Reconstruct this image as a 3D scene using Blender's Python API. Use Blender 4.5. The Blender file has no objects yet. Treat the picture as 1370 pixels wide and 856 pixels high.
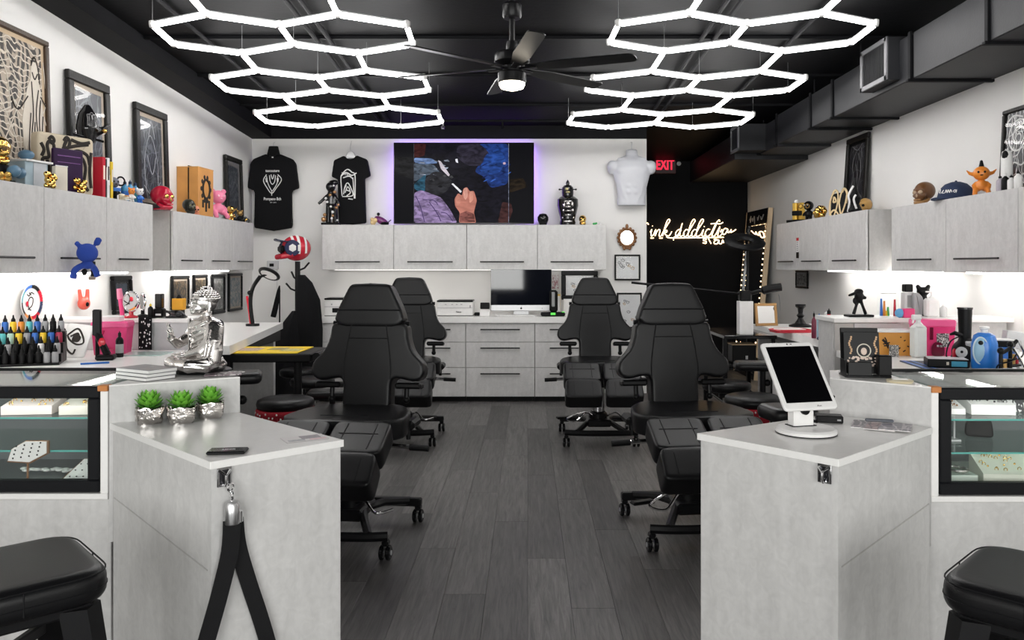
import bpy, bmesh, math, random
from mathutils import Vector, Matrix, Euler
random.seed(7)
C = bpy.context.scene.collection
PI = math.pi
F = 1080.0                      # focal length in pixels of a 1370 px wide frame
CX, CY, EYE = 706.0, 356.0, 1.45

# ------------------------------------------------------------ camera
cam_d = bpy.data.cameras.new('camera')
cam = bpy.data.objects.new('camera', cam_d); C.objects.link(cam)
cam.location = (0, 0, EYE); cam.rotation_euler = (PI/2, 0, 0)
cam_d.sensor_width = 36; cam_d.lens = 36*F/1370
cam_d.shift_x = (685-CX)/1370; cam_d.shift_y = (CY-428)/1370
cam_d.clip_start = .05; cam_d.clip_end = 60
bpy.context.scene.camera = cam
sc = bpy.context.scene
sc.view_settings.view_transform = 'Standard'; sc.view_settings.look = 'None'
sc.view_settings.gamma = 1; sc.view_settings.use_curve_mapping = False
sc.view_settings.exposure = 0.33
sc.cycles.max_bounces = 7; sc.cycles.diffuse_bounces = 4; sc.cycles.glossy_bounces = 4
sc.cycles.transparent_max_bounces = 12; sc.cycles.caustics_reflective = False; sc.cycles.caustics_refractive = False
sc.cycles.sample_clamp_indirect = 4; sc.cycles.use_denoising = True
# ------------------------------------------------------------ daylight outside the shop front
wd = bpy.data.worlds.new('daylight'); sc.world = wd; wd.use_nodes = True
wd.node_tree.nodes['Background'].inputs[0].default_value = (.95, .97, 1, 1)
wd.node_tree.nodes['Background'].inputs[1].default_value = 1.0
def area_light(name, loc, rot, sx, sy, power, col=(1, 1, 1)):
    l = bpy.data.lights.new(name, 'AREA'); l.shape = 'RECTANGLE'; l.size = sx; l.size_y = sy
    l.energy = power; l.color = col
    o = bpy.data.objects.new(name, l); C.objects.link(o); o.location = loc; o.rotation_euler = rot
    return o
area_light('window_daylight', (-1.42, -2.42, 1.75), (PI/2, 0, 0), 2.6, 1.8, 125, (1, .98, .96))
area_light('window_daylight', (1.78, -2.42, 1.75), (PI/2, 0, 0), 1.85, 1.8, 100, (1, .98, .96))
TUBE_E, STRIP_E = 17.0, 22.0

# ------------------------------------------------------------ pixel helpers (a pixel plus a real distance gives a point)
def X(px, d): return (px-CX)*d/F
def Z(py, d): return EYE-(py-CY)*d/F
def W(px, py, d): return Vector((X(px, d), d, Z(py, d)))
def DX(px, x): return x*F/(px-CX)          # distance at which a plane of constant x shows at px
def DZ(py, z): return (EYE-z)*F/(py-CY)    # distance at which height z shows at py

# ------------------------------------------------------------ materials
MATS = {}
def nt(name):
    m = bpy.data.materials.new(name); m.use_nodes = True
    t = m.node_tree; return m, t, t.nodes['Principled BSDF']
def mat(name, col, rough=.5, metal=0, var=.08, scale=30, bump=0, bscale=None, coat=0, spec=None):
    if name in MATS: return MATS[name]
    m, t, b = nt(name)
    tc = t.nodes.new('ShaderNodeTexCoord'); n = t.nodes.new('ShaderNodeTexNoise')
    n.inputs['Scale'].default_value = scale; n.inputs['Detail'].default_value = 4
    t.links.new(tc.outputs['Object'], n.inputs['Vector'])
    mx = t.nodes.new('ShaderNodeMix'); mx.data_type = 'RGBA'
    mx.inputs[6].default_value = tuple(max(0, c*(1-var)) for c in col)+(1,)
    mx.inputs[7].default_value = tuple(min(1, c*(1+var)) for c in col)+(1,)
    t.links.new(n.outputs['Fac'], mx.inputs[0]); t.links.new(mx.outputs[2], b.inputs['Base Color'])
    b.inputs['Roughness'].default_value = rough; b.inputs['Metallic'].default_value = metal
    if spec is None: spec = .22 if (max(col) < .05 and rough > .3) else .5
    b.inputs['Specular IOR Level'].default_value = spec
    if coat: b.inputs['Coat Weight'].default_value = coat; b.inputs['Coat Roughness'].default_value = .1
    if bump:
        n2 = t.nodes.new('ShaderNodeTexNoise'); n2.inputs['Scale'].default_value = bscale or scale*4; n2.inputs['Detail'].default_value = 3
        t.links.new(tc.outputs['Object'], n2.inputs['Vector'])
        bp = t.nodes.new('ShaderNodeBump'); bp.inputs['Strength'].default_value = bump; bp.inputs['Distance'].default_value = .004
        t.links.new(n2.outputs['Fac'], bp.inputs['Height']); t.links.new(bp.outputs[0], b.inputs['Normal'])
    MATS[name] = m; return m
def emit(name, col, s):
    if name in MATS: return MATS[name]
    m, t, b = nt(name); b.inputs['Base Color'].default_value = (.002, .002, .002, 1)
    b.inputs['Emission Color'].default_value = (*col, 1); b.inputs['Emission Strength'].default_value = s
    b.inputs['Roughness'].default_value = .3; b.inputs['Specular IOR Level'].default_value = .03
    MATS[name] = m; return m
def screenpic(col, seed=0, scale=9, lo=.25, hi=1.35):
    """a lit area of a moving picture on a screen, with soft folds"""
    name = 'screen picture %.3f %.3f %.3f %d' % (*col, seed)
    if name in MATS: return MATS[name]
    m, t, b = nt(name); b.inputs['Base Color'].default_value = (.002, .002, .002, 1); b.inputs['Roughness'].default_value = .3; b.inputs['Specular IOR Level'].default_value = .03
    tc = t.nodes.new('ShaderNodeTexCoord'); mp = t.nodes.new('ShaderNodeMapping'); mp.inputs['Location'].default_value = (seed*1.3, 0, seed*.7); mp.inputs['Rotation'].default_value = (0, seed*.9, 0); mp.inputs['Scale'].default_value = (1, 1, 2.2)
    n = t.nodes.new('ShaderNodeTexNoise'); n.inputs['Scale'].default_value = scale; n.inputs['Detail'].default_value = 5; n.inputs['Distortion'].default_value = 1.2
    t.links.new(tc.outputs['Object'], mp.inputs[0]); t.links.new(mp.outputs[0], n.inputs['Vector'])
    mr = t.nodes.new('ShaderNodeMapRange'); mr.inputs[1].default_value = .32; mr.inputs[2].default_value = .68; mr.inputs[3].default_value = lo; mr.inputs[4].default_value = hi; t.links.new(n.outputs['Fac'], mr.inputs[0])
    b.inputs['Emission Color'].default_value = (*col, 1); t.links.new(mr.outputs[0], b.inputs['Emission Strength'])
    MATS[name] = m; return m
def glassy(name, tint=(1, 1, 1), refl=.9, base=.025):
    if name in MATS: return MATS[name]
    m, t, b = nt(name); t.nodes.remove(b); out = t.nodes['Material Output']
    tr = t.nodes.new('ShaderNodeBsdfTransparent'); tr.inputs[0].default_value = (*tint, 1)
    gl = t.nodes.new('ShaderNodeBsdfGlossy'); gl.inputs['Roughness'].default_value = .02; gl.inputs[0].default_value = (refl, refl, refl, 1)
    lf = t.nodes.new('ShaderNodeLayerWeight'); lf.inputs[0].default_value = .5
    pw = t.nodes.new('ShaderNodeMath'); pw.operation = 'POWER'; pw.inputs[1].default_value = 4.5; t.links.new(lf.outputs['Facing'], pw.inputs[0])
    lw = t.nodes.new('ShaderNodeMath'); lw.operation = 'MULTIPLY_ADD'; lw.inputs[1].default_value = .6; lw.inputs[2].default_value = base; t.links.new(pw.outputs[0], lw.inputs[0])
    mx = t.nodes.new('ShaderNodeMixShader')
    t.links.new(lw.outputs[0], mx.inputs[0]); t.links.new(tr.outputs[0], mx.inputs[1]); t.links.new(gl.outputs[0], mx.inputs[2])
    t.links.new(mx.outputs[0], out.inputs[0]); MATS[name] = m; return m
def laminate(name, lo, hi, rough=.42, streak=1.0):
    """mottled concrete-look laminate with faint vertical streaks"""
    m, t, b = nt(name)
    tc = t.nodes.new('ShaderNodeTexCoord'); N = t.nodes.new; L = t.links.new
    mp = N('ShaderNodeMapping'); mp.inputs['Scale'].default_value = (9, 9, 2.2*streak); L(tc.outputs['Object'], mp.inputs[0])
    n1 = N('ShaderNodeTexNoise'); n1.inputs['Scale'].default_value = 2.2; n1.inputs['Detail'].default_value = 7; n1.inputs['Roughness'].default_value = .65
    L(mp.outputs[0], n1.inputs['Vector'])
    n2 = N('ShaderNodeTexNoise'); n2.inputs['Scale'].default_value = 26; n2.inputs['Detail'].default_value = 6; n2.inputs['Distortion'].default_value = 1.4
    L(tc.outputs['Object'], n2.inputs['Vector'])
    ad = N('ShaderNodeMath'); ad.operation = 'MULTIPLY_ADD'; ad.inputs[1].default_value = .45; L(n2.outputs['Fac'], ad.inputs[0])
    ml = N('ShaderNodeMath'); ml.operation = 'MULTIPLY'; ml.inputs[1].default_value = .55; L(n1.outputs['Fac'], ml.inputs[0]); L(ml.outputs[0], ad.inputs[2])
    cr = N('ShaderNodeValToRGB'); cr.color_ramp.elements[0].position = .3; cr.color_ramp.elements[1].position = .7
    cr.color_ramp.elements[0].color = (*lo, 1); cr.color_ramp.elements[1].color = (*hi, 1)
    L(ad.outputs[0], cr.inputs[0]); L(cr.outputs[0], b.inputs['Base Color']); b.inputs['Roughness'].default_value = rough
    bp = N('ShaderNodeBump'); bp.inputs['Strength'].default_value = .12; bp.inputs['Distance'].default_value = .002
    L(n2.outputs['Fac'], bp.inputs['Height']); L(bp.outputs[0], b.inputs['Normal'])
    MATS[name] = m; return m
def lineart(name, bg, ink, scale=5, width=.05, distort=.6, seed=0, mid=None, rough=.3):
    """flat printed line drawing: bands of a warped wave and cell outlines in ink on a ground"""
    m, t, b = nt(name); N = t.nodes.new; L = t.links.new
    tc = N('ShaderNodeTexCoord'); mp = N('ShaderNodeMapping'); mp.inputs['Location'].default_value = (seed*3.1, seed*1.7, seed*2.3)
    L(tc.outputs['Object'], mp.inputs[0])
    ns = N('ShaderNodeTexNoise'); ns.inputs['Scale'].default_value = scale*.7; ns.inputs['Detail'].default_value = 2; L(mp.outputs[0], ns.inputs['Vector'])
    mx = N('ShaderNodeMix'); mx.data_type = 'VECTOR'; mx.inputs[0].default_value = .12*distort
    L(mp.outputs[0], mx.inputs[4]); L(ns.outputs['Color'], mx.inputs[5])
    v = N('ShaderNodeTexVoronoi'); v.feature = 'DISTANCE_TO_EDGE'; v.inputs['Scale'].default_value = scale; L(mx.outputs[1], v.inputs['Vector'])
    w = N('ShaderNodeTexWave'); w.wave_type = 'BANDS'; w.inputs['Scale'].default_value = scale*.9; w.inputs['Distortion'].default_value = 9*distort; w.inputs['Detail'].default_value = 2
    L(mp.outputs[0], w.inputs['Vector'])
    lt = N('ShaderNodeMath'); lt.operation = 'LESS_THAN'; lt.inputs[1].default_value = width; L(v.outputs['Distance'], lt.inputs[0])
    l2 = N('ShaderNodeMath'); l2.operation = 'LESS_THAN'; l2.inputs[1].default_value = width*2.2; L(w.outputs['Fac'], l2.inputs[0])
    mxm = N('ShaderNodeMath'); mxm.operation = 'MAXIMUM'; L(lt.outputs[0], mxm.inputs[0]); L(l2.outputs[0], mxm.inputs[1])
    g = N('ShaderNodeMix'); g.data_type = 'RGBA'; g.inputs[6].default_value = (*bg, 1); g.inputs[7].default_value = (*(mid or bg), 1); L(ns.outputs['Fac'], g.inputs[0])
    c = N('ShaderNodeMix'); c.data_type = 'RGBA'; L(mxm.outputs[0], c.inputs[0]); L(g.outputs[2], c.inputs[6]); c.inputs[7].default_value = (*ink, 1)
    L(c.outputs[2], b.inputs['Base Color']); b.inputs['Roughness'].default_value = rough
    MATS[name] = m; return m

def etching(name, bg, dark, pale):
    """dense engraving: sharp swirling bands of dark and pale strokes on a toned ground"""
    m, t, b = nt(name); N = t.nodes.new; L = t.links.new
    tc = N('ShaderNodeTexCoord'); w1 = N('ShaderNodeTexWave'); w1.inputs['Scale'].default_value = 3.8; w1.inputs['Distortion'].default_value = 16; w1.inputs['Detail'].default_value = 2.5; w1.inputs['Detail Scale'].default_value = 1.4
    w2 = N('ShaderNodeTexWave'); w2.bands_direction = 'Z'; w2.inputs['Scale'].default_value = 7.5; w2.inputs['Distortion'].default_value = 12; w2.inputs['Detail'].default_value = 2
    L(tc.outputs['Object'], w1.inputs['Vector']); L(tc.outputs['Object'], w2.inputs['Vector'])
    r1 = N('ShaderNodeValToRGB'); e = r1.color_ramp.elements; e[0].position = .40; e[0].color = (*dark, 1); e[1].position = .56; e[1].color = (*bg, 1); L(w1.outputs['Fac'], r1.inputs[0])
    r2 = N('ShaderNodeValToRGB'); e = r2.color_ramp.elements; e[0].position = .88; e[0].color = (0, 0, 0, 1); e[1].position = .94; e[1].color = (1, 1, 1, 1); L(w2.outputs['Fac'], r2.inputs[0])
    mx = N('ShaderNodeMix'); mx.data_type = 'RGBA'; L(r2.outputs[0], mx.inputs[0]); L(r1.outputs[0], mx.inputs[6]); mx.inputs[7].default_value = (*pale, 1)
    L(mx.outputs[2], b.inputs['Base Color']); b.inputs['Roughness'].default_value = .6; MATS[name] = m; return m

LAM = laminate('grey concrete laminate', (.52, .513, .507), (.68, .672, .664))
LAMD = laminate('grey laminate edge', (.40, .39, .38), (.5, .49, .48))
TOP = mat('white worktop', (.86, .85, .835), .28, var=.04, scale=60)
PODTOP = laminate('pale mottled pod top', (.84, .825, .81), (.90, .885, .87), .22)
WHITE = mat('white paint', (.82, .808, .79), .75, var=.02, scale=4, bump=.05, bscale=220)
BLACKP = mat('black paint', (.0055, .0056, .0068), .65, spec=.12, var=.2, scale=5, bump=.15, bscale=60)
CEILP = mat('black ceiling paint', (.0042, .0043, .0052), .6, spec=.09, var=.3, scale=3, bump=.3, bscale=25)
DUCT = mat('grey black painted sheet metal', (.017, .0175, .02), .5, .0, var=.2, scale=9, bump=.15, bscale=70)
LEATHER = mat('black leather', (.0050, .0050, .0058), .34, spec=.27, var=.12, scale=40, bump=.12, bscale=420)
SEAM = mat('black stitching', (.006, .006, .007), .6)
BLK = mat('black satin plastic', (.005, .005, .0055), .4, spec=.16)
BLKM = mat('black coated steel', (.006, .006, .0068), .34, .0)
BLKG = mat('gloss black', (.006, .006, .007), .12)
BLKF = mat('black cloth', (.005, .005, .006), .9, var=.3, scale=60, bump=.25, bscale=300)
CHROME = mat('chrome', (.78, .78, .79), .09, 1, var=.03)
STEEL = mat('brushed steel', (.55, .55, .56), .3, 1)
SILVER = mat('antique silver', (.74, .71, .69), .26, 1, var=.10, scale=30)
GOLD = mat('gold', (.80, .50, .14), .2, 1, var=.1)
BRASS = mat('old brass', (.45, .28, .10), .35, .8)
WPL = mat('white plastic', (.80, .79, .78), .3)
CREAM = mat('cream card', (.74, .68, .58), .7)
WHP = mat('white paper', (.80, .79, .78), .8)
PINK = mat('pink plastic', (.72, .05, .20), .3)
PINKL = mat('light pink vinyl', (.80, .22, .36), .35)
RED = mat('red gloss', (.52, .02, .04), .2)
REDC = mat('red bandana cloth', (.40, .01, .025), .8, bump=.2)
ORANGE = mat('orange vinyl', (.75, .24, .03), .3)
WOODO = mat('orange wood', (.58, .27, .07), .5, var=.2, scale=8)
BROWN = mat('brown resin', (.15, .065, .025), .3, var=.3)
WALNUT = mat('walnut', (.20, .10, .045), .45, var=.3, scale=25)
BLUE = mat('blue plastic', (.02, .14, .52), .3)
NAVY = mat('navy cloth', (.012, .025, .07), .8)
BLUEPL = mat('royal blue plush', (.015, .05, .30), .9, bump=.3)
YEL = mat('yellow vinyl', (.85, .60, .01), .5)
PURP = mat('dark purple cover', (.028, .008, .045), .5)
GREYB = mat('blue grey card', (.38, .48, .54), .6)
GREY = mat('mid grey plastic', (.33, .33, .34), .45)
GREYL = mat('light grey plastic', (.56, .56, .57), .45)
TEAL = mat('teal vinyl', (.05, .35, .40), .4)
GREEN = mat('green plastic', (.04, .42, .10), .4)
TORSO = mat('pale grey moulded plastic', (.60, .61, .65), .4, var=.02)
GLASS = glassy('clear glass', (.985, .995, .99))
GLASSG = glassy('green tinted glass', (.90, .96, .935))
PGLASS = glassy('picture glass', (.98, .98, .98), .35, .006)
GEDGE = mat('teal glass edge', (.10, .42, .38), .15)
MIRROR = mat('mirror', (.85, .86, .87), .03, 1, var=0)
WARM = emit('warm bulb', (1, .72, .40), 5)
NEON = emit('warm neon', (1, .66, .36), 4.5)
TUBE = emit('white led tube', (1, .985, .97), TUBE_E)
STRIP = emit('white led strip', (1, .97, .93), STRIP_E)

# ------------------------------------------------------------ mesh builder
def T(x=0, y=0, z=0): return Matrix.Translation((x, y, z))
def R(a, ax='Z'): return Matrix.Rotation(a, 4, ax)
class MB:
    def __init__(s, M=None): s.v = []; s.f = []; s.M = M or Matrix()
    def add(s, vs, fs):
        o = len(s.v); s.v += [s.M @ Vector(p) for p in vs]; s.f += [[i+o for i in q] for q in fs]; return s
    def box(s, c, d, bev=0, rz=0, rx=0, ry=0):
        hx, hy, hz = d[0]/2, d[1]/2, d[2]/2; rm = Matrix.Translation(c)
        if rz or rx or ry: rm = rm @ Euler((rx, ry, rz)).to_matrix().to_4x4()
        b = min(bev, hx*.9, hy*.9, hz*.9)
        if b <= 0:
            vs = [(x, y, z) for x in (-hx, hx) for y in (-hy, hy) for z in (-hz, hz)]
            fs = [(0, 1, 3, 2), (4, 6, 7, 5), (0, 4, 5, 1), (2, 3, 7, 6), (0, 2, 6, 4), (1, 5, 7, 3)]
        else:
            vs = []; ix = {}
            for sx in (-1, 1):
                for sy in (-1, 1):
                    for sz in (-1, 1):
                        for a in range(3):
                            p = [sx*(hx-b), sy*(hy-b), sz*(hz-b)]; p[a] = (sx*hx, sy*hy, sz*hz)[a]
                            ix[sx, sy, sz, a] = len(vs); vs.append(p)
            fs = []
            for a in range(3):
                u, w = (a+1) % 3, (a+2) % 3
                for sg in (-1, 1):
                    q = []
                    for su, sw in ((-1, -1), (1, -1), (1, 1), (-1, 1)):
                        k = [0, 0, 0]; k[a] = sg; k[u] = su; k[w] = sw; q.append(ix[k[0], k[1], k[2], a])
                    fs.append(q if sg > 0 else q[::-1])
                for su in (-1, 1):
                    for sw in (-1, 1):
                        k0 = [0]*3; k1 = [0]*3; k0[a] = -1; k1[a] = 1
                        for k in (k0, k1): k[u] = su; k[w] = sw
                        q = [ix[(*k0, u)], ix[(*k1, u)], ix[(*k1, w)], ix[(*k0, w)]]
                        fs.append(q if su*sw > 0 else q[::-1])
            for sx in (-1, 1):
                for sy in (-1, 1):
                    for sz in (-1, 1):
                        q = [ix[sx, sy, sz, 0], ix[sx, sy, sz, 1], ix[sx, sy, sz, 2]]
                        fs.append(q if sx*sy*sz > 0 else q[::-1])
        return s.add([rm @ Vector(p) for p in vs], fs)
    def prism(s, poly, z0, z1):
        n = len(poly)
        a = sum(poly[i][0]*poly[(i+1) % n][1]-poly[(i+1) % n][0]*poly[i][1] for i in range(n))
        if a < 0: poly = poly[::-1]
        vs = [(p[0], p[1], z0) for p in poly]+[(p[0], p[1], z1) for p in poly]
        return s.add(vs, [list(range(n))[::-1], list(range(n, 2*n))]+[[i, (i+1) % n, n+(i+1) % n, n+i] for i in range(n)])
    def pad(s, poly, t, r=.02, n=3, bulge=0):
        """a polygon in the xz plane made into a cushion of thickness t along y (front at -t/2) with edges rounded by r"""
        k = len(poly)
        a = sum(poly[i][0]*poly[(i+1) % k][1]-poly[(i+1) % k][0]*poly[i][1] for i in range(k))
        if a < 0: poly = poly[::-1]
        nr = []
        for i in range(k):
            p, q, w = Vector(poly[i-1]), Vector(poly[i]), Vector(poly[(i+1) % k])
            d1, d2 = (q-p), (w-q)
            d1 = d1.normalized() if d1.length > 1e-9 else d2.normalized()
            d2 = d2.normalized() if d2.length > 1e-9 else d1
            m = Vector((-d1.y-d2.y, d1.x+d2.x)); m = m.normalized() if m.length > 1e-6 else Vector((-d1.y, d1.x))
            nr.append(m/max(.6, m.dot(Vector((-d1.y, d1.x)))))
        r = min(r, t/2); lay = []
        for j in range(n+1):
            an = PI/2*j/n; lay.append((r*(1-math.sin(an)), -t/2+r*(1-math.cos(an))))
        lay = [(r+min(.02, t*.2), -t/2)]+lay
        lay += [(i, -y) for i, y in reversed(lay)]
        vs = []; 
        for ins, y in lay: vs += [(poly[i][0]+nr[i].x*ins, y, poly[i][1]+nr[i].y*ins) for i in range(k)]
        fs = []
        for l in range(len(lay)-1):
            for i in range(k):
                fs.append([l*k+i, l*k+(i+1) % k, (l+1)*k+(i+1) % k, (l+1)*k+i])
        L = (len(lay)-1)*k
        fs += [list(range(k))[::-1], list(range(L, L+k))]
        if not bulge: fs[-2], fs[-1] = list(range(k)), list(range(L, L+k))[::-1]; fs[-2] = fs[-2]
        return s.add(vs, [list(q) for q in fs])
    def lathe(s, prof, n=20, c=(0, 0, 0), rot=None):
        mm = Matrix.Translation(c) @ (rot or Matrix()); vs = []; fs = []
        for r, z in prof: vs += [mm @ Vector((r*math.cos(2*PI*i/n), r*math.sin(2*PI*i/n), z)) for i in range(n)]
        for l in range(len(prof)-1):
            for i in range(n): fs.append([l*n+i, l*n+(i+1) % n, (l+1)*n+(i+1) % n, (l+1)*n+i])
        if prof[0][0] > 1e-6: fs.append(list(range(n))[::-1])
        if prof[-1][0] > 1e-6: fs.append(list(range((len(prof)-1)*n, len(prof)*n)))
        return s.add(vs, fs)
    def cyl(s, c, r, h, n=16, r2=None, rot=None): return s.lathe([(r, 0), (r if r2 is None else r2, h)], n, c, rot)
    def rod(s, a, b, r, n=8, r2=None):
        a, b = Vector(a), Vector(b); d = b-a
        q = d.to_track_quat('Z', 'Y').to_matrix().to_4x4()
        return s.lathe([(r, 0), (r if r2 is None else r2, d.length)], n, a, q)
    def tube(s, pts, r, n=8, closed=False):
        pts = [Vector(p) for p in pts]; k = len(pts); rs = r if isinstance(r, (list, tuple)) else [r]*k
        vs = []; fs = []; up = None
        for i, p in enumerate(pts):
            d = (pts[(i+1) % k]-pts[i-1]) if closed else (pts[min(i+1, k-1)]-pts[max(i-1, 0)])
            d = d.normalized() if d.length > 1e-9 else Vector((0, 0, 1))
            if up is None: up = d.orthogonal().normalized()
            up = (up-d*up.dot(d)); up = up.normalized() if up.length > 1e-6 else d.orthogonal().normalized()
            w = d.cross(up)
            vs += [p+(up*math.cos(2*PI*j/n)+w*math.sin(2*PI*j/n))*rs[i] for j in range(n)]
        for i in range(k if closed else k-1):
            for j in range(n): fs.append([i*n+j, i*n+(j+1) % n, ((i+1) % k)*n+(j+1) % n, ((i+1) % k)*n+j])
        if not closed: fs += [list(range(n))[::-1], list(range((k-1)*n, k*n))]
        return s.add(vs, fs)
    def ball(s, c, r, nu=14, nv=9, rot=None):
        r = (r, r, r) if not isinstance(r, (list, tuple)) else r; mm = Matrix.Translation(c) @ (rot or Matrix())
        vs = [mm @ Vector((0, 0, -r[2]))]
        for j in range(1, nv):
            a = -PI/2+PI*j/nv
            vs += [mm @ Vector((r[0]*math.cos(a)*math.cos(2*PI*i/nu), r[1]*math.cos(a)*math.sin(2*PI*i/nu), r[2]*math.sin(a))) for i in range(nu)]
        vs.append(mm @ Vector((0, 0, r[2]))); e = len(vs)-1
        fs = [[0, 1+(i+1) % nu, 1+i] for i in range(nu)]
        for j in range(nv-2):
            for i in range(nu): fs.append([1+j*nu+i, 1+j*nu+(i+1) % nu, 1+(j+1)*nu+(i+1) % nu, 1+(j+1)*nu+i])
        b = 1+(nv-2)*nu; fs += [[b+i, b+(i+1) % nu, e] for i in range(nu)]
        return s.add(vs, fs)
    def ring(s, c, R0, r, n=28, m=8, rot=None, sx=1, sz=1):
        mm = Matrix.Translation(c) @ (rot or Matrix())
        return s.tube([mm @ Vector((R0*sx*math.cos(2*PI*i/n), 0, R0*sz*math.sin(2*PI*i/n))) for i in range(n)], r, m, True)
    def mesh(s, name, smooth=35):
        me = bpy.data.meshes.new(name); me.from_pydata([tuple(v) for v in s.v], [], s.f); me.validate()
        bm = bmesh.new(); bm.from_mesh(me); bmesh.ops.recalc_face_normals(bm, faces=bm.faces); bm.to_mesh(me); bm.free()
        if smooth:
            me.polygons.foreach_set('use_smooth', [True]*len(me.polygons)); me.set_sharp_from_angle(angle=math.radians(smooth))
        return me
    def obj(s, name, m, parent=None, smooth=35):
        me = s.mesh(name, smooth); me.materials.append(m)
        o = bpy.data.objects.new(name, me); C.objects.link(o)
        if parent is not None: o.parent = parent
        return o
    def fuse(s, name, m, parent=None, voxel=.006, it=4, post=None):
        """melt the overlapping pieces into one continuous surface"""
        o = s.obj(name, m, parent, 0)
        md = o.modifiers.new('r', 'REMESH'); md.mode = 'VOXEL'; md.voxel_size = voxel; md.use_smooth_shade = True
        if it: sm = o.modifiers.new('s', 'SMOOTH'); sm.iterations = it; sm.factor = .5
        dg = bpy.context.evaluated_depsgraph_get(); me = bpy.data.meshes.new_from_object(o.evaluated_get(dg))
        o.modifiers.clear(); old = o.data; o.data = me; me.name = name
        if not me.materials: me.materials.append(m)
        bpy.data.meshes.remove(old)
        if post: me.transform(post)
        return o
    def soft(s, name, m, parent, M, poly, t, r=.03, voxel=.010, it=7):
        s.pad(poly, t, .004, 1); return s.fuse(name, m, parent, voxel, it, M)

def tag(o, label=None, cat=None, group=None, kind=None):
    if label: o['label'] = label
    if cat: o['category'] = cat
    if group: o['group'] = group
    if kind: o['kind'] = kind
    return o
def thing(name, label, cat, loc=(0, 0, 0), rz=0, group=None, rx=0, ry=0):
    o = bpy.data.objects.new(name, None); C.objects.link(o); o.empty_display_size = .05
    o.location = loc; o.rotation_euler = (rx, ry, rz); return tag(o, label, cat, group)
def single(mb, name, m, label, cat, loc=(0, 0, 0), rz=0, group=None, smooth=35):
    o = mb.obj(name, m, None, smooth); o.location = loc; o.rotation_euler = (0, 0, rz); return tag(o, label, cat, group)
def struct(mb, name, m, smooth=0):
    o = mb.obj(name, m, None, smooth); o['kind'] = 'structure'; return o
KIDS = {}
def dup(o, loc=None, rz=None, label=None, parent=None):
    c = o.copy(); C.objects.link(c)
    if parent is not None: c.parent = parent
    if loc is not None: c.location = loc
    if rz is not None: c.rotation_euler = (o.rotation_euler[0], o.rotation_euler[1], rz)
    if label: c['label'] = label
    for k in [k for k in bpy.data.objects if k.parent == o]: dup(k, parent=c)
    return c
def rounded(poly, r, n=4):
    """fillet the corners of a closed 2D polygon; a corner may give its own radius as a third number"""
    out = []; k = len(poly)
    for i in range(k):
        p, q, w = Vector(poly[i-1][:2]), Vector(poly[i][:2]), Vector(poly[(i+1) % k][:2])
        rr = poly[i][2] if len(poly[i]) > 2 else r
        d1, d2 = p-q, w-q; e = min(rr, d1.length*.49, d2.length*.49)
        a, b = q+d1.normalized()*e, q+d2.normalized()*e
        for j in range(n+1):
            t = j/n; v = a*(1-t)**2+q*2*t*(1-t)+b*t*t; out.append((v.x, v.y))
    return out
def spline(pts, n=6, closed=False):
    P = [Vector(p) for p in pts]; k = len(P); out = []
    for i in range(k if closed else k-1):
        p0, p1, p2, p3 = (P[i-1] if (i or closed) else P[0]), P[i], P[(i+1) % k], (P[(i+2) % k] if (closed or i+2 < k) else P[-1])
        for j in range(n):
            t = j/n
            out.append(.5*((2*p1)+(p2-p0)*t+(2*p0-5*p1+4*p2-p3)*t*t+(3*p1-p0-3*p2+p3)*t**3))
    if not closed: out.append(P[-1])
    return out
def circle(r, n=20, cx=0, cy=0, ry=None): return [(cx+r*math.cos(2*PI*i/n), cy+(ry or r)*math.sin(2*PI*i/n)) for i in range(n)]
def text(s, name, m, size, parent=None, loc=(0, 0, 0), rot=(PI/2, 0, 0), ext=.0008, align='CENTER', sx=1, bold=0):
    cu = bpy.data.curves.new(name, 'FONT'); cu.body = s; cu.size = size; cu.extrude = ext; cu.align_x = align; cu.align_y = 'CENTER'; cu.offset = bold
    cu.resolution_u = 3
    o = bpy.data.objects.new(name, cu); C.objects.link(o)
    dg = bpy.context.evaluated_depsgraph_get(); me = bpy.data.meshes.new_from_object(o.evaluated_get(dg))
    bpy.data.objects.remove(o); bpy.data.curves.remove(cu)
    me.materials.clear(); me.materials.append(m); me.name = name
    o = bpy.data.objects.new(name, me); C.objects.link(o); o.location = loc; o.rotation_euler = rot; o.scale = (sx, 1, 1)
    if parent is not None: o.parent = parent
    return o
def rect(x0, x1, y0, y1): return [(x0, y0), (x1, y0), (x1, y1), (x0, y1)]
# ============================================================ the room
XL, XR, YB, YH, YF = -3.14, 3.12, 9.2, 11.45, -2.3
XE = X(865, YB)                                   # right end of the white back wall
def zc(y): return 3.05+.05*(9.2-y)                # the roof falls towards the back
m, t, b = nt('dark oak planks'); FLOORM = m
N = t.nodes.new; L = t.links.new
tc = N('ShaderNodeTexCoord'); oi = N('ShaderNodeObjectInfo')
ad = N('ShaderNodeVectorMath'); ad.operation = 'MULTIPLY_ADD'; L(oi.outputs['Random'], ad.inputs[0]); ad.inputs[1].default_value = (37, 53, 11); L(tc.outputs['Object'], ad.inputs[2])
mp = N('ShaderNodeMapping'); mp.inputs['Scale'].default_value = (26, 1.6, 1); L(ad.outputs[0], mp.inputs[0])
n1 = N('ShaderNodeTexNoise'); n1.inputs['Scale'].default_value = 2.2; n1.inputs['Detail'].default_value = 8; n1.inputs['Roughness'].default_value = .68; n1.inputs['Distortion'].default_value = .8; L(mp.outputs[0], n1.inputs['Vector'])
cr = N('ShaderNodeValToRGB'); cr.color_ramp.elements[0].position = .3; cr.color_ramp.elements[1].position = .72
cr.color_ramp.elements[0].color = (.042, .0405, .040, 1); cr.color_ramp.elements[1].color = (.155, .147, .143, 1); L(n1.outputs['Fac'], cr.inputs[0])
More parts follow.
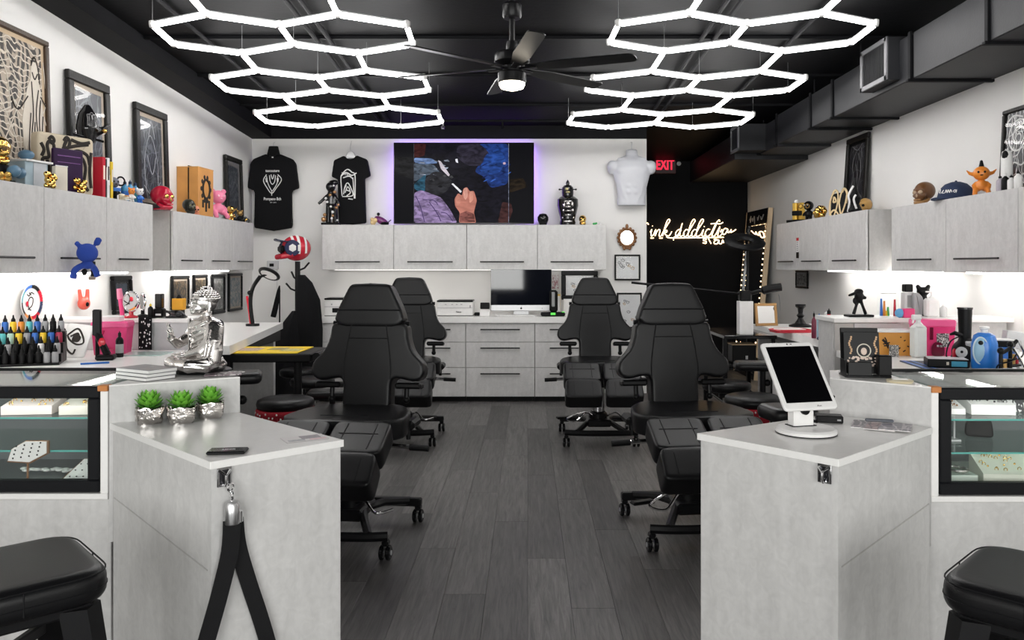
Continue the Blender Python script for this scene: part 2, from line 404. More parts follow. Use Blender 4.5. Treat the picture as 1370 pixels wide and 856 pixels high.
mr = N('ShaderNodeMapRange'); mr.inputs[3].default_value = .66; mr.inputs[4].default_value = 1.38; L(oi.outputs['Random'], mr.inputs[0])
vm = N('ShaderNodeVectorMath'); vm.operation = 'SCALE'; L(cr.outputs[0], vm.inputs[0]); L(mr.outputs[0], vm.inputs[3]); L(vm.outputs[0], b.inputs['Base Color'])
b.inputs['Roughness'].default_value = .42
bp = N('ShaderNodeBump'); bp.inputs['Strength'].default_value = .2; bp.inputs['Distance'].default_value = .002; L(n1.outputs['Fac'], bp.inputs['Height']); L(bp.outputs[0], b.inputs['Normal'])

fl = struct(MB().box(((XL+XR)/2, (YH+YF)/2, -.04), (XR-XL+.2, YH-YF+.2, .06)), 'floor', BLACKP)
PW, PL = .185, 1.6
pm = MB().box((0, 0, -.004), (PW-.0008, PL-.0008, .012), .0009).mesh('plank', 0); pm.materials.append(FLOORM)
rest = MB()
for i in range(-17, 17):
    off = ((i*7) % 11)/11*PL
    for j in range(-3, 9):
        x, y = (i+.5)*PW, j*PL+off
        if abs(x) > 3.12 or y > YH+.4 or y < YF-.4: continue
        if -2.0 < x < 2.3 and 2.6 < y < 9.6:
            o = bpy.data.objects.new('plank', pm); C.objects.link(o); o.parent = fl; o.location = (x, y, 0)
        else: rest.box((x, y, -.004), (PW-.0008, PL-.0008, .012), .0009)
tag(rest.obj('planks', FLOORM, fl, 0), kind='stuff')

struct(MB().box((XL-.06, (YH+YF)/2, 1.8), (.12, YH-YF+.2, 3.7)), 'wall_left', WHITE)
struct(MB().box((XR+.06, (YH+YF)/2, 1.8), (.12, YH-YF+.2, 3.7)), 'wall_right', WHITE)
struct(MB().box(((XL+XE)/2, YB+.06, 1.45), (XE-XL, .12, 2.9)), 'wall_back', WHITE)
struct(MB().box(((XL+XE)/2, YB+.055, 3.05), (XE-XL, .13, .3)), 'trim_1', BLACKP)
struct(MB().box((XE-.06, (YB+.12+YH)/2, 1.6), (.12, YH-YB-.12, 3.2)), 'wall_hall_side', BLACKP)
struct(MB().box(((XE+XR)/2, YH+.06, 1.6), (XR-XE+.2, .12, 3.2)), 'wall_hall', BLACKP)
# the black soffit strip that follows the sloping roof along the left wall
def zs(y): return 2.90+.056*(9.2-y)
s = MB(); y0, y1 = YF, YB; x0, x1 = XL, XL+.22
s.add([(x0, y0, zs(y0)), (x1, y0, zs(y0)+.01), (x1, y0, zc(y0)), (x0, y0, zc(y0)), (x0, y1, zs(y1)), (x1, y1, zs(y1)+.01), (x1, y1, zc(y1)), (x0, y1, zc(y1))],
      [(0, 1, 2, 3), (4, 7, 6, 5), (0, 4, 5, 1), (1, 5, 6, 2), (2, 6, 7, 3), (3, 7, 4, 0)])
struct(s, 'trim_2', BLACKP)
s = MB(); xa, xb = XL-.12, XR+.12
s.add([(xa, YF-.1, zc(YF-.1)), (xb, YF-.1, zc(YF-.1)), (xb, YH+.1, zc(YH+.1)), (xa, YH+.1, zc(YH+.1))]+[(xa, YF-.1, zc(YF)+.12), (xb, YF-.1, zc(YF)+.12), (xb, YH+.1, zc(YH)+.12), (xa, YH+.1, zc(YH)+.12)],
      [(0, 1, 2, 3), (4, 5, 6, 7), (0, 1, 5, 4), (1, 2, 6, 5), (2, 3, 7, 6), (3, 0, 4, 7)])
ceil = struct(s, 'ceiling', CEILP)
for k, y in enumerate((2.2, 3.6, 4.9, 6.15, 7.15, 8.2)):
    MB().box((0, y, zc(y)-.012), (XR-XL, .035, .026), .004).obj('seam_batten', CEILP, ceil)
for k, (xx, ya, yb) in enumerate(((-1.62, 1.5, 8.9), (-1.52, 1.5, 8.9), (-2.45, 1.5, 7.6), (1.30, 1.5, 8.9), (1.40, 1.5, 8.6), (2.0, 2, 8.0))):
    MB().tube([(xx, ya, zc(ya)-.035), (xx+.02, (ya+yb)/2, zc((ya+yb)/2)-.035), (xx, yb, zc(yb)-.035)], .017, 8).obj('conduit', BLACKP, ceil)
# shop front behind the camera
fw = MB(); ox0, ox1, oz0, oz1 = -2.75, 2.75, .82, 2.75
fw.box((0, YF-.06, oz0/2), (6.4, .12, oz0)); fw.box((0, YF-.06, (oz1+3.75)/2), (6.4, .12, 3.75-oz1))
fw.box(((XL+ox0)/2-.03, YF-.06, 1.55), (ox0-XL+.06, .12, 2.4)); fw.box(((XR+ox1)/2+.03, YF-.06, 1.55), (XR-ox1+.06, .12, 2.4))
fw.box((.40, YF-.06, 1.75), (.84, .12, 2.2))
struct(fw, 'wall_front', BLACKP)
w = tag(thing('window_1', None, None, (0, YF-.06, 0)), kind='structure')
g = MB()
for xx in (-2.73, -1.38, -.05, .85, 2.73): g.box((xx, 0, 1.785), (.06, .1, 1.93), .005)
for xa, xb in ((-2.75, -.02), (.82, 2.75)):
    for zz in (.85, 2.72): g.box(((xa+xb)/2, 0, zz), (xb-xa, .1, .06), .005)
g.obj('window_frame', BLKM, w)
for xa, xb in ((-2.70, -1.41), (-1.35, -.08), (.88, 2.70)): MB().box(((xa+xb)/2, 0, 1.785), (xb-xa, .01, 1.81)).obj('pane', GLASS, w)

# air duct along the right wall
t = thing('air_duct', 'long black rectangular metal air duct under the ceiling along the right wall', 'duct', (0, 0, 0))
MB().box((2.845, 3.9, 2.855), (.55, 2.96, .31), .006).obj('duct_section', DUCT, t)
MB().box((2.845, 6.1, 2.855), (.55, 1.36, .31), .006).obj('duct_section', DUCT, t)
MB().box((2.845, 7.55, 2.855), (.55, 1.5, .30), .006).obj('duct_section', DUCT, t)
MB().box((2.845, 8.6, 2.83), (.55, .62, .30), .006).obj('duct_section', DUCT, t)
MB().box((2.71, 10.2, 2.78), (.82, 2.45, .29), .006).obj('duct_section', DUCT, t)
MB().box((2.80, 3.35, 2.86), (.64, .6, .36), .006).obj('joint_box', DUCT, t)
for y in (4.5, 5.41, 6.79, 7.32, 8.32, 8.95):
    f = MB(); f.box((2.84, y, 2.693), (.60, .035, .02), .003); f.box((2.563, y, 2.855), (.018, .035, .33), .003); f.obj('flange', BLACKP, t)
for (xa, ya, yb, za, zb) in ((2.49, 5.58, 6.02, 2.74, 3.04), (2.285, 8.72, 9.06, 2.70, 2.99)):
    bx = MB().box(((xa+2.62)/2, (ya+yb)/2, (za+zb)/2), (2.62-xa, yb-ya, zb-za), .004).obj('vent_box', DUCT, t)
    fr = MB(); w_ = .035; xf = xa-.006
    for (yy, zz, dy, dz) in (((ya+yb)/2, za+w_/2, yb-ya, w_), ((ya+yb)/2, zb-w_/2, yb-ya, w_), (ya+w_/2, (za+zb)/2, w_, zb-za), (yb-w_/2, (za+zb)/2, w_, zb-za)): fr.box((xf, yy, zz), (.014, dy, dz), .003)
    gf = fr.obj('grille_frame', mat('grey grille', (.16, .16, .17), .5), t)
    MB().box((xa-.001, (ya+yb)/2, (za+zb)/2), (.004, yb-ya-.05, zb-za-.05)).obj('grille_back', BLK, t)
    n_ = int((yb-ya-.08)/.022)
    for k in range(n_): MB().box((xf, ya+.045+.022*k, (za+zb)/2), (.010, .006, zb-za-.07), rz=.5).obj('slat', DUCT, gf, 0)
for y, zb in ((4.5, 3.29), (6.3, 3.19), (7.32, 3.14), (8.9, 3.06)):
    MB().rod((2.60, y, 3.0), (2.60, y, zb), .006, 6).obj('hanger_rod', BLACKP, t)
# ============================================================ hexagon light grids
def hexgrid(label, rows, sd):
    """rows: (distance, centre x, z) of the near side corners of each pair of hexagons; honeycomb of led tubes"""
    t = thing('hexagon_light_grid', label, 'ceiling light', (rows[1][1], rows[1][0], rows[1][2]))
    off = Vector(t.location); w = .85
    def P(k, i, e):
        """corner on the plane of row k: i half-widths from the centre, e depth in units of sd"""
        y0, x0, z0 = rows[k]; a, bq = (rows[k], rows[k+1]) if k+1 < len(rows) else (rows[k-1], rows[k])
        s = e*sd/(bq[0]-a[0])
        return Vector((x0+i*w/2+(bq[1]-a[1])*s, y0+e*sd, z0+(bq[2]-a[2])*s))-off
    segs = []; nodes = {}
    for k in range(len(rows)):
        for i in (-2, 0, 2): segs.append((P(k, i, 0), P(k, i, 1)))
        for i in (-1, 1):
            for s in (-1, 1):
                segs.append((P(k, i, -.5), P(k, i+s, 0))); segs.append((P(k, i+s, 1), P(k, i, 1.5)))
        if k+1 < len(rows):
            for i in (-1, 1): segs.append((P(k, i, 1.5), P(k+1, i, -.5)))
    for a, b_ in segs:
        d = (b_-a).normalized()
        MB().rod(a+d*.022, b_-d*.022, .0175, 8).obj('tube', TUBE, t)
        MB().rod(a+d*.02+Vector((0, 0, .02)), b_-d*.02+Vector((0, 0, .02)), .011, 6).obj('tube_back', GREYL, t)
        for p in (a, b_): nodes[tuple(round(c, 2) for c in p)] = p
    for p in nodes.values():
        MB().lathe([(0, -.014), (.02, -.014), (.024, .004), (.024, .026), (.012, .034), (0, .034)], 8, p).obj('connector', WPL, t, 0)
    for p in list(nodes.values())[::3]:
        top = zc(p.y+off.y)-off.z+.01
        MB().rod(p+Vector((0, 0, .02)), (p.x, p.y, top), .002, 5).obj('hanging_wire', STEEL, t, 0)
    return t
hexgrid('glowing white honeycomb of led tubes on the left half of the ceiling', [(4.34, -1.62, 3.165), (5.40, -1.66, 3.06), (6.46, -1.68, 2.955), (7.51, -1.685, 2.875)], .345)
hexgrid('glowing white honeycomb of led tubes on the right, beside the air duct', [(4.28, 1.53, 3.165), (5.34, 1.45, 3.05), (6.47, 1.375, 2.955), (7.63, 1.28, 2.88)], .345)

# ============================================================ ceiling fan
fy = 4.83; fz = 2.665
t = thing('ceiling_fan', 'black six-blade ceiling fan with a lit round lamp in the room centre', 'ceiling fan', (X(685, fy), fy, fz))
zt = zc(fy)-fz
MB().lathe([(0, .265), (.05, .265), (.058, .28), (.058, .345), (.05, .355), (0, .355)], 24).obj('canopy', BLKM, t)
MB().cyl((0, 0, .355), .02, zt-.355+.01, 12).obj('stem', BLKM, t)
MB().rod((0, 0, .12), (0, 0, .27), .017, 12).obj('downrod', BLKM, t)
MB().lathe([(0, .13), (.03, .13), (.036, .10), (.036, .075), (.095, .06), (.105, .045), (.105, .005), (.085, -.01), (.055, -.02), (.055, -.06), (0, -.06)], 28).obj('motor_housing', BLKM, t)
MB().lathe([(0, -.055), (.075, -.055), (.085, -.065), (.085, -.115), (.078, -.12), (0, -.12)], 28).obj('lamp_collar', BLKM, t)
MB().lathe([(.078, -.118), (.078, -.13), (.068, -.15), (.03, -.162), (0, -.163)], 28).obj('lamp_lens', emit('warm white lens', (1, .90, .74), 8), t)
bl = rounded([(.085, -.028), (.16, -.035), (.30, -.055), (.74, -.062, .03), (.76, .035, .05), (.30, .05), (.16, .035), (.085, .025)], .02)
angs = [math.atan2(52-87, 763-690)] 
for k, an in enumerate((math.radians(254-60), 0, 0, 0, 0, 0)):
    an = math.radians(-40+60*k+22)
    h = MB(R(an) @ T(0, 0, -.03) @ R(-.2, 'X')); h.prism(bl, -.004, .004)
    bo = h.obj('blade', BLKM, t)
    h = MB(R(an) @ T(0, 0, -.036)); h.box((.10, 0, 0), (.11, .04, .012), .004); h.obj('blade_iron', BLKM, bo)

# ============================================================ under-cabinet strips
for nm, x, ya, yb, lab in (('led_strip', -2.95, 3.2, 5.93, 'white led strip under the nearer left wall cabinets'), ('led_strip', -3.05, 6.62, 8.2, 'white led strip under the farther left wall cabinets'),
                           ('led_strip', 3.0, 3.3, 5.5, 'white led strip under the nearer right wall cabinets'), ('led_strip', 2.95, 5.75, 7.9, 'white led strip under the farther right wall cabinets')):
    single(MB().box((0, 0, 0), (.025, yb-ya, .012)), nm, STRIP, lab, 'led strip', (x, (ya+yb)/2, 1.4035 if abs(x) < 3.02 else 1.4035), group=None)

# black sprinkler pipe near the back of the ceiling
yy = 8.55; t = thing('sprinkler_pipe', 'thin black pipe with three small sprinkler heads below the ceiling near the back wall', 'pipe', (X(676, yy), yy, 2.99))
MB().rod((-.85, 0, 0), (.85, 0, 0), .014, 8).obj('pipe', BLACKP, t)
for x in (-.66, -.03, .64):
    h = MB(); h.rod((x, 0, 0), (x, 0, -.06), .010, 8); h.ball((x, 0, -.065), (.022, .022, .012), 10, 6); h.box((x, 0, -.085), (.03, .03, .006), .002); h.obj('sprinkler_head', STEEL if x < -.5 else BLACKP, t)
for x in (-.75, .75): MB().rod((x, 0, 0), (x, 0, zc(yy)-2.99+.01), .006, 6).obj('hanger', BLACKP, t)

single(MB().box((0, 0, 0), (2.9, .05, .003)), 'led_strip', emit('added fill glow', (1, .97, .92), 3.0), 'added soft white fill light strip under the back wall cabinets', 'led strip', (X(621, 9.0), 9.05, 1.408))  # fill light added to brighten the back wall and counter, kept out of sight
# ============================================================ wall cabinets
ZB, ZT = 1.41, 1.905
def wall_cab(label, loc, rz, w, d, h=ZT-ZB, group='grey wall cabinets', n=1):
    """origin at the bottom centre of the front face; front looks along local -y"""
    t = thing('wall_cabinet', label, 'cabinet', loc, rz, group)
    MB().box((0, d/2+.009, h/2), (w-.002, d-.018, h), .001).obj('body', LAMD, t)
    dw = w/n
    for k in range(n):
        xx = -w/2+dw*(k+.5)
        dr = MB().box((xx, 0, h/2), (dw-.005, .018, h-.004), .0015).obj('door', LAM, t)
        hd = MB(); L_ = dw*.62; hd.rod((xx-L_/2, -.034, .088), (xx+L_/2, -.034, .088), .0065, 8)
        for s in (-1, 1): hd.rod((xx+s*L_*.42, -.034, .088), (xx+s*L_*.42, -.008, .088), .005, 6)
        hd.obj('handle', BLKM, dr)
    return t
bx = [X(p, 8.85) for p in (431, 527, 624.5, 719, 811)]
for k, lab in enumerate(('grey back wall cabinet below the arched-print black t-shirt, leftmost of four', 'grey back wall cabinet below the left half of the television', 'grey back wall cabinet below the right half of the television', 'grey back wall cabinet carrying the black urn figure, rightmost of four')):
    wall_cab(lab, ((bx[k]+bx[k+1])/2, 8.85, ZB), 0, bx[k+1]-bx[k], YB-8.85-.005)
lx = -2.78
for (p0, p1, lab) in ((None, 57, 'grey left wall cabinet at the left picture edge under the gold skull'), (57, 141, 'grey left wall cabinet with the blue plush hanging on its handle'), (141, 203, 'grey left wall cabinet under the row of small blue bottles')):
    ya = DX(p0, lx) if p0 is not None else DX(57, lx)-.69; yb = DX(p1, lx)
    wall_cab(lab, (lx, (ya+yb)/2, ZB), PI/2, yb-ya, lx-XL-.005)
lx = -2.91
for (p0, p1, lab) in ((230, 273, 'grey left wall cabinet under the orange wooden box'), (273, 309.5, 'grey left wall cabinet under the pink bear figure'), (309.5, 338, 'grey left wall cabinet in the corner beside the hanging t-shirt')):
    ya, yb = DX(p0, lx), DX(p1, lx); wall_cab(lab, (lx, (ya+yb)/2, ZB), PI/2, yb-ya, lx-XL-.005)
rx_ = 2.72
for (p0, p1, lab) in ((1040, 1070, 'grey right wall cabinet nearest the leaning lit mirror'), (1070, 1110, 'grey right wall cabinet under the gold ball figure'), (1110, 1160, 'grey right wall cabinet under the tall leaning black picture')):
    ya, yb = DX(p1, rx_), DX(p0, rx_); wall_cab(lab, (rx_, (ya+yb)/2, ZB), -PI/2, yb-ya, XR-rx_-.005)
rx_ = 2.84
for (p0, p1, lab) in ((1194, 1267, 'grey right wall cabinet under the brown skull'), (1267, 1364, 'grey right wall cabinet under the orange horned figure')):
    ya, yb = DX(p1, rx_), DX(p0, rx_); wall_cab(lab, (rx_, (ya+yb)/2, ZB), -PI/2, yb-ya, XR-rx_-.005)
yb = DX(1364, rx_); wall_cab('grey right wall cabinet cut by the right picture edge', (rx_, yb-.34, ZB), -PI/2, .68, XR-rx_-.005)
# ============================================================ back base cabinets and worktop
by = 8.6
ex = [-2.245, -1.40, X(623, by), X(715.5, by), X(808, by)]
bw = thing('back_worktop', 'long white worktop along the back wall under the monitor', 'worktop', ((X(424, by)+X(810, by))/2, by, .845))
MB().box((0, .28, .0325), (X(812, by)-X(423, by), .62, .065), .004).obj('slab', TOP, bw)
rows = ((.842, .645), (.640, .372), (.367, .062))
labs = ('grey drawer unit at the left end of the back counter', 'grey drawer unit behind the back left tattoo chair', 'grey drawer unit in the middle of the back counter', 'grey drawer unit behind the back right tattoo chair')
for k in range(4):
    w = ex[k+1]-ex[k]
    t = thing('drawer_unit', labs[k], 'cabinet', ((ex[k]+ex[k+1])/2, by, 0), 0, 'grey drawer units of the back counter')
    MB().box((0, .30, .455), (w-.003, .56, .775), .001).obj('body', LAMD, t)
    MB().box((0, .33, .034), (w-.003, .5, .066)).obj('toe_kick', BLK, t)
    for (za, zb) in rows:
        dr = MB().box((0, .008, (za+zb)/2), (w-.006, .02, za-zb), .0015).obj('drawer', LAM, t)
        h = MB(); hz = za-.065 if za > .8 else za-.06; hl = .21
        h.rod((-hl, -.03, hz), (hl, -.03, hz), .007, 8)
        for s in (-1, 1): h.rod((s*hl*.85, -.03, hz), (s*hl*.85, 0, hz), .005, 6)
        h.obj('handle', BLKM, dr)
# ============================================================ workstations along the side walls
def poly_desk(name, label, poly, z0, z1, m=TOP):
    return single(MB().prism(poly, 0, z1-z0), name, m, label, 'worktop', (0, 0, z0), smooth=0)
# near left worktop behind the jewellery case, partition, far left desk
t = thing('side_worktop', 'white left worktop behind the jewellery case with ink bottle racks', 'worktop', (-2.6, 4.3, 0))
MB().prism([(x+2.6, y-4.3) for x, y in ((XL+.01, 3.30), (-1.78, 3.30), (-2.02, 5.2), (XL+.01, 5.2))], .87, .91).obj('slab', TOP, t)
MB().prism([(x+2.6, y-4.3) for x, y in ((XL+.02, 3.34), (-1.9, 3.34), (-2.1, 5.2), (XL+.02, 5.2))], 0, .87).obj('base', LAM, t)
t = thing('station_divider', 'white left divider with ledge carrying the round mirror', 'divider', (-2.66, 5.32, 0))
MB().box((0, 0, .545), (.92, .2, 1.09), .002).obj('body', GREYL, t); MB().box((.0, -.01, 1.1), (.96, .26, .025), .003).obj('ledge', TOP, t)
t = thing('corner_desk', 'white left desk behind the silver statue reaching the back corner', 'desk', (-2.7, 6.6, 0))
MB().prism([(x+2.7, y-6.6) for x, y in ((XL+.01, 5.47), (-2.02, 5.47), (-2.35, 7.75), (XL+.01, 7.75))], .85, .91).obj('slab', TOP, t)
MB().box((-.2, -.3, .42), (.42, 1.4, .85), .002).obj('drawer_base', LAM, t); MB().box((-.06, 1.05, .42), (.72, .06, .85), .002).obj('end_panel', LAM, t)
MB().box((.2, .3, .80), (.35, 1.4, .09), .004).obj('keyboard_drawer', BLK, t)
t = thing('side_worktop', 'white right worktop behind the jewellery case with pink sharps bin', 'worktop', (2.6, 4.3, 0))
MB().prism([(x-2.6, y-4.3) for x, y in ((XR-.01, 3.30), (1.85, 3.30), (1.98, 5.18), (XR-.01, 5.18))], .87, .91).obj('slab', TOP, t)
MB().prism([(x-2.6, y-4.3) for x, y in ((XR-.02, 3.34), (1.95, 3.34), (2.05, 5.18), (XR-.02, 5.18))], 0, .87).obj('base', LAM, t)
t = thing('station_divider', 'pale right divider with cupboard front carrying the black tripod figure', 'divider', (2.545, 5.35, 0))
MB().box((0, .02, .545), (1.13, .26, 1.09), .002).obj('body', LAM, t); MB().box((0, .0, 1.102), (1.16, .34, .028), .003).obj('ledge', TOP, t)
d_ = MB().box((-.28, -.118, .55), (.30, .016, 1.06), .002).obj('door', GREYL, t); MB().box((-.50, -.118, .55), (.12, .016, 1.06), .002).obj('side_panel', LAMD, t)
for z in (.98, .93): MB().box((-.40, -.13, z), (.012, .012, .03), .002).obj('hinge', STEEL, d_)
t = thing('corner_desk', 'white right desk with the red tray in front of the gold-framed mirror', 'desk', (2.6, 6.5, 0))
MB().prism([(x-2.6, y-6.5) for x, y in ((XR-.01, 5.54), (2.17, 5.54), (2.10, 7.55), (XR-.01, 7.55))], .85, .91).obj('slab', TOP, t)
MB().box((.25, .3, .42), (.5, 1.2, .85), .002).obj('drawer_base', LAM, t); MB().box((.02, 1.0, .42), (.95, .05, .85), .002).obj('end_panel', LAM, t)
t = thing('pedestal', 'low white drawer pedestal tucked beside the right divider', 'pedestal', (2.06, 6.3, 0))
MB().box((0, .0, .39), (.15, .5, .78), .003).obj('body', LAM, t); MB().box((0, 0, .795), (.17, .54, .03), .004).obj('top', TOP, t)
# ============================================================ reception pods
def pod(name, label, Cn, Rn, E, Ln, ledge, seam_face):
    c = Vector(((Cn[0]+E[0])/2, (Cn[1]+E[1])/2)); q = lambda p: (p[0]-c.x, p[1]-c.y)
    t = thing(name, label, 'reception desk', (c.x, c.y, 0))
    body = [q(p) for p in (Cn, Rn, E, Ln)]; g = Vector((0, 0))
    inn = [((p[0])*.975, (p[1])*.975) for p in body]
    MB().prism(inn, 0, .89).obj('body', LAM, t, 0)
    out = [(p[0]*1.0, p[1]*1.0) for p in body]
    MB().prism(out, .89, .91).obj('top_slab', PODTOP, t, 0)
    n = len(body)
    def strip(a, b_, z0, z1, off, th, nm, m):
        a, b_ = Vector(a), Vector(b_); d = (b_-a).normalized(); nn = Vector((d.y, -d.x))
        if nn.dot((a+b_)/2) < 0: nn = -nn
        p = [a+nn*off, b_+nn*off, b_+nn*(off+th), a+nn*(off+th)]
        return MB().prism([(v.x, v.y) for v in p], z0, z1).obj(nm, m, t, 0)
    for i, j in ((0, 1), (0, 3)): strip(out[i], out[j], .8895, .9105, -.0005, .0025, 'edge_band', TOP)
    # thin reveal line that runs down the side panel
    a, b_ = Vector(inn[0]), Vector(inn[3]); d = (b_-a)
    nn = Vector((d.y, -d.x)).normalized(); nn = nn if nn.dot((a+b_)/2) > 0 else -nn
    p0, p1 = a+d*.03, a+d*.99
    s = MB()
    za, zb = .60, .655
    s.add([(p0.x, p0.y, za), (p1.x, p1.y, zb), (p1.x, p1.y, zb+.004), (p0.x, p0.y, za+.004)]+[((p+nn*.0015).x, (p+nn*.0015).y, z) for p, z in ((p0, za), (p1, zb), (p1, zb+.004), (p0, za+.004))],
          [(0, 1, 2, 3), (4, 5, 6, 7), (0, 1, 5, 4), (1, 2, 6, 5), (2, 3, 7, 6), (3, 0, 4, 7)])
    s.obj('panel_seam', LAMD, t, 0)
    # raised ledge at the back
    lg = [q(p) for p in ledge]
    MB().prism(lg, .5, 1.036).obj('upstand', LAM, t, 0); MB().prism([(p[0]*1.0, p[1]*1.0) for p in lg], 1.036, 1.04).obj('ledge_top', PODTOP, t, 0)
    return t
LC, LR, LE, LL = (-.874, 2.226), (-.573, 2.51), (-1.066, 2.98), (-1.435, 2.777)
pod('reception_pod', 'pale grey angled reception desk on the left with succulents and phone', LC, LR, LE, LL, [(-1.44, 2.777), (-1.066, 2.99), (-1.25, 3.25), (-1.44, 3.25)], 0)
RC, RL, RE, RR = (.868, 2.256), (.549, 2.61), (1.105, 2.95), (1.352, 2.70)
pod('reception_pod', 'pale grey angled reception desk on the right with the white tablet', RC, RL, RE, RR, [(1.368, 2.738), (1.109, 2.962), (1.19, 3.18), (1.368, 3.22)], 0)
# ============================================================ glass jewellery cases
def case(label, x0, x1, y0, side):
    """front face at y0; inner end (towards the room centre) is x1 for the left case and x0 for the right one"""
    y1 = y0+.47; xm = (x0+x1)/2; w = x1-x0
    t = thing('display_case', label, 'display case', (xm, y0, 0))
    B = lambda nm, m, xa, xb, ya, yb, za, zb, bev=.002: MB().box(((xa+xb)/2-xm, (ya+yb)/2-y0, (za+zb)/2), (xb-xa, yb-ya, zb-za), bev).obj(nm, m, t, 0)
    B('base', LAM, x0, x1, y0+.02, y1, 0, .648)
    B('base_trim', TOP, x0, x1, y0-.004, y1, .648, .668)
    fx0, fx1 = (x0, x1-.03) if side < 0 else (x0+.03, x1)
    ix = x1 if side < 0 else x0
    B('end_post', TOP, min(ix, ix-side*-.026), max(ix, ix-side*-.026), y0-.002, y0+.04, .668, 1.02)
    B('corner_block', mat('orange protective tape', (.55, .21, .06), .6), min(ix, ix+side*-.0)-(.034 if side < 0 else 0.0), ix+(.0 if side < 0 else .034), y0-.006, y0+.03, 1.02, 1.04)
    fr = MB(); fz0, fz1 = .672, 1.036; tw = .041
    for (xa, xb, za, zb) in ((fx0, fx1, fz0, fz0+tw), (fx0, fx1, fz1-tw, fz1), (fx0, fx0+tw, fz0+tw, fz1-tw), (fx1-tw, fx1, fz0+tw, fz1-tw)):
        fr.box(((xa+xb)/2-xm, .014, (za+zb)/2), (xb-xa, .032, zb-za), .004)
    fr.obj('front_frame', mat('black anodised frame', (.006, .0065, .008), .4, spec=.2), t, 0)
    B('front_glass', GLASS, fx0+tw-.004, fx1-tw+.004, y0+.010, y0+.014, fz0+tw-.004, fz1-tw+.004, 0)
    B('glass_top', GLASSG, fx0, fx1, y0+.03, y1, 1.03, 1.036, 0)
    B('back_rail', BLKM, fx0, fx1, y1-.012, y1+.006, 1.02, 1.042)
    B('back_panel', mat('grey case lining', (.16, .17, .18), .3), fx0, fx1, y1-.01, y1, .668, 1.02, 0)
    B('case_floor', mat('case floor', (.10, .105, .11), .3) if side < 0 else mat('pale case floor', (.6, .62, .58), .4), fx0, fx1, y0+.03, y1-.01, .668, .676, 0)
    for z in (.80, .915):
        sx0, sx1 = fx0+.03, fx1-.03
        B('shelf', GLASSG, sx0, sx1, y0+.05, y1-.05, z, z+.006, 0); B('shelf_edge', GEDGE, sx0, sx1, y0+.0485, y0+.0505, z, z+.006, 0)
    B('case_light', emit('case led', (1, 1, .97), 15.0), fx0+.06, fx1-.06, y0+.034, y0+.046, 1.006, 1.012, 0)
    if side < 0: B('end_glass', GLASS, x1-.03, x1-.026, y0+.04, y1, .668, 1.03, 0)
    else: B('end_glass', GLASS, x0+.026, x0+.03, y0+.04, y1, .668, 1.03, 0)
    return t
case('glass jewellery case with black frame at the left edge', -3.0, -1.444, 2.777, -1)
case('glass jewellery case with black frame at the right edge', 1.371, 3.0, 2.745, 1)
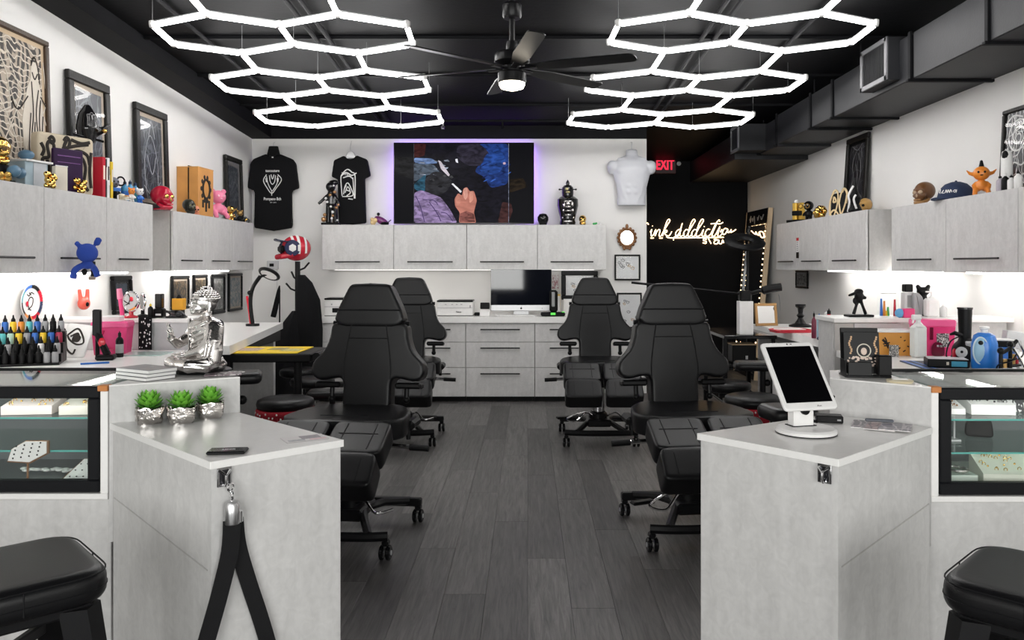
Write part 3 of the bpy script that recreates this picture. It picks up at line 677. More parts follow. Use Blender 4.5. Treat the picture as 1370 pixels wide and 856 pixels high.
# ============================================================ tattoo chairs
def caster(p, parent, s=1.0):
    """twin-wheel castor hanging under p, wheel resting on the floor"""
    x, y, z = p
    f = MB(); f.box((x, y+.008*s, .083*s), (.034*s, .05*s, .03*s), .008*s); f.rod((x, y, .09*s), (x, y, z), .011*s, 8)
    c = f.obj('caster', BLKM, parent)
    for k in (-1, 1):
        w = MB().lathe([(0, -.011*s), (.030*s, -.011*s), (.0365*s, -.006*s), (.0365*s, .006*s), (.030*s, .011*s), (0, .011*s)], 18, (x+k*.017*s, y, .0375*s), R(PI/2, 'Y')); w.obj('wheel', BLKG, c)
    MB().rod((x-.031*s, y, .0375*s), (x+.031*s, y, .0375*s), .012*s, 12).obj('axle', GREY, c)
def mirror2(half): return half+[(-p[0],)+tuple(p[1:]) for p in half[::-1]]
def tattoo_chair(label, loc, rz=0):
    t = thing('tattoo_chair', label, 'chair', loc, rz, 'black tattoo chairs in two rows')
    # --- base frame
    fr = MB()
    fr.tube(spline([(-.29, -.29, .115), (-.18, -.315, .115), (0, -.325, .115), (.18, -.315, .115), (.29, -.29, .115)], 4), .024, 8)
    fr.obj('front_rail', BLKM, t)
    MB().box((0, .30, .115), (.62, .05, .045), .008).obj('rear_rail', BLKM, t)
    for s in (-1, 1):
        b_ = MB(); b_.tube([(s*.20, -.31, .12), (s*.12, -.14, .15), (s*.07, .0, .16), (s*.13, .16, .15), (s*.24, .30, .12)], .023, 8); b_.obj('side_bar', BLKM, t)
    MB().box((0, 0, .155), (.20, .26, .06), .012).obj('base_plate', BLKM, t)
    for x, y in ((-.28, -.295), (.28, -.295), (-.29, .30), (.29, .30)): caster((x, y, .11), t)
    # --- lift column
    MB().lathe([(0, .17), (.075, .17), (.075, .22), (.06, .235), (.06, .24)], 24).obj('column_collar', BLKM, t)
    MB().cyl((0, 0, .23), .056, .29, 24).obj('column', CHROME, t)
    MB().lathe([(.066, .44), (.072, .45), (.072, .54), (0, .54)], 24).obj('column_sleeve', BLK, t)
    pd = MB(); pd.tube(spline([(-.05, -.06, .2), (-.12, -.20, .26), (-.2, -.26, .2), (-.27, -.2, .21), (-.12, -.08, .24), (-.04, -.05, .2)], 5), .007, 6)
    pd.tube(spline([(.05, -.06, .2), (.13, -.16, .25), (.2, -.2, .2), (.27, -.13, .2)], 5), .007, 6); pd.obj('foot_pump', CHROME, t)
    MB().box((-.29, -.13, .205), (.13, .05, .018), .006, rz=.3).obj('pedal', BLK, t)
    # --- under-seat mechanism
    MB().box((0, .03, .555), (.30, .40, .05), .01).obj('seat_carrier', BLKM, t)
    for s in (-1, 1):
        MB().rod((s*.10, -.1, .53), (s*.36, -.1, .515), .012, 8).obj('lever', CHROME, t); MB().rod((s*.35, -.1, .515), (s*.45, -.1, .51), .016, 10).obj('grip', BLK, t)
        a_ = MB(); a_.box((s*.31, .1, .60), (.06, .16, .05), .015); a_.rod((s*.31, .02, .59), (s*.31, .02, .53), .012); a_.obj('side_clamp', BLK, t)
    # --- seat
    half = [(.0, -.24), (.21, -.24, .06), (.335, -.14, .1), (.30, .14, .12), (.19, .30, .08), (0, .31)]
    seat = [(x, -y) for x, y in rounded(mirror2(half), .03, 5)]
    MB().soft('seat', LEATHER, t, T(0, 0, .615) @ R(PI/2, 'X'), seat, .11)
    MB().tube([(-.13, -.10, .670), (.13, -.10, .670)], .003, 5).obj('seat_seam', SEAM, t)
    # --- leg rests: each a thigh pad, a step and a drooping calf pad
    for s in (-1, 1):
        cx = s*.158
        M1 = T(cx, -.335, .572) @ R(.42, 'X')
        o = rounded([(-.145, -.13), (.145, -.13), (.15, .13), (-.15, .13)], .05, 5)
        lg = MB().soft('leg_rest', LEATHER, t, M1 @ R(PI/2, 'X'), o, .11, it=4)
        M2 = T(cx, -.515, .462) @ R(.70, 'X')
        o = rounded([(-.14, -.10, .05), (.14, -.10, .05), (.145, .09, .03), (-.145, .09, .03)], .05, 5)
        MB().soft('calf_pad', LEATHER, lg, M2 @ R(PI/2, 'X'), o, .135, it=5)
        sm = MB()
        for u in (-.075, .075): sm.tube([M1 @ Vector((u, -.10, .0555)), M1 @ Vector((u, .10, .0555))], .003, 5); sm.tube([M2 @ Vector((u*.95, -.07, .067)), M2 @ Vector((u*.95, .06, .067))], .003, 5)
        sm.tube([M1 @ Vector((-.10, .02, .0555)), M1 @ Vector((.10, .02, .0555))], .0025, 5)
        sm.obj('leg_seam', SEAM, lg)
        MB().box((cx, -.34, .50), (.05, .30, .03), .008, rx=.45).obj('leg_bracket', BLKM, t)
    # --- winged backrest
    half = [(0, .0), (.140, .0, .04), (.139, .185, .05), (.285, .155, .06), (.333, .192, .05), (.328, .26, .06), (.255, .33, .10), (.228, .41, .08), (.222, .488, .035), (0, .492)]
    Mb = T(0, .30, .635) @ R(-.14, 'X')
    out = rounded(mirror2(half), .04, 6)
    MB().soft('backrest', LEATHER, t, Mb, out, .12, it=5)
    sm = MB(Mb)
    for s in (-1, 1): sm.tube(spline([(s*.137, -.0605, .17), (s*.138, -.0605, .24), (s*.122, -.0605, .36), (s*.102, -.0605, .475)], 5), .004, 5)
    sm.tube([(-.112, -.0605, .40), (.112, -.0605, .40)], .003, 5)
    sm.obj('backrest_seam', SEAM, t)
    MB(Mb).box((0, .075, .22), (.22, .05, .36), .012).obj('back_bracket', BLKM, t)
    for s in (-1, 1):
        k = MB(Mb); k.box((s*.235, .0, .135), (.15, .09, .035), .01); k.rod((s*.22, .0, .12), (s*.22, 0, .06), .014); k.ball((s*.22, 0, .055), .02, 10, 6); k.obj('wing_bracket', BLK, t)
    # --- headrest
    half = [(0, .0), (.165, .0, .02), (.207, .036, .02), (.184, .108, .02), (.118, .245, .03), (0, .25)]
    Mh = T(0, .355, 1.100) @ R(-.10, 'X')
    MB().soft('headrest', LEATHER, t, Mh, rounded(mirror2(half), .02, 5), .11, it=4)
    sm = MB(Mh); sm.tube([(-.182, -.056, .095), (.182, -.056, .095)], .005, 5); sm.obj('headrest_seam', SEAM, t)
    MB(Mh).rod((0, .04, .02), (0, .05, -.08), .02).obj('headrest_post', CHROME, t)
    for s in (-1, 1): MB(Mh).rod((s*.20, 0, .02), (s*.225, 0, .02), .014).obj('headrest_knob', BLK, t)
    return t
c0 = tattoo_chair('black leather tattoo chair in front at left, behind the left reception desk', (-.945, 4.31, 0), -.12)
dup(c0, (-1.045, 6.78, 0), .0, 'black leather tattoo chair at the back left in front of the printers')
dup(c0, (.882, 4.42, 0), .10, 'black leather tattoo chair in front at right, behind the right reception desk')
dup(c0, (.590, 6.77, 0), .0, 'black leather tattoo chair at the back right in front of the framed prints')

# ============================================================ bar stools in the foreground
def bar_stool(label, loc, rz, side):
    t = thing('bar_stool', label, 'stool', loc, rz, 'black padded bar stools')
    a = side/2; o = rounded([(-a, -a), (a, -a), (a, a), (-a, a)], .085, 7)
    MB(T(0, 0, .722) @ R(PI/2, 'X')).pad(o, .078, .03, 6).obj('seat', LEATHER, t, 60)
    sm = MB(); zz = .718
    oo = [(p[0]*1.002, p[1]*1.002, zz) for p in o]; sm.tube(oo, .0016, 5, True)
    oo = [(p[0]*.985, p[1]*.985, zz+.034) for p in o]; sm.tube(oo, .002, 5, True)
    for p in ((0, -a*1.0), (a*1.0, 0), (0, a), (-a, 0)): sm.tube([(p[0], p[1], .70), (p[0], p[1], .75)], .0018, 5)
    sm.obj('seat_seam', SEAM, t)
    MB().box((0, 0, .672), (side*.80, side*.80, .03), .006).obj('seat_pan', BLKM, t)
    b_ = a*.70
    for sx in (-1, 1):
        for sy in (-1, 1):
            l = MB(); p = Vector((sx*b_, sy*b_, .675)); q = Vector((sx*(b_+.085), sy*(b_+.085), 0)); n = Vector((sx, sy, 0)).normalized(); u = Vector((-n.y, n.x, 0))
            vs = []
            for P_, w_, d_ in ((p, .050, .026), (q, .032, .020)):
                vs += [P_+u*w_+n*-d_, P_+u*w_*.55+n*d_, P_-u*w_*.55+n*d_, P_-u*w_+n*-d_]
            l.add(vs, [(0, 1, 2, 3), (4, 5, 6, 7), (0, 1, 5, 4), (1, 2, 6, 5), (2, 3, 7, 6), (3, 0, 4, 7)]); l.obj('leg', BLKM, t, 0)
    fr = MB(); f = b_+.055
    for (ax, ay, bx_, by_) in ((-f, -f, f, -f), (f, -f, f, f), (f, f, -f, f), (-f, f, -f, -f)): fr.rod((ax, ay, .25), (bx_, by_, .25), .009, 8)
    fr.obj('foot_ring', BLKM, t)
    br = MB(); br.box((0, 0, .56), (2*b_+.02, .02, .03), .004, rz=PI/4); br.box((0, 0, .56), (2*b_+.02, .02, .03), .004, rz=-PI/4); br.obj('cross_brace', BLKM, t)
    return t
bar_stool('black padded stool in the lower left corner before the jewellery case', (-1.20, 1.855, 0), PI/4-.03, .365)
bar_stool('black padded stool in the lower right corner before the jewellery case', (1.15, 1.79, 0), PI/4, .355)

# ============================================================ round work stools, tray tables, arm rests between the chairs
def work_stool(label, loc, rz=0, h=.50, bandana=False, group='round black work stools'):
    t = thing('work_stool', label, 'stool', loc, rz, group)
    MB().lathe([(0, h-.075), (.15, h-.075), (.178, h-.06), (.185, h-.035), (.178, h-.012), (.15, h), (0, h+.002)], 32).obj('seat', LEATHER, t, 60)
    MB().cyl((0, 0, .10), .028, h-.17, 16).obj('gas_lift', CHROME, t); MB().cyl((0, 0, h-.12), .06, .05, 16).obj('seat_mount', BLKM, t)
    for k in range(5):
        a = 2*PI*k/5+.3
        MB().tube([(0, 0, .115), (.14*math.cos(a), .14*math.sin(a), .11), (.25*math.cos(a), .25*math.sin(a), .095)], [.024, .021, .016], 8).obj('base_arm', BLKM, t)
        caster((.25*math.cos(a), .25*math.sin(a), .09), t, .72)
    MB().cyl((0, 0, .08), .04, .06, 16).obj('base_hub', BLKM, t)
    if bandana:
        MB().lathe([(.181, h-.065), (.188, h-.075), (.19, h-.10), (.182, h-.125), (.172, h-.128), (.172, h-.07)], 32).obj('bandana', REDC, t, 60)
        f = MB(R(-2.0)); f.prism([(.17, -.05), (.19, -.05), (.19, .05), (.17, .05)], h-.19, h-.1); f.obj('bandana_knot', REDC, t)
        pr = MB()
        for k in range(22):
            a = -PI*.95+PI*.9*k/21; z = h-.095+.016*math.sin(k*2.3)
            pr.ball((.1895*math.cos(a), .1895*math.sin(a), z), (.006, .006, .007), 6, 4)
        tag(pr.obj('paisley_prints', WHP, t), kind='stuff')
    return t
work_stool('round black stool with a red bandana band beside the yellow topped table', (X(382, 5.28), 5.28, 0), .2, .59, True)
work_stool('round black stool behind the yellow topped table, by the black aprons', (X(418, 6.75), 6.75, 0), .5, .52)
work_stool('round black stool farthest back on the left, in front of the coat stand', (X(405, 7.6), 7.5, 0), 0, .5)
work_stool('round black stool with a red bandana left of the white tablet', (X(1008, 5.2), 5.2, 0), .4, .62, True)
work_stool('round black stool beyond the bandana stool on the right side', (X(975, 6.05), 6.12, 0), .1, .58)
# yellow-topped tray table
t = thing('tray_table', 'black table with a bright yellow mat and drawings on it, behind the silver statue', 'table', (-1.92, 5.85, 0))
tz = .845
MB().box((.02, 0, tz-.035), (.78, .48, .06), .008).obj('table_top', BLK, t)
MB().box((-.02, -.0, tz-.002), (.66, .44, .006), .001).obj('mat', YEL, t)
for (x, y, w, d, a, c) in ((-.12, -.0, .22, .2, .05, (.70, .45, .36)), (.10, .05, .12, .16, .0, (.42, .33, .10)), (.22, -.03, .14, .16, .0, (.72, .62, .22)), (-.27, .02, .05, .2, 0, (.6, .3, .25))):
    MB().box((x, y, tz+.002), (w, d, .0015), rz=a).obj('drawing', lineart('table drawing %.2f' % x, c, tuple(v*.55 for v in c), 24, .06, seed=x*9), t)
MB().rod((.44, -.20, tz-.03), (.44, .24, tz-.03), .03, 10).obj('arm_bar', BLK, t)
MB().rod((.30, -.16, .1), (.30, -.16, tz-.06), .028, 12).obj('column', BLKM, t); MB().rod((-.28, .1, .1), (-.28, .1, tz-.06), .028, 12).obj('column', BLKM, t)
bb = MB(); bb.box((.0, -.16, .06), (.70, .06, .04), .01); bb.box((.0, .1, .06), (.70, .06, .04), .01); bb.box((-.28, -.03, .06), (.06, .44, .04), .01); bb.box((.30, -.03, .06), (.06, .44, .04), .01); bb.obj('base_frame', BLKM, t)
for x, y in ((-.33, -.2), (.34, -.2), (-.33, .16), (.34, .16)): caster((x, y, .05), t, .6)
# black arm rests and a small office chair behind the statue
def arm_rest(label, loc, rz, h, w=.34, d=.2):
    t = thing('arm_rest', label, 'arm rest', loc, rz, 'black padded arm rests on stands')
    MB(T(0, 0, h) @ R(PI/2, 'X')).pad(rounded(rect(-w/2, w/2, -d/2, d/2), .05, 5), .06, .025, 4).obj('cushion', LEATHER, t, 60)
    MB().rod((0, 0, .06), (0, 0, h-.03), .02, 10).obj('pole', BLKM, t)
    b_ = MB(); b_.box((0, 0, .045), (.42, .05, .03), .008, rz=.6); b_.box((0, 0, .045), (.42, .05, .03), .008, rz=-.6); b_.obj('foot', BLKM, t)
    for k in (.6, -.6, PI+.6, PI-.6): caster((.19*math.cos(k), .19*math.sin(k), .04), t, .5)
    MB().ball((.03, 0, h-.12), .025, 10, 6).obj('clamp_knob', BLK, t)
    return t
arm_rest('black padded arm rest behind the front edge of the left ledge', (X(316, 4.25), 4.25, 0), .3, .865, .26)
arm_rest('black padded arm rest between the two left chairs', (-1.36, 5.62, 0), .1, .56, .34)
arm_rest('black padded arm rest with a plastic sheet left of the white tablet stand', (X(1050, 3.36), 3.36, 0), .2, .84, .18)
arm_rest('black padded arm rest behind the bandana stool on the right', (X(1018, 5.8), 5.75, 0), -.1, .74, .4)
t = thing('office_chair', 'black office chair with slim upright backrest behind the silver statue', 'chair', (-1.66, 4.72, 0), .25)
MB(T(0, 0, .46) @ R(PI/2, 'X')).pad(rounded(rect(-.2, .2, -.2, .2), .07, 5), .07, .03, 4).obj('seat', LEATHER, t, 60)
MB(T(-.17, .05, .92) @ R(1.2) @ R(.12, 'Y')).pad(rounded(rect(-.075, .075, -.16, .22), .04, 5), .04, .018, 4).obj('backrest', LEATHER, t, 60)
MB().tube([(-.1, 0, .44), (-.18, .02, .52), (-.185, .04, .9)], .02, 8).obj('back_post', BLKM, t)
MB().rod((0, 0, .1), (0, 0, .43), .028, 12).obj('gas_lift', BLKM, t)
for k in range(5):
    a = 2*PI*k/5; MB().tube([(0, 0, .12), (.14*math.cos(a), .14*math.sin(a), .11), (.26*math.cos(a), .26*math.sin(a), .09)], [.026, .022, .016], 8).obj('base_arm', BLKM, t); caster((.26*math.cos(a), .26*math.sin(a), .085), t, .7)
# dark tables on the right
t = thing('black_side_table', 'dark two-tier side table below the white pillar lamp at right', 'table', (1.85, 7.12, 0))
MB().box((0, 0, .86), (.44, .85, .03), .004).obj('table_top', BLKG, t); MB().box((0, -.05, .62), (.40, .7, .025), .004).obj('shelf', BLKG, t)
for x in (-.20, .20):
    for y in (-.37, .37): MB().box((x, y, .425), (.035, .035, .85), .004).obj('leg', BLKM, t)
MB().box((0, 0, .30), (.40, .7, .02), .004).obj('shelf', BLKG, t)
t = thing('speaker_box', 'small black box with a tan top on the dark side table shelf', 'box', (1.82, 6.86, .6325))
MB().box((0, 0, .08), (.20, .16, .15), .006).obj('body', BLK, t); MB().box((0, 0, .159), (.21, .17, .012), .003).obj('lid', mat('tan wood', (.55, .40, .24), .5, var=.2), t)
MB().box((.02, -.081, .05), (.02, .004, .03), .001).obj('latch', STEEL, t)
# ============================================================ framed pictures
def picture(name, label, c, w, h, rz, fm, fw, mm, mw, art, lean=0, depth=.03, cat='picture', group=None, raw=False):
    """c: centre of the bottom edge at the back; faces local -y"""
    t = thing(name, label, cat, c, rz, group, rx=lean)
    f = MB()
    for (xa, xb, za, zb) in ((-w/2, w/2, 0, fw), (-w/2, w/2, h-fw, h), (-w/2, -w/2+fw, fw, h-fw), (w/2-fw, w/2, fw, h-fw)): f.box(((xa+xb)/2, -depth/2, (za+zb)/2), (xb-xa, depth, zb-za), min(.006, fw/4))
    f.obj('frame', fm, t)
    MB().box((0, -depth*.35, h/2), (w-2*fw+.004, .004, h-2*fw+.004)).obj('mount', mm, t, 0)
    a = MB().box((0, -depth*.35-.003, h/2), (w-2*fw-2*mw, .002, h-2*fw-2*mw)).obj('print', art, t, 0)
    if not raw:
        g = MB().box((0, -depth*.75, h/2), (w-2*fw, .002, h-2*fw)).obj('glass', PGLASS, t, 0)
    return t, a
FR_B = mat('black carved frame', (.012, .011, .010), .35, bump=.6, bscale=90)
BEIGE = mat('beige mount', (.50, .42, .34), .8)
ARTD = lambda n, sc_, sd, w_=.03: lineart(n, (.008, .010, .016), (.13, .145, .17), sc_, w_, 1.2, sd, (.05, .06, .08))
XW = XL+.004
def left_pic(label, p0, p1, ztop, fw, mw, art, fm=FR_B, mm=BEIGE, z0=ZT, lean=.03, depth=.035, ya=None, name='framed_picture', group=None, raw=False):
    off = lean*(ztop-z0)+.004
    x = XW+off; ya = ya if ya is not None else DX(p0, x); yb = DX(p1, x)
    return picture(name, label, (x, (ya+yb)/2, z0), yb-ya, ztop-z0, PI/2, fm, fw, mm, mw, art, -lean, depth, group=group, raw=raw)
# the big etching: a robed figure in a tangle of lines
ETCH = etching('sepia etching', (.40, .33, .26), (.03, .024, .02), (.62, .55, .46))
t, a = left_pic('large framed sepia drawing of a robed figure, at the upper left picture edge', 0, 65, 2.90, .035, .03, ETCH, mat('brown carved frame', (.05, .028, .015), .4, bump=.6, bscale=80), mat('sand mount', (.55, .42, .28), .8), ya=4.35, raw=True)
w_ = Vector((0, -.014, .5))
def drawn(parent, lines, m, r, y=-.016, sx=1, name='drawn_figure', flat=.35):
    f = MB()
    for ln in lines: f.tube(spline([(p[0]*sx, y, p[1]) for p in ln], 5), r, 5)
    for v in f.v: v.y = y+(v.y-y)*flat
    return f.obj(name, m, parent, 0)
PALE = mat('pale ink', (.66, .60, .52), .8); DARKI = mat('dark ink', (.03, .025, .022), .8)
fg = MB(); fg.pad(rounded([(.18, .03), (.40, .03), (.385, .45), (.36, .66), (.33, .72), (.335, .78), (.31, .83), (.28, .83), (.255, .78), (.26, .72), (.22, .66), (.16, .45)], .03), .003, .001, 1)
for v in fg.v: v.y -= .017
fg.obj('robed_figure', PALE, t, 0)
drawn(t, [[(.25, .05), (.24, .3), (.27, .5), (.26, .7)], [(.31, .04), (.32, .3), (.30, .5), (.33, .66)], [(.22, .05), (.22, .3), (.245, .5)], [(.34, .04), (.345, .25), (.33, .45), (.35, .6)], [(.28, .05), (.27, .25), (.285, .45)], [(.36, .05), (.35, .3), (.37, .5)], [(.27, .76), (.295, .72), (.325, .76)], [(.22, .6), (.12, .5), (.06, .55)], [(.35, .62), (.42, .55), (.44, .5)], [(.26, .8), (.295, .86), (.33, .8), (.345, .7)]], DARKI, .005, -.020, name='figure_lines')
drawn(t, [[(-.40, .9), (-.1, .6), (.1, .3), (.12, .05)], [(-.42, .7), (-.2, .55), (0, .2)], [(-.3, .1), (-.05, .25), (.16, .6)], [(.0, .9), (.1, .7), (.17, .62)], [(-.4, .35), (-.2, .3), (-.1, .05)], [(.40, .2), (.44, .35), (.38, .5)], [(-.2, .9), (-.25, .7), (-.4, .55)], [(.05, .62), (.12, .45), (.14, .25), (.10, .08)], [(-.1, .88), (.02, .7), (.05, .5)], [(.39, .85), (.41, .6), (.36, .5)], [(-.35, .45), (-.15, .42), (.05, .5)], [(-.3, .25), (-.1, .15), (.1, .2)]], PALE, .0045, -.018, name='pale_strokes')
left_pic('black framed dark drawing leaning behind the black bird-like figure', 90.5, 146, 2.785, .065, .035, ARTD('dark drawing a', 6, 1))
t, a = left_pic('black framed dark drawing leaning behind the red skull', 180.7, 223, 2.755, .06, .035, ARTD('dark drawing b', 6, 5))
drawn(t, [[(-.1, .1), (-.13, .4), (-.02, .62), (.1, .4), (.08, .1)], [(-.08, .45), (0, .3), (.07, .45)], [(-.15, .2), (0, .12), (.14, .25)], [(-.05, .6), (0, .74), (.06, .6)]], mat('chalk ink', (.5, .52, .55), .7), .004, -.017)
left_pic('slim black framed drawing leaning in the corner beside the hanging t-shirt', 301, 322.8, 2.60, .05, .05, ARTD('dark drawing c', 7, 8), mm=mat('grey mount', (.22, .21, .21), .8))
# the four small frames below the farther cabinets
GRN = mat('pewter mount', (.40, .38, .35), .8)
for (p0, p1, za, zb, lab, art, mm) in ((227.6, 250.6, 1.06, 1.365, 'small black frame behind the orange block, nearest of the four', lineart('brown print a', (.25, .17, .09), (.03, .03, .03), 18, .1, 1, 2), BEIGE),
        (257, 275, 1.02, 1.37, 'small black frame hanging behind the silver statue head', lineart('brown print b', (.33, .24, .13), (.05, .04, .03), 16, .1, 1, 4), BEIGE),
        (282, 299, .97, 1.37, 'small black frame with grey ornament, second from the corner', lineart('grey print a', (.10, .10, .105), (.42, .42, .40), 17, .05, 1, 6), mat('dark mount', (.06, .06, .06), .8)),
        (304, 322, .975, 1.375, 'small black frame with blue grey ornament, nearest the corner', lineart('grey print b', (.40, .37, .33), (.12, .17, .2), 16, .09, 1, 9), BEIGE)):
    left_pic(lab, p0, p1, zb, .028, .02, art, BLK, mm, za, 0.0, .025, group='small black frames on the left wall')
left_pic('dark blue black panel leaning behind the pink brush and round mirror', 149, 174, 1.375, .03, .03, lineart('night print', (.01, .016, .03), (.03, .05, .08), 5, .1, .5, 3), BLK, BLK, 1.085, .05)
# right wall
def right_pic(label, p0, p1, z0, ztop, fw, mw, art, fm=FR_B, mm=BLK, lean=.03, depth=.03, yb=None, ya=None, name='framed_picture', raw=False):
    x = XR-.004-lean*(ztop-z0)-.004
    yb = DX(p0, x) if yb is None else yb; ya = DX(p1, x) if ya is None else ya
    return picture(name, label, (x, (ya+yb)/2, z0), yb-ya, ztop-z0, -PI/2, fm, fw, mm, mw, art, -lean, depth, raw=raw)
CHALK = mat('white line ink', (.75, .75, .74), .7)
t, a = right_pic('tall dark framed drawing leaning on the right wall under the duct', 1114, 1158, ZT, 2.67, .05, .03, lineart('dark drawing d', (.008, .008, .011), (.10, .10, .11), 6, .02, 1, 12), lean=.06, yb=DX(1114, 2.95), ya=DX(1158, 3.06))
drawn(t, [[(-.03, .62), (-.10, .5), (-.06, .38), (-.12, .25), (-.05, .12)], [(.02, .6), (.10, .46), (.06, .3), (.0, .1)], [(-.02, .5), (.03, .4), (-.01, .3)], [(.08, .65), (.12, .55)], [(-.12, .68), (0, .63), (.1, .68)]], mat('faint ink', (.30, .30, .31), .8), .004, -.014)
t, a = right_pic('black framed white line drawing at the right picture edge behind the small bottles', 1341, 1400, ZT, 2.455, .028, .0, lineart('white lines', (.007, .007, .010), (.75, .75, .74), 8, .016, 1.0, 15), lean=.05)
th = [(.12*math.cos(a_*.5)*(1-a_*.03), .36+.12*math.sin(a_*.5)*(1-a_*.03)) for a_ in range(0, 30)]
drawn(t, [[(x-.06, z) for x, z in th], [(-.20, .1), (-.1, .2), (.0, .18), (.12, .3), (.2, .5)], [(-.2, .45), (-.12, .5), (-.02, .48)], [(-.05, .1), (.05, .12), (.1, .05)], [(.1, .2), (.15, .15), (.2, .25)], [(-.19, .3), (-.14, .22), (-.16, .12)]], CHALK, .006, -.014)
right_pic('small black framed print below the far right cabinets', 1066, 1082, 1.20, 1.40, .022, .02, lineart('small bw print', (.35, .35, .34), (.03, .03, .03), 20, .08, 1, 18), BLK, mat('grey mat', (.3, .3, .3), .8), lean=0, depth=.02)
# back wall, right of the cabinets
def back_pic(label, x0, x1, y0, y1, d, fw, mw, art, depth=.025, lean=0, mm=WHP, fm=BLK, cat='picture'):
    return picture('framed_picture', label, ((X(x0, d)+X(x1, d))/2, d, Z(y1, d)), X(x1, d)-X(x0, d), Z(y0, d)-Z(y1, d), 0, fm, fw, mm, mw, art, lean, depth, cat)
FL1 = lineart('flash sheet a', (.66, .67, .68), (.16, .17, .18), 11, .012, 1.6, 21); FL2 = lineart('flash sheet b', (.66, .67, .68), (.15, .16, .17), 9, .012, 1.6, 25)
OCH = mat('ochre ink', (.55, .33, .10), .8); INK = mat('grey ink', (.12, .12, .13), .8)
def flash(t, w, h, seed):
    rn = random.Random(seed); f = MB(); g = MB()
    for k in range(7):
        cx, cz, r = rn.uniform(-.32, .32)*w, rn.uniform(.2, .8)*h, rn.uniform(.05, .09)*w
        (g if k in (1, 4) else f).tube([(cx+r*math.cos(2*PI*i/10)*(1+.35*math.sin(i*2.1+k)), -.0135, cz+r*math.sin(2*PI*i/10)*(.7+.3*math.cos(i*1.7))) for i in range(10)], .003, 4, True)
        f.tube([(cx-r*.7, -.0135, cz-r*.2), (cx, -.0135, cz+r*.4), (cx+r*.6, -.0135, cz-r*.3)], .002, 4)
    for v in f.v+g.v: v.y = -.013+(v.y+.0135)*.3
    f.obj('drawn_motifs', INK, t, 0); g.obj('drawn_motifs', OCH, t, 0)
t, a = back_pic('square black framed drawing sheet directly below the oval mirror', 822, 856.5, 340.5, 375, 9.19, .018, .012, mat('sheet a', (.76, .77, .78), .6)); flash(t, .29, .29, 3)
t, a = back_pic('tall black framed drawing sheet behind the back right chair headrest', 825, 858.5, 391.5, 439, 9.19, .018, .012, mat('sheet b', (.74, .75, .76), .6)); flash(t, .28, .4, 8)
t, a = back_pic('wide black framed sheet standing on the back counter behind the chair', 751, 800, 362.5, 401, 9.1, .05, .0, mat('sheet c', (.72, .73, .74), .6), lean=-.06); flash(t, .25, .22, 11)
t = single(MB().box((0, 0, .03), (.17, .002, .28)), 'paper_sheet', WHP, 'white paper sheet hanging below the wide framed sheet on the counter', 'paper', (X(764, 9.0), 9.0, .90-.02+.03))
t.location.z = .915
single(MB().box((0, 0, 0), (.075, .003, .16)), 'note_card', lineart('note card', (.62, .60, .60), (.28, .12, .14), 22, .06, 1, 31), 'small printed card on the wall just right of the monitor', 'card', (X(743, 9.19), 9.19, Z(377, 9.19)))
# oval ornate mirror
d = 9.19; t = thing('ornate_mirror', 'small oval mirror in a carved brown and gold frame on the back wall', 'mirror', (X(838.5, d), d, Z(318, d)))
f = MB(); f.ring((0, -.02, 0), .088, .016, 28, 8, sz=1.08)
for k in range(16):
    a = 2*PI*k/16; f.ball((.098*math.cos(a), -.02, .108*math.sin(a)), (.018, .012, .02), 8, 5)
f.ball((0, -.02, .128), (.018, .012, .03), 8, 6); f.ball((-.03, -.02, -.122), (.018, .012, .022), 8, 5); f.ball((.03, -.02, -.122), (.018, .012, .022), 8, 5); f.ball((0, -.02, -.115), (.02, .012, .018), 8, 5)
f.obj('frame', mat('brown gilt frame', (.20, .085, .03), .35, .4, bump=.5, bscale=60), t)
MB().lathe([(0, 0), (.082, 0), (.082, .008), (0, .008)], 28, (0, -.016, 0), R(PI/2, 'X')).obj('mirror_glass', MIRROR, t)
# ============================================================ television with halo strip
d = 9.06; x0, x1, z0, z1 = X(526.5, d), X(714.5, d), Z(299, d), Z(190.5, d); w, h = x1-x0, z1-z0
t = thing('television', 'large wall television showing a gloved hand tattooing, purple glow behind', 'television', ((x0+x1)/2, d, z0))
MB().box((0, .03, h/2), (w, .05, h), .004).obj('housing', BLKG, t)
MB().box((0, .0042, h/2), (w-.014, .002, h-.014)).obj('screen', emit('screen black', (.0035, .0035, .005), 1), t, 0)
PV = emit('halo violet', (.34, .14, 1.0), 13)
hs = MB()
for s in (-1, 1): hs.box((s*(w/2-.03), .085, h/2), (.012, .012, h-.06))
hs.box((0, .085, h-.03), (w-.08, .012, .012)); hs.obj('halo_strip', PV, t, 0)
MB().box((0, .10, h/2), (.4, .07, .3)).obj('wall_bracket', BLK, t)
def shot(name, col, poly, lay, e=1.0, r=.02, n=4):
    """a patch of the moving picture on the screen; pixel corners of the photograph's television"""
    pts = [((p[0]-620.5)/188*w, (299-p[1])/108.5*h) for p in poly]
    pts = rounded(pts, r, n)
    m = MB(); y = .003-.0004*lay
    m.add([(p[0], y, p[1]) for p in pts], [list(range(len(pts)))])
    return m.obj(name, screenpic(col, *((lay, 9) if col[0] < .4 else (lay, 6, .7, 1.15))), t, 0)
shot('picture_ground', (.006, .0055, .010), [(554, 191.5), (680.5, 191.5), (680.5, 298), (554, 298)], 1, r=0)
shot('picture_reflection', (.010, .010, .011), [(528, 210), (553, 210), (553, 240), (528, 232)], 1); shot('picture_reflection', (.018, .012, .007), [(682, 240), (700, 238), (706, 250), (682, 258)], 1)
shot('red_cloth', (.035, .008, .008), [(554, 192), (570, 192), (568, 208), (554, 212)], 2)
shot('blue_lamp_light', (.14, .22, .42), [(554, 211), (578, 212), (586, 218), (566, 220), (554, 217)], 3); shot('metal_arm', (.07, .09, .12), [(554, 218), (580, 220), (590, 232), (572, 234), (554, 243)], 2)
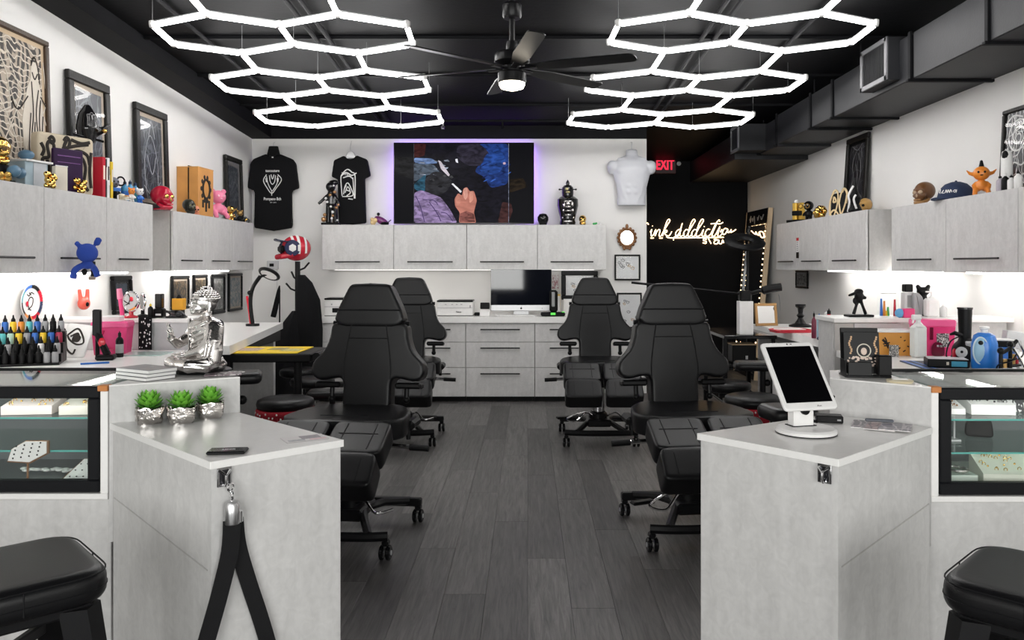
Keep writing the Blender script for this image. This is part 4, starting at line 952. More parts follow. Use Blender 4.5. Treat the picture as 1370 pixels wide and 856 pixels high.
shot('blue_cloth', (.012, .035, .16), [(640, 192), (680, 192), (680, 246), (656, 252), (648, 236), (634, 230), (648, 210)], 2, r=.05)
shot('blue_cloth_light', (.015, .05, .22), [(650, 206), (668, 198), (678, 214), (668, 232), (652, 234), (640, 228)], 3, r=.05)
shot('dark_sleeve', (.022, .019, .032), [(612, 194), (642, 192), (656, 206), (644, 222), (626, 222), (610, 210)], 3, r=.05)
shot('dark_glove', (.020, .020, .024), [(568, 240), (580, 229), (592, 230), (606, 242), (598, 256), (580, 264), (570, 262)], 4, r=.04)
rn = random.Random(77)
for k in range(9):
    px, py = rn.uniform(558, 600), rn.uniform(212, 236); shot('steel_glint', (.16, .18, .22) if k % 3 else (.30, .34, .42), [(px, py), (px+rn.uniform(3, 9), py+rn.uniform(-1, 2)), (px+rn.uniform(4, 9), py+2), (px+1, py+1.4)], 5, r=.004)
for k in range(8):
    px, py = rn.uniform(642, 676), rn.uniform(200, 246); shot('cloth_fold', (.006, .015, .10) if k % 2 else (.03, .09, .36), [(px, py), (px+4, py-3), (px+9, py-5), (px+8, py-3.5), (px+3, py-.6)], 4, r=.008)
for k in range(6):
    px, py = rn.uniform(572, 600), rn.uniform(234, 256); shot('glove_fold', (.06, .06, .065) if k % 2 else (.006, .006, .008), [(px, py), (px+5, py-2), (px+7, py+1), (px+4, py+2)], 5, r=.008)
shot('teal_shadow', (.02, .08, .13), [(554, 246), (570, 232), (568, 262), (554, 252)], 3)
shot('lilac_paper', (.25, .18, .34), [(554, 258), (563, 254), (590, 264), (602, 280), (612, 298), (554, 298)], 5, r=.03)
for q in ([(556, 262), (562, 275), (568, 297)], [(574, 270), (584, 284), (590, 296)], [(590, 284), (598, 286), (606, 296)], [(566, 267), (580, 268), (586, 274)]):
    m_ = MB().tube(spline([((p[0]-620.5)/188*w, .0006, (299-p[1])/108.5*h) for p in q], 4), .006, 4)
    for v in m_.v: v.y = .0006+(v.y-.0006)*.05
    m_.obj('paper_lines', emit('screen ink', (.05, .03, .10), 1), t, 0)
shot('hand', (.42, .16, .12), [(608, 266), (613, 258), (618, 262), (620, 252), (625, 250), (628, 256), (634, 255), (638, 268), (634, 284), (637, 298), (614, 298), (615, 284), (609, 276)], 5, r=.02)
shot('finger_light', (.60, .29, .23), [(620, 252), (625, 250.5), (626, 262), (623, 268), (620, 264)], 6, r=.02); shot('finger_light', (.54, .24, .18), [(628, 256), (633, 256), (633, 268), (628, 272)], 6, r=.02); shot('finger_light', (.46, .19, .14), [(609, 266), (613, 259), (617, 270), (612, 276)], 6, r=.02)
shot('wrist_tattoo', (.20, .07, .06), [(615, 286), (624, 282), (634, 286), (636, 297), (615, 297)], 6, r=.01)
shot('pen', (.75, .74, .78), [(604, 246), (606, 245), (618, 256), (616, 258)], 7, r=.005)
shot('brown_sleeve', (.045, .017, .017), [(672, 270), (684, 272), (686, 282), (680, 298), (666, 298)], 4); shot('picture_edge', (.2, .22, .3), [(680.2, 192), (680.8, 192), (680.8, 298), (680.2, 298)], 7, r=0); shot('picture_edge', (.05, .05, .06), [(553.4, 192), (554, 192), (554, 298), (553.4, 298)], 7, r=0)
shot('button_light', (.5, .35, .45), [(673, 217), (676.5, 217), (676.5, 220), (673, 220)], 7, r=.01)
shot('metal_glint', (.55, .5, .55), [(586, 214), (590, 216), (602, 234), (600, 236), (590, 226)], 5, r=.01); shot('metal_glint', (.6, .6, .66), [(609, 213), (612, 212), (613, 218), (610, 217)], 5, r=.005)
# ============================================================ t-shirts and the torso form on the back wall
def shirt(name, label, px, ytop, ybot, half, d=9.08, tilt=0, long=1):
    """half: half outline in px from the neck to the hem, relative to the centre"""
    k = d/F; t = thing(name, label, 't-shirt', (X(px, d), d, Z(ybot, d)), ry=tilt)
    pts = [(u*k, (ybot-v)*k) for u, v in half]; out = rounded(pts+[(-x, z) for x, z in pts[::-1]], .012, 4)
    o = MB().soft('body', BLKF, t, Matrix(), out, .075, voxel=.011, it=5)
    return t, k
SH = lambda yt: [(0, yt+4), (6, yt+2), (12, yt), (26, yt+8), (33, yt+20), (33, yt+46), (24, yt+47), (22.5, yt+40), (22, yt+100), (0, yt+102)]
t, k = shirt('t_shirt', 'black t-shirt with a white heart-shaped print hanging left on the back wall', 366, 203, 309, [(0, 209), (5, 209), (9, 206), (26, 213), (30, 219), (34, 252), (26, 254), (24, 244), (25, 300), (24.5, 305), (0, 309)])
yp = -.0405
def P2(px, py, cx, cb): return ((px-cx)*k, yp, (cb-py)*k)
hb = MB(); hb.pad(rounded([(-.075, .855), (-.05, .955), (.05, .955), (.075, .855), (.03, .845), (-.03, .845)], .01), .02, .006, 2); hb.obj('hanger', BLK, t); 
MB().tube(spline([(0, 0, .95), (.0, 0, .985), (.004, .02, 1.0), (0, .05, 1.01)], 4), .003, 6).obj('hook', STEEL, t)
text('tascouture', 'print_lettering', CHALK, .042, t, P2(366, 229, 366, 309), sx=.85, bold=.001); text('Pompano Bch', 'print_lettering', CHALK, .045, t, P2(366, 266.5, 366, 309), sx=.78, bold=.001); text('EST. 2015', 'print_lettering', CHALK, .017, t, P2(367, 271.3, 366, 309), sx=1)
L2 = lambda lst, cx, cb: [[((p[0]-cx)*k, (cb-p[1])*k) for p in q] for q in lst]
drawn(t, L2([[(358, 234), (354, 242), (359, 252), (365, 259), (371, 252), (378, 241), (373, 234)], [(358, 236), (360, 246), (365, 256)], [(373, 236), (372, 246), (366, 256)], [(362, 235), (363, 243), (366, 247), (369, 243), (370, 235)], [(364, 234), (366, 240), (368, 234)], [(357, 239), (358, 244), (359, 239)], [(374, 239), (373, 244), (372, 239)], [(365, 255), (365, 262)]], 366, 309), CHALK, .005, yp, name='print_motif')
MB().box(((0)*k, yp+.004, (309-211)*k), (.02, .008, .012)).obj('neck_label', WHP, t)
t, k = shirt('t_shirt', 'black t-shirt with a white arched print on a clear hanger', 472, 205, 300, [(0, 213), (5, 212), (8, 208), (22, 214), (26, 236), (19, 239), (18, 228), (18, 299), (0, 300)], tilt=-.03)
MB().pad(rounded([(-.06, .735), (-.045, .80), (0, .835), (.045, .80), (.06, .735), (.02, .74), (-.02, .74)], .02), .02, .006, 2).obj('hanger', mat('clear hanger', (.62, .62, .64), .2), t)
MB().tube(spline([(0, 0, .82), (.0, 0, .88), (.004, .03, .92), (0, .06, .95)], 4), .003, 6).obj('hook', STEEL, t)
drawn(t, L2([[(460, 262), (459, 240), (461, 233), (468, 227), (474, 231), (478, 236), (477, 266)], [(459, 236), (466, 231), (474, 235), (480, 232)], [(462, 260), (464, 250), (468, 245), (472, 252), (474, 262), (460, 263)], [(464, 258), (468, 250), (471, 258), (466, 262)], [(462, 238), (470, 236), (475, 240)], [(475, 238), (476, 266)], [(468, 266), (474, 267)], [(465, 254), (470, 256)], [(466, 248), (463, 253)]], 472, 300), CHALK, .006, yp, name='print_motif')
text('TATTOO', 'print_lettering', CHALK, .03, t, P2(467, 234, 472, 300), rot=(PI/2, .25, 0), bold=.001)
d = 9.1; k = d/F
t = thing('torso_form', 'pale grey headless male torso display form hanging on the back wall', 'mannequin', (X(845, d), d, Z(275, d)))
m = MB(); H = .64
m.lathe([(.0, 0), (.165, 0), (.16, .08), (.17, .2), (.2, .32), (.22, .42), (.19, .50), (.10, .545), (.07, .57), (.066, .63), (0, .64)], 28)
for v in m.v: v.y *= .42
for s in (-1, 1):
    m.ball((s*.085, -.052, .40), (.092, .032, .07), 16, 10); m.ball((s*.215, -.005, .44), (.065, .06, .07), 14, 9); m.ball((s*.225, 0, .40), (.045, .045, .05), 12, 8)
    m.ball((s*.09, -.01, .515), (.10, .045, .04), 14, 8, R(s*.35, 'Y'))
    for z in (.29, .22, .15): m.ball((s*.036, -.058, z), (.036, .022, .034), 10, 7)
    m.tube([(s*.13, -.045, .26), (s*.10, -.05, .14), (s*.05, -.055, .03)], .014, 6)
    m.tube([(s*.02, -.05, .50), (s*.09, -.052, .53), (s*.16, -.03, .525)], .012, 6)
m.tube([(0, -.058, .47), (0, -.064, .3), (0, -.062, .1)], .003, 5)
m.fuse('torso', TORSO, t, .008, 16)
MB().tube(spline([(0, 0, .63), (0, -.005, .69), (.004, .03, .72), (0, .08, .725)], 4), .004, 6).obj('hook', STEEL, t)
# ============================================================ EXIT sign, neon lettering, leaning lit mirror
d = 11.40; t = thing('exit_sign', 'red lit EXIT sign high on the black hall wall', 'exit sign', (X(889.5, d), d, Z(220.5, d)))
MB().box((0, .015, 0), (.31, .06, .25), .006).obj('housing', mat('dark red box', (.05, .004, .008), .4), t)
text('EXIT', 'exit_lettering', emit('exit red', (1, .03, .07), 1.1), .20, t, (0, -.018, -.005), sx=.62, bold=.006, ext=.002)
MB().rod((0, .03, .12), (0, .03, .18), .012).obj('mount', BLK, t)
single(MB().lathe([(0, 0), (.03, 0), (.03, .02), (.015, .03), (0, .03)], 14, (0, 0, 0), R(PI/2, 'X')), 'wall_button', GREYL, 'small pale round sensor on the black hall wall beside the exit sign', 'sensor', (X(908, 11.45), 11.449, Z(219, 11.45)))
d = 11.40
t = thing('neon_sign', 'warm white neon script sign reading ink addiction studio on the black wall', 'neon sign', (X(925, d), d, Z(315, d)))
def NP(zx, zy): return ((zx/9.786+860-925)*d/F, 0, (315-(zy/9.786+280))*d/F)   # measured on an enlarged crop of the sign
words_ = [[(40, 185), (62, 180), (75, 200)],
 [(98, 300), (118, 262), (108, 310), (112, 350), (140, 330), (170, 262), (160, 350), (185, 290), (215, 262), (225, 285), (212, 345), (240, 345), (275, 280), (330, 190), (355, 150), (345, 130), (320, 150), (290, 230), (258, 350), (275, 300), (310, 272), (315, 295), (285, 315), (310, 340), (345, 345), (380, 290)],
 [(400, 405), (410, 365), (450, 345), (500, 270), (470, 265), (435, 300), (432, 345), (465, 350), (490, 270), (518, 180), (500, 250), (485, 345), (520, 345), (545, 320)],
 [(600, 275), (565, 265), (535, 310), (540, 350), (575, 345), (620, 260), (665, 185), (685, 150), (668, 130), (640, 165), (615, 230), (590, 340), (615, 352), (650, 320)],
 [(710, 272), (675, 265), (640, 310), (645, 350), (680, 345), (725, 260), (775, 185), (795, 145), (778, 128), (748, 165), (722, 230), (697, 340), (720, 352), (760, 330), (795, 262), (775, 335), (795, 352), (830, 330)],
 [(880, 265), (850, 260), (820, 300), (818, 345), (850, 352), (890, 320), (950, 200), (985, 150), (1000, 140), (1010, 160)],
 [(890, 190), (950, 185), (1010, 190), (1050, 170)], [(960, 200), (920, 290), (905, 345), (930, 352), (960, 320), (1010, 225), (985, 310), (985, 350), (1010, 350), (1040, 310), (1035, 265), (1015, 300)],
 [(1110, 258), (1075, 250), (1045, 290), (1050, 325), (1080, 320), (1115, 260), (1110, 300), (1130, 300), (1160, 265), (1150, 300), (1180, 290), (1220, 262)],
 [(100, 376), (145, 376)], [(215, 376), (260, 376)], [(310, 350), (340, 372), (500, 374), (780, 370), (1060, 366)],
 [(835, 395), (800, 385), (795, 410), (830, 420), (825, 445), (785, 438)], [(855, 375), (895, 450)], [(930, 395), (965, 390)], [(985, 395), (940, 415), (935, 445), (975, 450), (995, 400), (1000, 445), (1030, 448), (1045, 400), (1060, 440)], [(1075, 430), (1105, 452)], [(125, 215), (128, 222)], [(803, 222), (806, 230)]]
for ln in words_:
    p = spline([NP(*q) for q in ln], 4); MB().tube(p, .0065, 6).obj('neon_tube', NEON, t, 60)
for x in (-.55, -.2, .15, .5): MB().rod((x, 0, -.04), (x, .05, -.04), .004, 6).obj('standoff', BLK, t)
# mirror leaning on the right wall
ym = 10.72; lean = .085
t = thing('leaning_mirror', 'tall black framed mirror edged with warm bulbs leaning in the far right corner', 'mirror', (2.90, ym, 0), -PI/2, rx=-lean)
w, h = .98, 2.2
f = MB(); fw = .06
for (xa, xb, za, zb) in ((-w/2, w/2, 0, fw), (-w/2, w/2, h-.2, h), (-w/2, -w/2+fw, fw, h-.2), (w/2-fw, w/2, fw, h-.2)): f.box(((xa+xb)/2, -.02, (za+zb)/2), (xb-xa, .04, zb-za), .004)
f.obj('frame', BLKG, t); MB().box((0, -.015, h/2-.07), (w-2*fw, .006, h-.2-fw)).obj('mirror_glass', MIRROR, t, 0)
for s in (-1, 1): MB().box((s*(w/2+.012), -.01, h/2), (.02, .06, h), .003).obj('edge_strip', mat('pale gold strip', (.72, .55, .36), .35), t)
n_ = 26
for s in (-1, 1):
    for i in range(n_): MB().ball((s*(w/2-.03), -.043, .12+i*(h-.35)/n_), .009, 8, 5).obj('bulb', WARM, t)
drawn(t, [[(-.32, 2.08), (-.26, 2.13), (-.28, 2.05), (-.2, 2.1), (-.16, 2.06), (-.1, 2.12), (-.06, 2.02)], [(.05, 2.1), (.08, 2.06), (.12, 2.12)], [(.2, 2.1), (.25, 2.06), (.32, 2.12)]], mat('faded ivory ink', (.45, .42, .38), .6), .008, -.043, name='hand_lettering')
single(MB().tube(spline([(0, 0, 0), (.01, -.02, -.12), (.015, -.04, -.3), (.01, -.02, -.5)], 6), .004, 6), 'cable', GREY, 'thin cable hanging on the right wall beside the leaning mirror', 'cable', (3.11, 10.0, 1.1))
# ============================================================ builders for small things
def skull(label, loc, rz, s, m, jaw=None, sock=None, group=None, name='skull_figure', rx=0):
    """about s tall, facing local -y"""
    t = thing(name, label, 'skull figure', loc, rz, group, rx=rx)
    a = MB(); a.ball((0, .06*s, .60*s), (.36*s, .46*s, .38*s), 18, 12); a.ball((0, -.22*s, .40*s), (.24*s, .22*s, .24*s), 14, 9)
    a.tube([(-.24*s, -.28*s, .62*s), (0, -.38*s, .64*s), (.24*s, -.28*s, .62*s)], .06*s, 8)
    for k in (-1, 1): a.ball((k*.20*s, -.28*s, .40*s), (.09*s, .10*s, .08*s), 10, 7)
    a.fuse('cranium', m, t, .035*s, 2)
    d = MB()
    for k in (-1, 1): d.ball((k*.135*s, -.375*s, .525*s), (.10*s, .05*s, .085*s), 12, 8)
    d.ball((0, -.43*s, .385*s), (.045*s, .04*s, .07*s), 10, 6); d.obj('eye_sockets', sock or BLK, t)
    j = MB(); j.tube(spline([(-.24*s, 0, .26*s), (-.22*s, -.22*s, .14*s), (0, -.40*s, .10*s), (.22*s, -.22*s, .14*s), (.24*s, 0, .26*s)], 4), .075*s, 8); j.ball((0, -.34*s, .10*s), (.16*s, .10*s, .095*s), 12, 8); j.box((0, 0, .04*s), (.5*s, .5*s, .075*s), .03*s)
    j.fuse('jaw', jaw or m, t, .03*s, 1)
    te = MB()
    for k in range(-3, 4): te.box((k*.045*s, -.435*s+abs(k)*.012*s, .225*s), (.036*s, .04*s, .07*s), .008*s)
    te.obj('teeth', jaw or m, t)
    return t
def toy(label, loc, rz, s, m, m2=None, ears='', name='toy_figure', cat='toy figure', group=None, sit=False, m3=None):
    """round-headed vinyl toy about s tall"""
    t = thing(name, label, cat, loc, rz, group); m2 = m2 or m
    b = MB(); b.lathe([(0, .20*s), (.16*s, .22*s), (.19*s, .32*s), (.15*s, .46*s), (.08*s, .54*s), (0, .56*s)], 14)
    for k in (-1, 1):
        if sit: b.tube([(k*.10*s, 0, .24*s), (k*.17*s, -.14*s, .20*s), (k*.19*s, -.26*s, .10*s)], [.09*s, .085*s, .075*s], 8); b.ball((k*.19*s, -.27*s, .075*s), (.08*s, .10*s, .075*s), 10, 7)
        else: b.tube([(k*.09*s, 0, .26*s), (k*.10*s, 0, .05*s)], [.085*s, .075*s], 8); b.ball((k*.10*s, -.04*s, .045*s), (.085*s, .12*s, .045*s), 10, 6)
        b.tube([(k*.13*s, 0, .46*s), (k*.23*s, -.05*s, .36*s), (k*.21*s, -.13*s, .27*s)], [.055*s, .055*s, .06*s], 8)
    b.fuse('body', m, t, .025*s, 2)
    h = MB(); h.ball((0, -.01*s, .74*s), (.25*s, .22*s, .23*s), 16, 10)
    h.fuse('head', m2, t, .03*s, 1)
    e = MB()
    for k in (-1, 1):
        if ears == 'round': e.ball((k*.19*s, 0, .93*s), (.085*s, .05*s, .085*s), 10, 7)
        elif ears == 'long': e.lathe([(0, 0), (.04*s, .03*s), (.055*s, .14*s), (.03*s, .26*s), (0, .29*s)], 10, (k*.10*s, 0, .90*s), R(k*.25, 'Y'))
        elif ears == 'horn': e.tube([(k*.20*s, 0, .72*s), (k*.33*s, .02*s, .76*s), (k*.42*s, .02*s, .86*s)], [.07*s, .05*s, .01*s], 8)
    if ears: e.obj('ears', m2, t)
    f = MB()
    for k in (-1, 1): f.ball((k*.09*s, -.215*s, .77*s), (.035*s, .02*s, .04*s), 8, 6)
    f.ball((0, -.225*s, .67*s), (.05*s, .02*s, .02*s), 8, 5); f.obj('face', m3 or BLK, t)
    return t
def books(items, x, y, z, rz, group):
    """upright books in a row; items: (thickness, height, depth, material, label)"""
    u = 0
    for th, h, d, m, lab in items:
        p = Vector((x, y, z))+R(rz) @ Vector((u+th/2, 0, 0))
        t = thing('book', lab, 'book', p, rz, group)
        MB().box((0, 0, h/2), (th, d, h), .002).obj('cover', m, t); MB().box((0, .004, h/2), (th*.72, d-.004, h-.01)).obj('pages', WHP, t, 0)
        MB().box((0, -d/2-.0006, h*.62), (th*.5, .001, h*.34)).obj('spine_print', CREAM if m is not WPL else DARKI, t, 0); u += th+.003
def bottle(label, loc, r, h, m, cap=None, name='bottle', kind='round', group=None, rz=0, lab_m=None, cat='bottle'):
    t = thing(name, label, cat, loc, rz, group)
    if kind == 'round': MB().lathe([(0, 0), (r*.92, 0), (r, h*.03), (r, h*.62), (r*.85, h*.70), (r*.38, h*.78), (r*.36, h*.82), (0, h*.82)], 18).obj('body', m, t)
    else: MB().box((0, 0, h*.36), (r*2, r*1.6, h*.72), r*.3).obj('body', m, t)
    c = MB()
    if kind == 'pump' or cap == 'pump':
        c.cyl((0, 0, h*.70), r*.45, h*.08, 12); c.rod((0, 0, h*.76), (0, 0, h*.95), r*.16, 8); c.box((-r*.35, 0, h*.97), (r*1.1, r*.4, h*.06), r*.1); c.obj('pump', WPL, t)
    elif cap == 'spray':
        c.lathe([(0, h*.70), (r*.9, h*.70), (r*.35, h*.80), (r*.35, h*.85), (0, h*.85)], 14); c.box((-r*.3, 0, h*.91), (r*1.5, r*.6, h*.12), r*.15); c.box((-r*.8, 0, h*.83), (r*.2, r*.3, h*.12), r*.05, ry=.3); c.obj('spray_head', WPL, t)
    else:
        c.lathe([(0, h*.81), (r*.42, h*.81), (r*.40, h*.92), (r*.14, h*.95), (r*.1, h), (0, h)], 12); c.obj('cap', cap or BLK, t)
    if lab_m: MB().lathe([(r*1.012, h*.16), (r*1.012, h*.5)], 18).obj('paper_label', lab_m, t)
    return t
SHX = -2.96   # middle of the left cabinet tops
def LP(px, d=None, x=SHX): return (x, DX(px, x) if d is None else d)
# ------------------------------------------------------------ on the left wall cabinets
def at(px, x=SHX, z=ZT): return (x, DX(px, x), z)
F_IN = PI/2-.5    # figures on the left shelf look into the room and towards the entrance
BLUEG = mat('steel blue vinyl', (.10, .20, .30), .4)
t = skull('gold skull trophy above dark blue orbs on the left cabinets', (-2.93, 4.47, ZT+.10), .6, .17, GOLD, sock=mat('dark gold', (.10, .05, .01), .4))
b_ = MB(); b_.box((0, 0, -.092), (.16, .16, .016), .004); b_.cyl((0, 0, -.085), .05, .09, 14); b_.obj('plinth', BLK, t)
o = MB(); o.ball((.07, -.06, -.03), .035, 12, 8); o.ball((-.06, -.07, -.03), .035, 12, 8); o.ball((.10, .03, -.03), .033, 12, 8); o.obj('orbs', BLUEG, t)
o = MB()
for k in range(8): o.ball((-.05+.03*(k % 4), -.08-.012*(k//4), -.075+.018*(k//4)), .02, 8, 5)
o.obj('gold_nuggets', GOLD, t)
t = thing('storage_box', 'pale grey box with open white lid beside the gold skull', 'box', at(37, -2.93), PI/2-.25)
MB().box((0, 0, .075), (.16, .13, .15), .003).obj('body', GREYB, t); MB().box((.02, -.067, .075), (.09, .004, .146), .001).obj('front_panel', mat('pale grey card', (.55, .57, .60), .6), t); MB().box((.01, 0, .156), (.19, .16, .012), .002).obj('lid', WPL, t)
single(MB().ball((0, 0, .03), (.045, .035, .03), 14, 8), 'blue_bowl', BLUEG, 'small blue lump on top of the pale grey box', 'ornament', (-2.92, DX(37, -2.93)-.03, ZT+.163))
t = thing('art_board', 'tall beige bag-like board with bold black figure drawings on the left cabinets', 'board', (-2.935, DX(84, -2.935), ZT), PI/2-.42)
MB(T(0, 0, .185)).pad(rounded(rect(-.19, .19, -.185, .185), .03, 4), .07, .012, 3).obj('board', mat('beige canvas', (.56, .48, .36), .8), t)
drawn(t, [[(-.17, .03), (-.15, .12), (-.16, .2), (-.12, .22), (-.13, .29), (-.11, .32), (-.085, .29), (-.09, .22), (-.05, .19), (-.04, .08), (-.06, .03)], [(-.13, .05), (-.12, .14), (-.13, .2)], [(-.08, .05), (-.09, .14), (-.08, .2)], [(0, .34), (-.02, .28), (.0, .2), (-.01, .12), (.02, .06)], [(-.03, .28), (.06, .31), (.15, .33)], [(0, .24), (.07, .28), (.14, .26), (.16, .2)], [(.05, .03), (.04, .12), (.06, .2), (.10, .24), (.13, .18), (.12, .08), (.15, .03)], [(.08, .1), (.09, .17)], [(.0, .16), (.05, .15)], [(.17, .05), (.16, .15), (.17, .28)], [(-.12, .325), (-.10, .345), (-.085, .325), (-.10, .305), (-.12, .325)], [(-.02, .33), (.0, .355), (.02, .33), (.01, .29)], [(.03, .345), (.10, .33), (.16, .345)], [(-.17, .30), (-.15, .26), (-.165, .22)]], DARKI, .0115, -.037)
t = thing('display_book', 'dark purple cased book standing in front of the beige board', 'book', (-2.86, DX(90, -2.86), ZT), PI/2-.45)
MB().box((0, 0, .135), (.19, .035, .27), .006).obj('case', PURP, t); ln = MB(); ln.box((0, -.0185, .225), (.15, .002, .006)); ln.box((0, -.0185, .185), (.15, .002, .004)); ln.obj('foil_lines', mat('violet foil', (.16, .05, .22), .3), t)
t = thing('photo_box', 'small ivory card block in front of the purple book', 'box', (-2.815, DX(80, -2.815), ZT), PI/2-.45)
MB().box((0, 0, .072), (.078, .035, .144), .003).obj('box', CREAM, t); MB().box((0, -.018, .146), (.078, .002, .006)).obj('top_edge', WHP, t)
for k, (px, lab) in enumerate(((69, 'left of the ivory block'), (99, 'right of the ivory block'))):
    f = MB(); rn = random.Random(k)
    for q in range(14): f.ball((rn.uniform(-.03, .03), rn.uniform(-.02, .02), .016+.011*(q//2)), .017, 8, 5)
    single(f, 'gold_nugget_figure', GOLD, 'clustered gold ornament just '+lab, 'ornament', (-2.80, DX(px, -2.80)+(.075 if k else -.03), ZT))
t = thing('bird_sculpture', 'black bird-like sculpture standing high behind the beige board', 'sculpture', (-3.0, DX(92, -3.0)+.22, ZT), PI/2-.4)
MB().rod((0, 0, 0), (0, 0, .40), .012, 8).obj('stem', BLK, t); MB().box((0, 0, .008), (.08, .06, .016), .004).obj('base', BLK, t)
b_ = MB(); b_.lathe([(0, .36), (.05, .39), (.07, .48), (.055, .58), (.02, .64), (0, .65)], 16); b_.tube([(.02, -.02, .44), (.08, -.05, .48), (.13, -.06, .53)], [.03, .025, .008], 8); b_.fuse('body', BLKG, t, .01, 2)
MB().tube([(-.13, -.02, .425), (.0, -.03, .415), (.10, -.03, .405)], .009, 8).obj('perch', BLKG, t); MB().tube([(-.13, -.02, .405), (-.13, -.02, .445)], .008, 6).obj('perch_end', BLKG, t); MB().ball((.07, -.08, .47), .016, 8, 6).obj('gold_eye', GOLD, t)
books([(.030, .27, .17, RED, 'tall red book standing right of the beige board'), (.012, .26, .17, mat('black cover', (.02, .02, .022), .4), 'thin black book between the red and the white book'), (.026, .27, .17, WPL, 'white book standing between the red and the yellow book'), (.016, .20, .15, mat('dark grey cover', (.06, .06, .065), .4), 'thin dark book left of the yellow book'), (.022, .25, .16, mat('yellow cover', (.80, .55, .02), .4), 'yellow book at the right end of the upright books')],
      -2.90, DX(122, -2.86)+.07, ZT, PI/2-.12, 'books on the left cabinets')
t = toy('dark figure with grey cup-shaped head right of the yellow book', at(151, -2.88), F_IN, .17, BLK, mat('slate vinyl', (.13, .14, .19), .5), '')
MB().ring((.06, 0, .14), .03, .006, 14, 6).obj('mug_handle', BLK, t)
MB().box((0, -.045, .075), (.06, .01, .025), .004).obj('blue_badge', BLUE, t)
t = thing('sneaker_ornament', 'small cream and white shoe ornament before the dark figure', 'ornament', (-2.80, DX(166, -2.795), ZT), F_IN); t.scale = (.62, .62, .62)
f = MB(); f.ball((0, -.03, .03), (.03, .06, .03), 12, 8); f.lathe([(0, .0), (.03, 0), (.033, .07), (0, .08)], 12, (0, .03, 0)); f.fuse('body', CREAM, t, .007, 2); MB().box((0, -.01, .008), (.06, .13, .014), .004).obj('sole', WPL, t); MB().box((.0, -.06, .045), (.045, .05, .02), .008).obj('tan_toe', WOODO, t)
for k, (px, h, cm, lab) in enumerate(((167, .155, BLUE, 'left'), (174, .165, ORANGE, 'middle'), (181, .16, TEAL, 'right'))):
    bottle('blue bottle figure with dark cap, %s one of three on the left cabinets' % lab, at(px, -2.86), .026, h, mat('aqua blue vinyl', (.06, .27, .48), .3), NAVY, 'bottle', group='blue bottles on the left cabinets', lab_m=cm)
toy('small white and orange vinyl figure in front of the blue bottles', at(176, -2.80), F_IN, .10, WPL, ORANGE, 'round')
toy('small blue vinyl figure at the right of the blue bottles', at(187, -2.81), F_IN, .11, BLUE, WPL, 'round')
skull('glossy red skull on the left cabinets', at(217, -2.97), PI/2-.35, .205, mat('red candy', (.50, .01, .04), .18, coat=.4), sock=GOLD)
skull('black skull with ochre markings beside the red skull', at(253, -2.955), PI/2-.6, .135, mat('black olive', (.02, .022, .015), .3), sock=mat('olive line', (.16, .15, .08), .4))
skull('tiny orange and pink skull in front of the wooden box', at(262, -2.945), PI/2-.9, .085, mat('peach vinyl', (.70, .25, .14), .35))
t = thing('wooden_box', 'orange wooden box with a black stencilled emblem', 'box', (-3.03, 7.36, ZT), -.06)
MB().box((0, 0, .215), (.20, .30, .43), .004).obj('body', WOODO, t); MB().box((0, 0, .433), (.205, .305, .008), .002).obj('lid', mat('pale orange wood', (.65, .36, .12), .5, var=.2, scale=8), t)
MB().box((.01, -.152, .215), (.010, .006, .428), .002).obj('strap', BLK, t); MB().box((.01, -.08, .441), (.014, .15, .008), .003).obj('strap_top', BLK, t)
e = MB(); e.ring((.1, 0, .245), .075, .012, 20, 6, R(PI/2), sx=.9, sz=1.15)
for k in range(10):
    a = 2*PI*k/10; e.ball((.1, .09*math.cos(a), .245+.11*math.sin(a)), (.004, .022, .022), 8, 5)
for y, z in ((-.06, .11), (0, .075), (.06, .11), (0, .12)): e.box((.1005, y, z), (.003, .035, .07), .001)
e.obj('stencilled_emblem', DARKI, t)
toy('seated pink bear figure beside the orange wooden box', (-3.0, DX(292, -3.0), ZT), PI/2-.75, .29, PINKL, PINKL, 'round', sit=True, m3=mat('pale pink', (.85, .5, .58), .4))
t = toy('small gold horned figure beside the pink bear', at(309, -3.0), PI/2-.8, .16, GOLD, GOLD, 'horn')
t = toy('small black and gold figure at the right end of the left cabinets', at(321, -3.0), PI/2-.8, .13, BLK, BRASS, 'round')
t = thing('flower_ornament', 'small dark bead flower ornament at the corner end of the left cabinets', 'ornament', at(329, -3.0), 0)
f = MB()
for k in range(9): f.ball((.03*math.cos(k*.7), .03*math.sin(k*.7), .02+.012*(k % 4)), .016, 8, 5)
f.obj('beads', BLKG, t); MB().ball((0, 0, .04), .02, 8, 6).obj('gold_bead', GOLD, t)
# ------------------------------------------------------------ on the back wall cabinets (front 8.85)
def bk(px, d=9.0): return (X(px, d), d, ZT)
t = thing('figurine_tower', 'tall dark and gold stacked figurine in front of the second t-shirt', 'figurine', (X(443, 8.93), 8.93, ZT), 0)
MB().box((0, 0, .012), (.19, .14, .024), .004).obj('base', BLK, t)
f = MB(); f.tube([(-.03, 0, .02), (-.03, 0, .2), (0, 0, .28)], .03, 8); f.tube([(.05, 0, .02), (.04, 0, .18), (0, 0, .28)], .03, 8); f.lathe([(0, .2), (.06, .22), (.05, .32), (.03, .38), (0, .39)], 12); f.ball((.0, -.02, .42), .055, 12, 8)
f.tube([(-.04, 0, .33), (-.09, -.03, .27), (-.13, -.04, .23)], .018, 8); f.tube([(.04, 0, .33), (.08, -.02, .26), (.1, -.03, .20)], .018, 8); f.ball((.03, 0, .47), (.06, .04, .03), 10, 7); f.fuse('body', BLKG, t, .009, 1)
g = MB()
for (x, z, r) in ((-.07, .06, .03), (-.06, .11, .02), (.07, .19, .018), (.0, .33, .018), (.05, .36, .02), (.03, .1, .015), (.09, .22, .015)): g.ball((x, -.045, z), r, 8, 6)
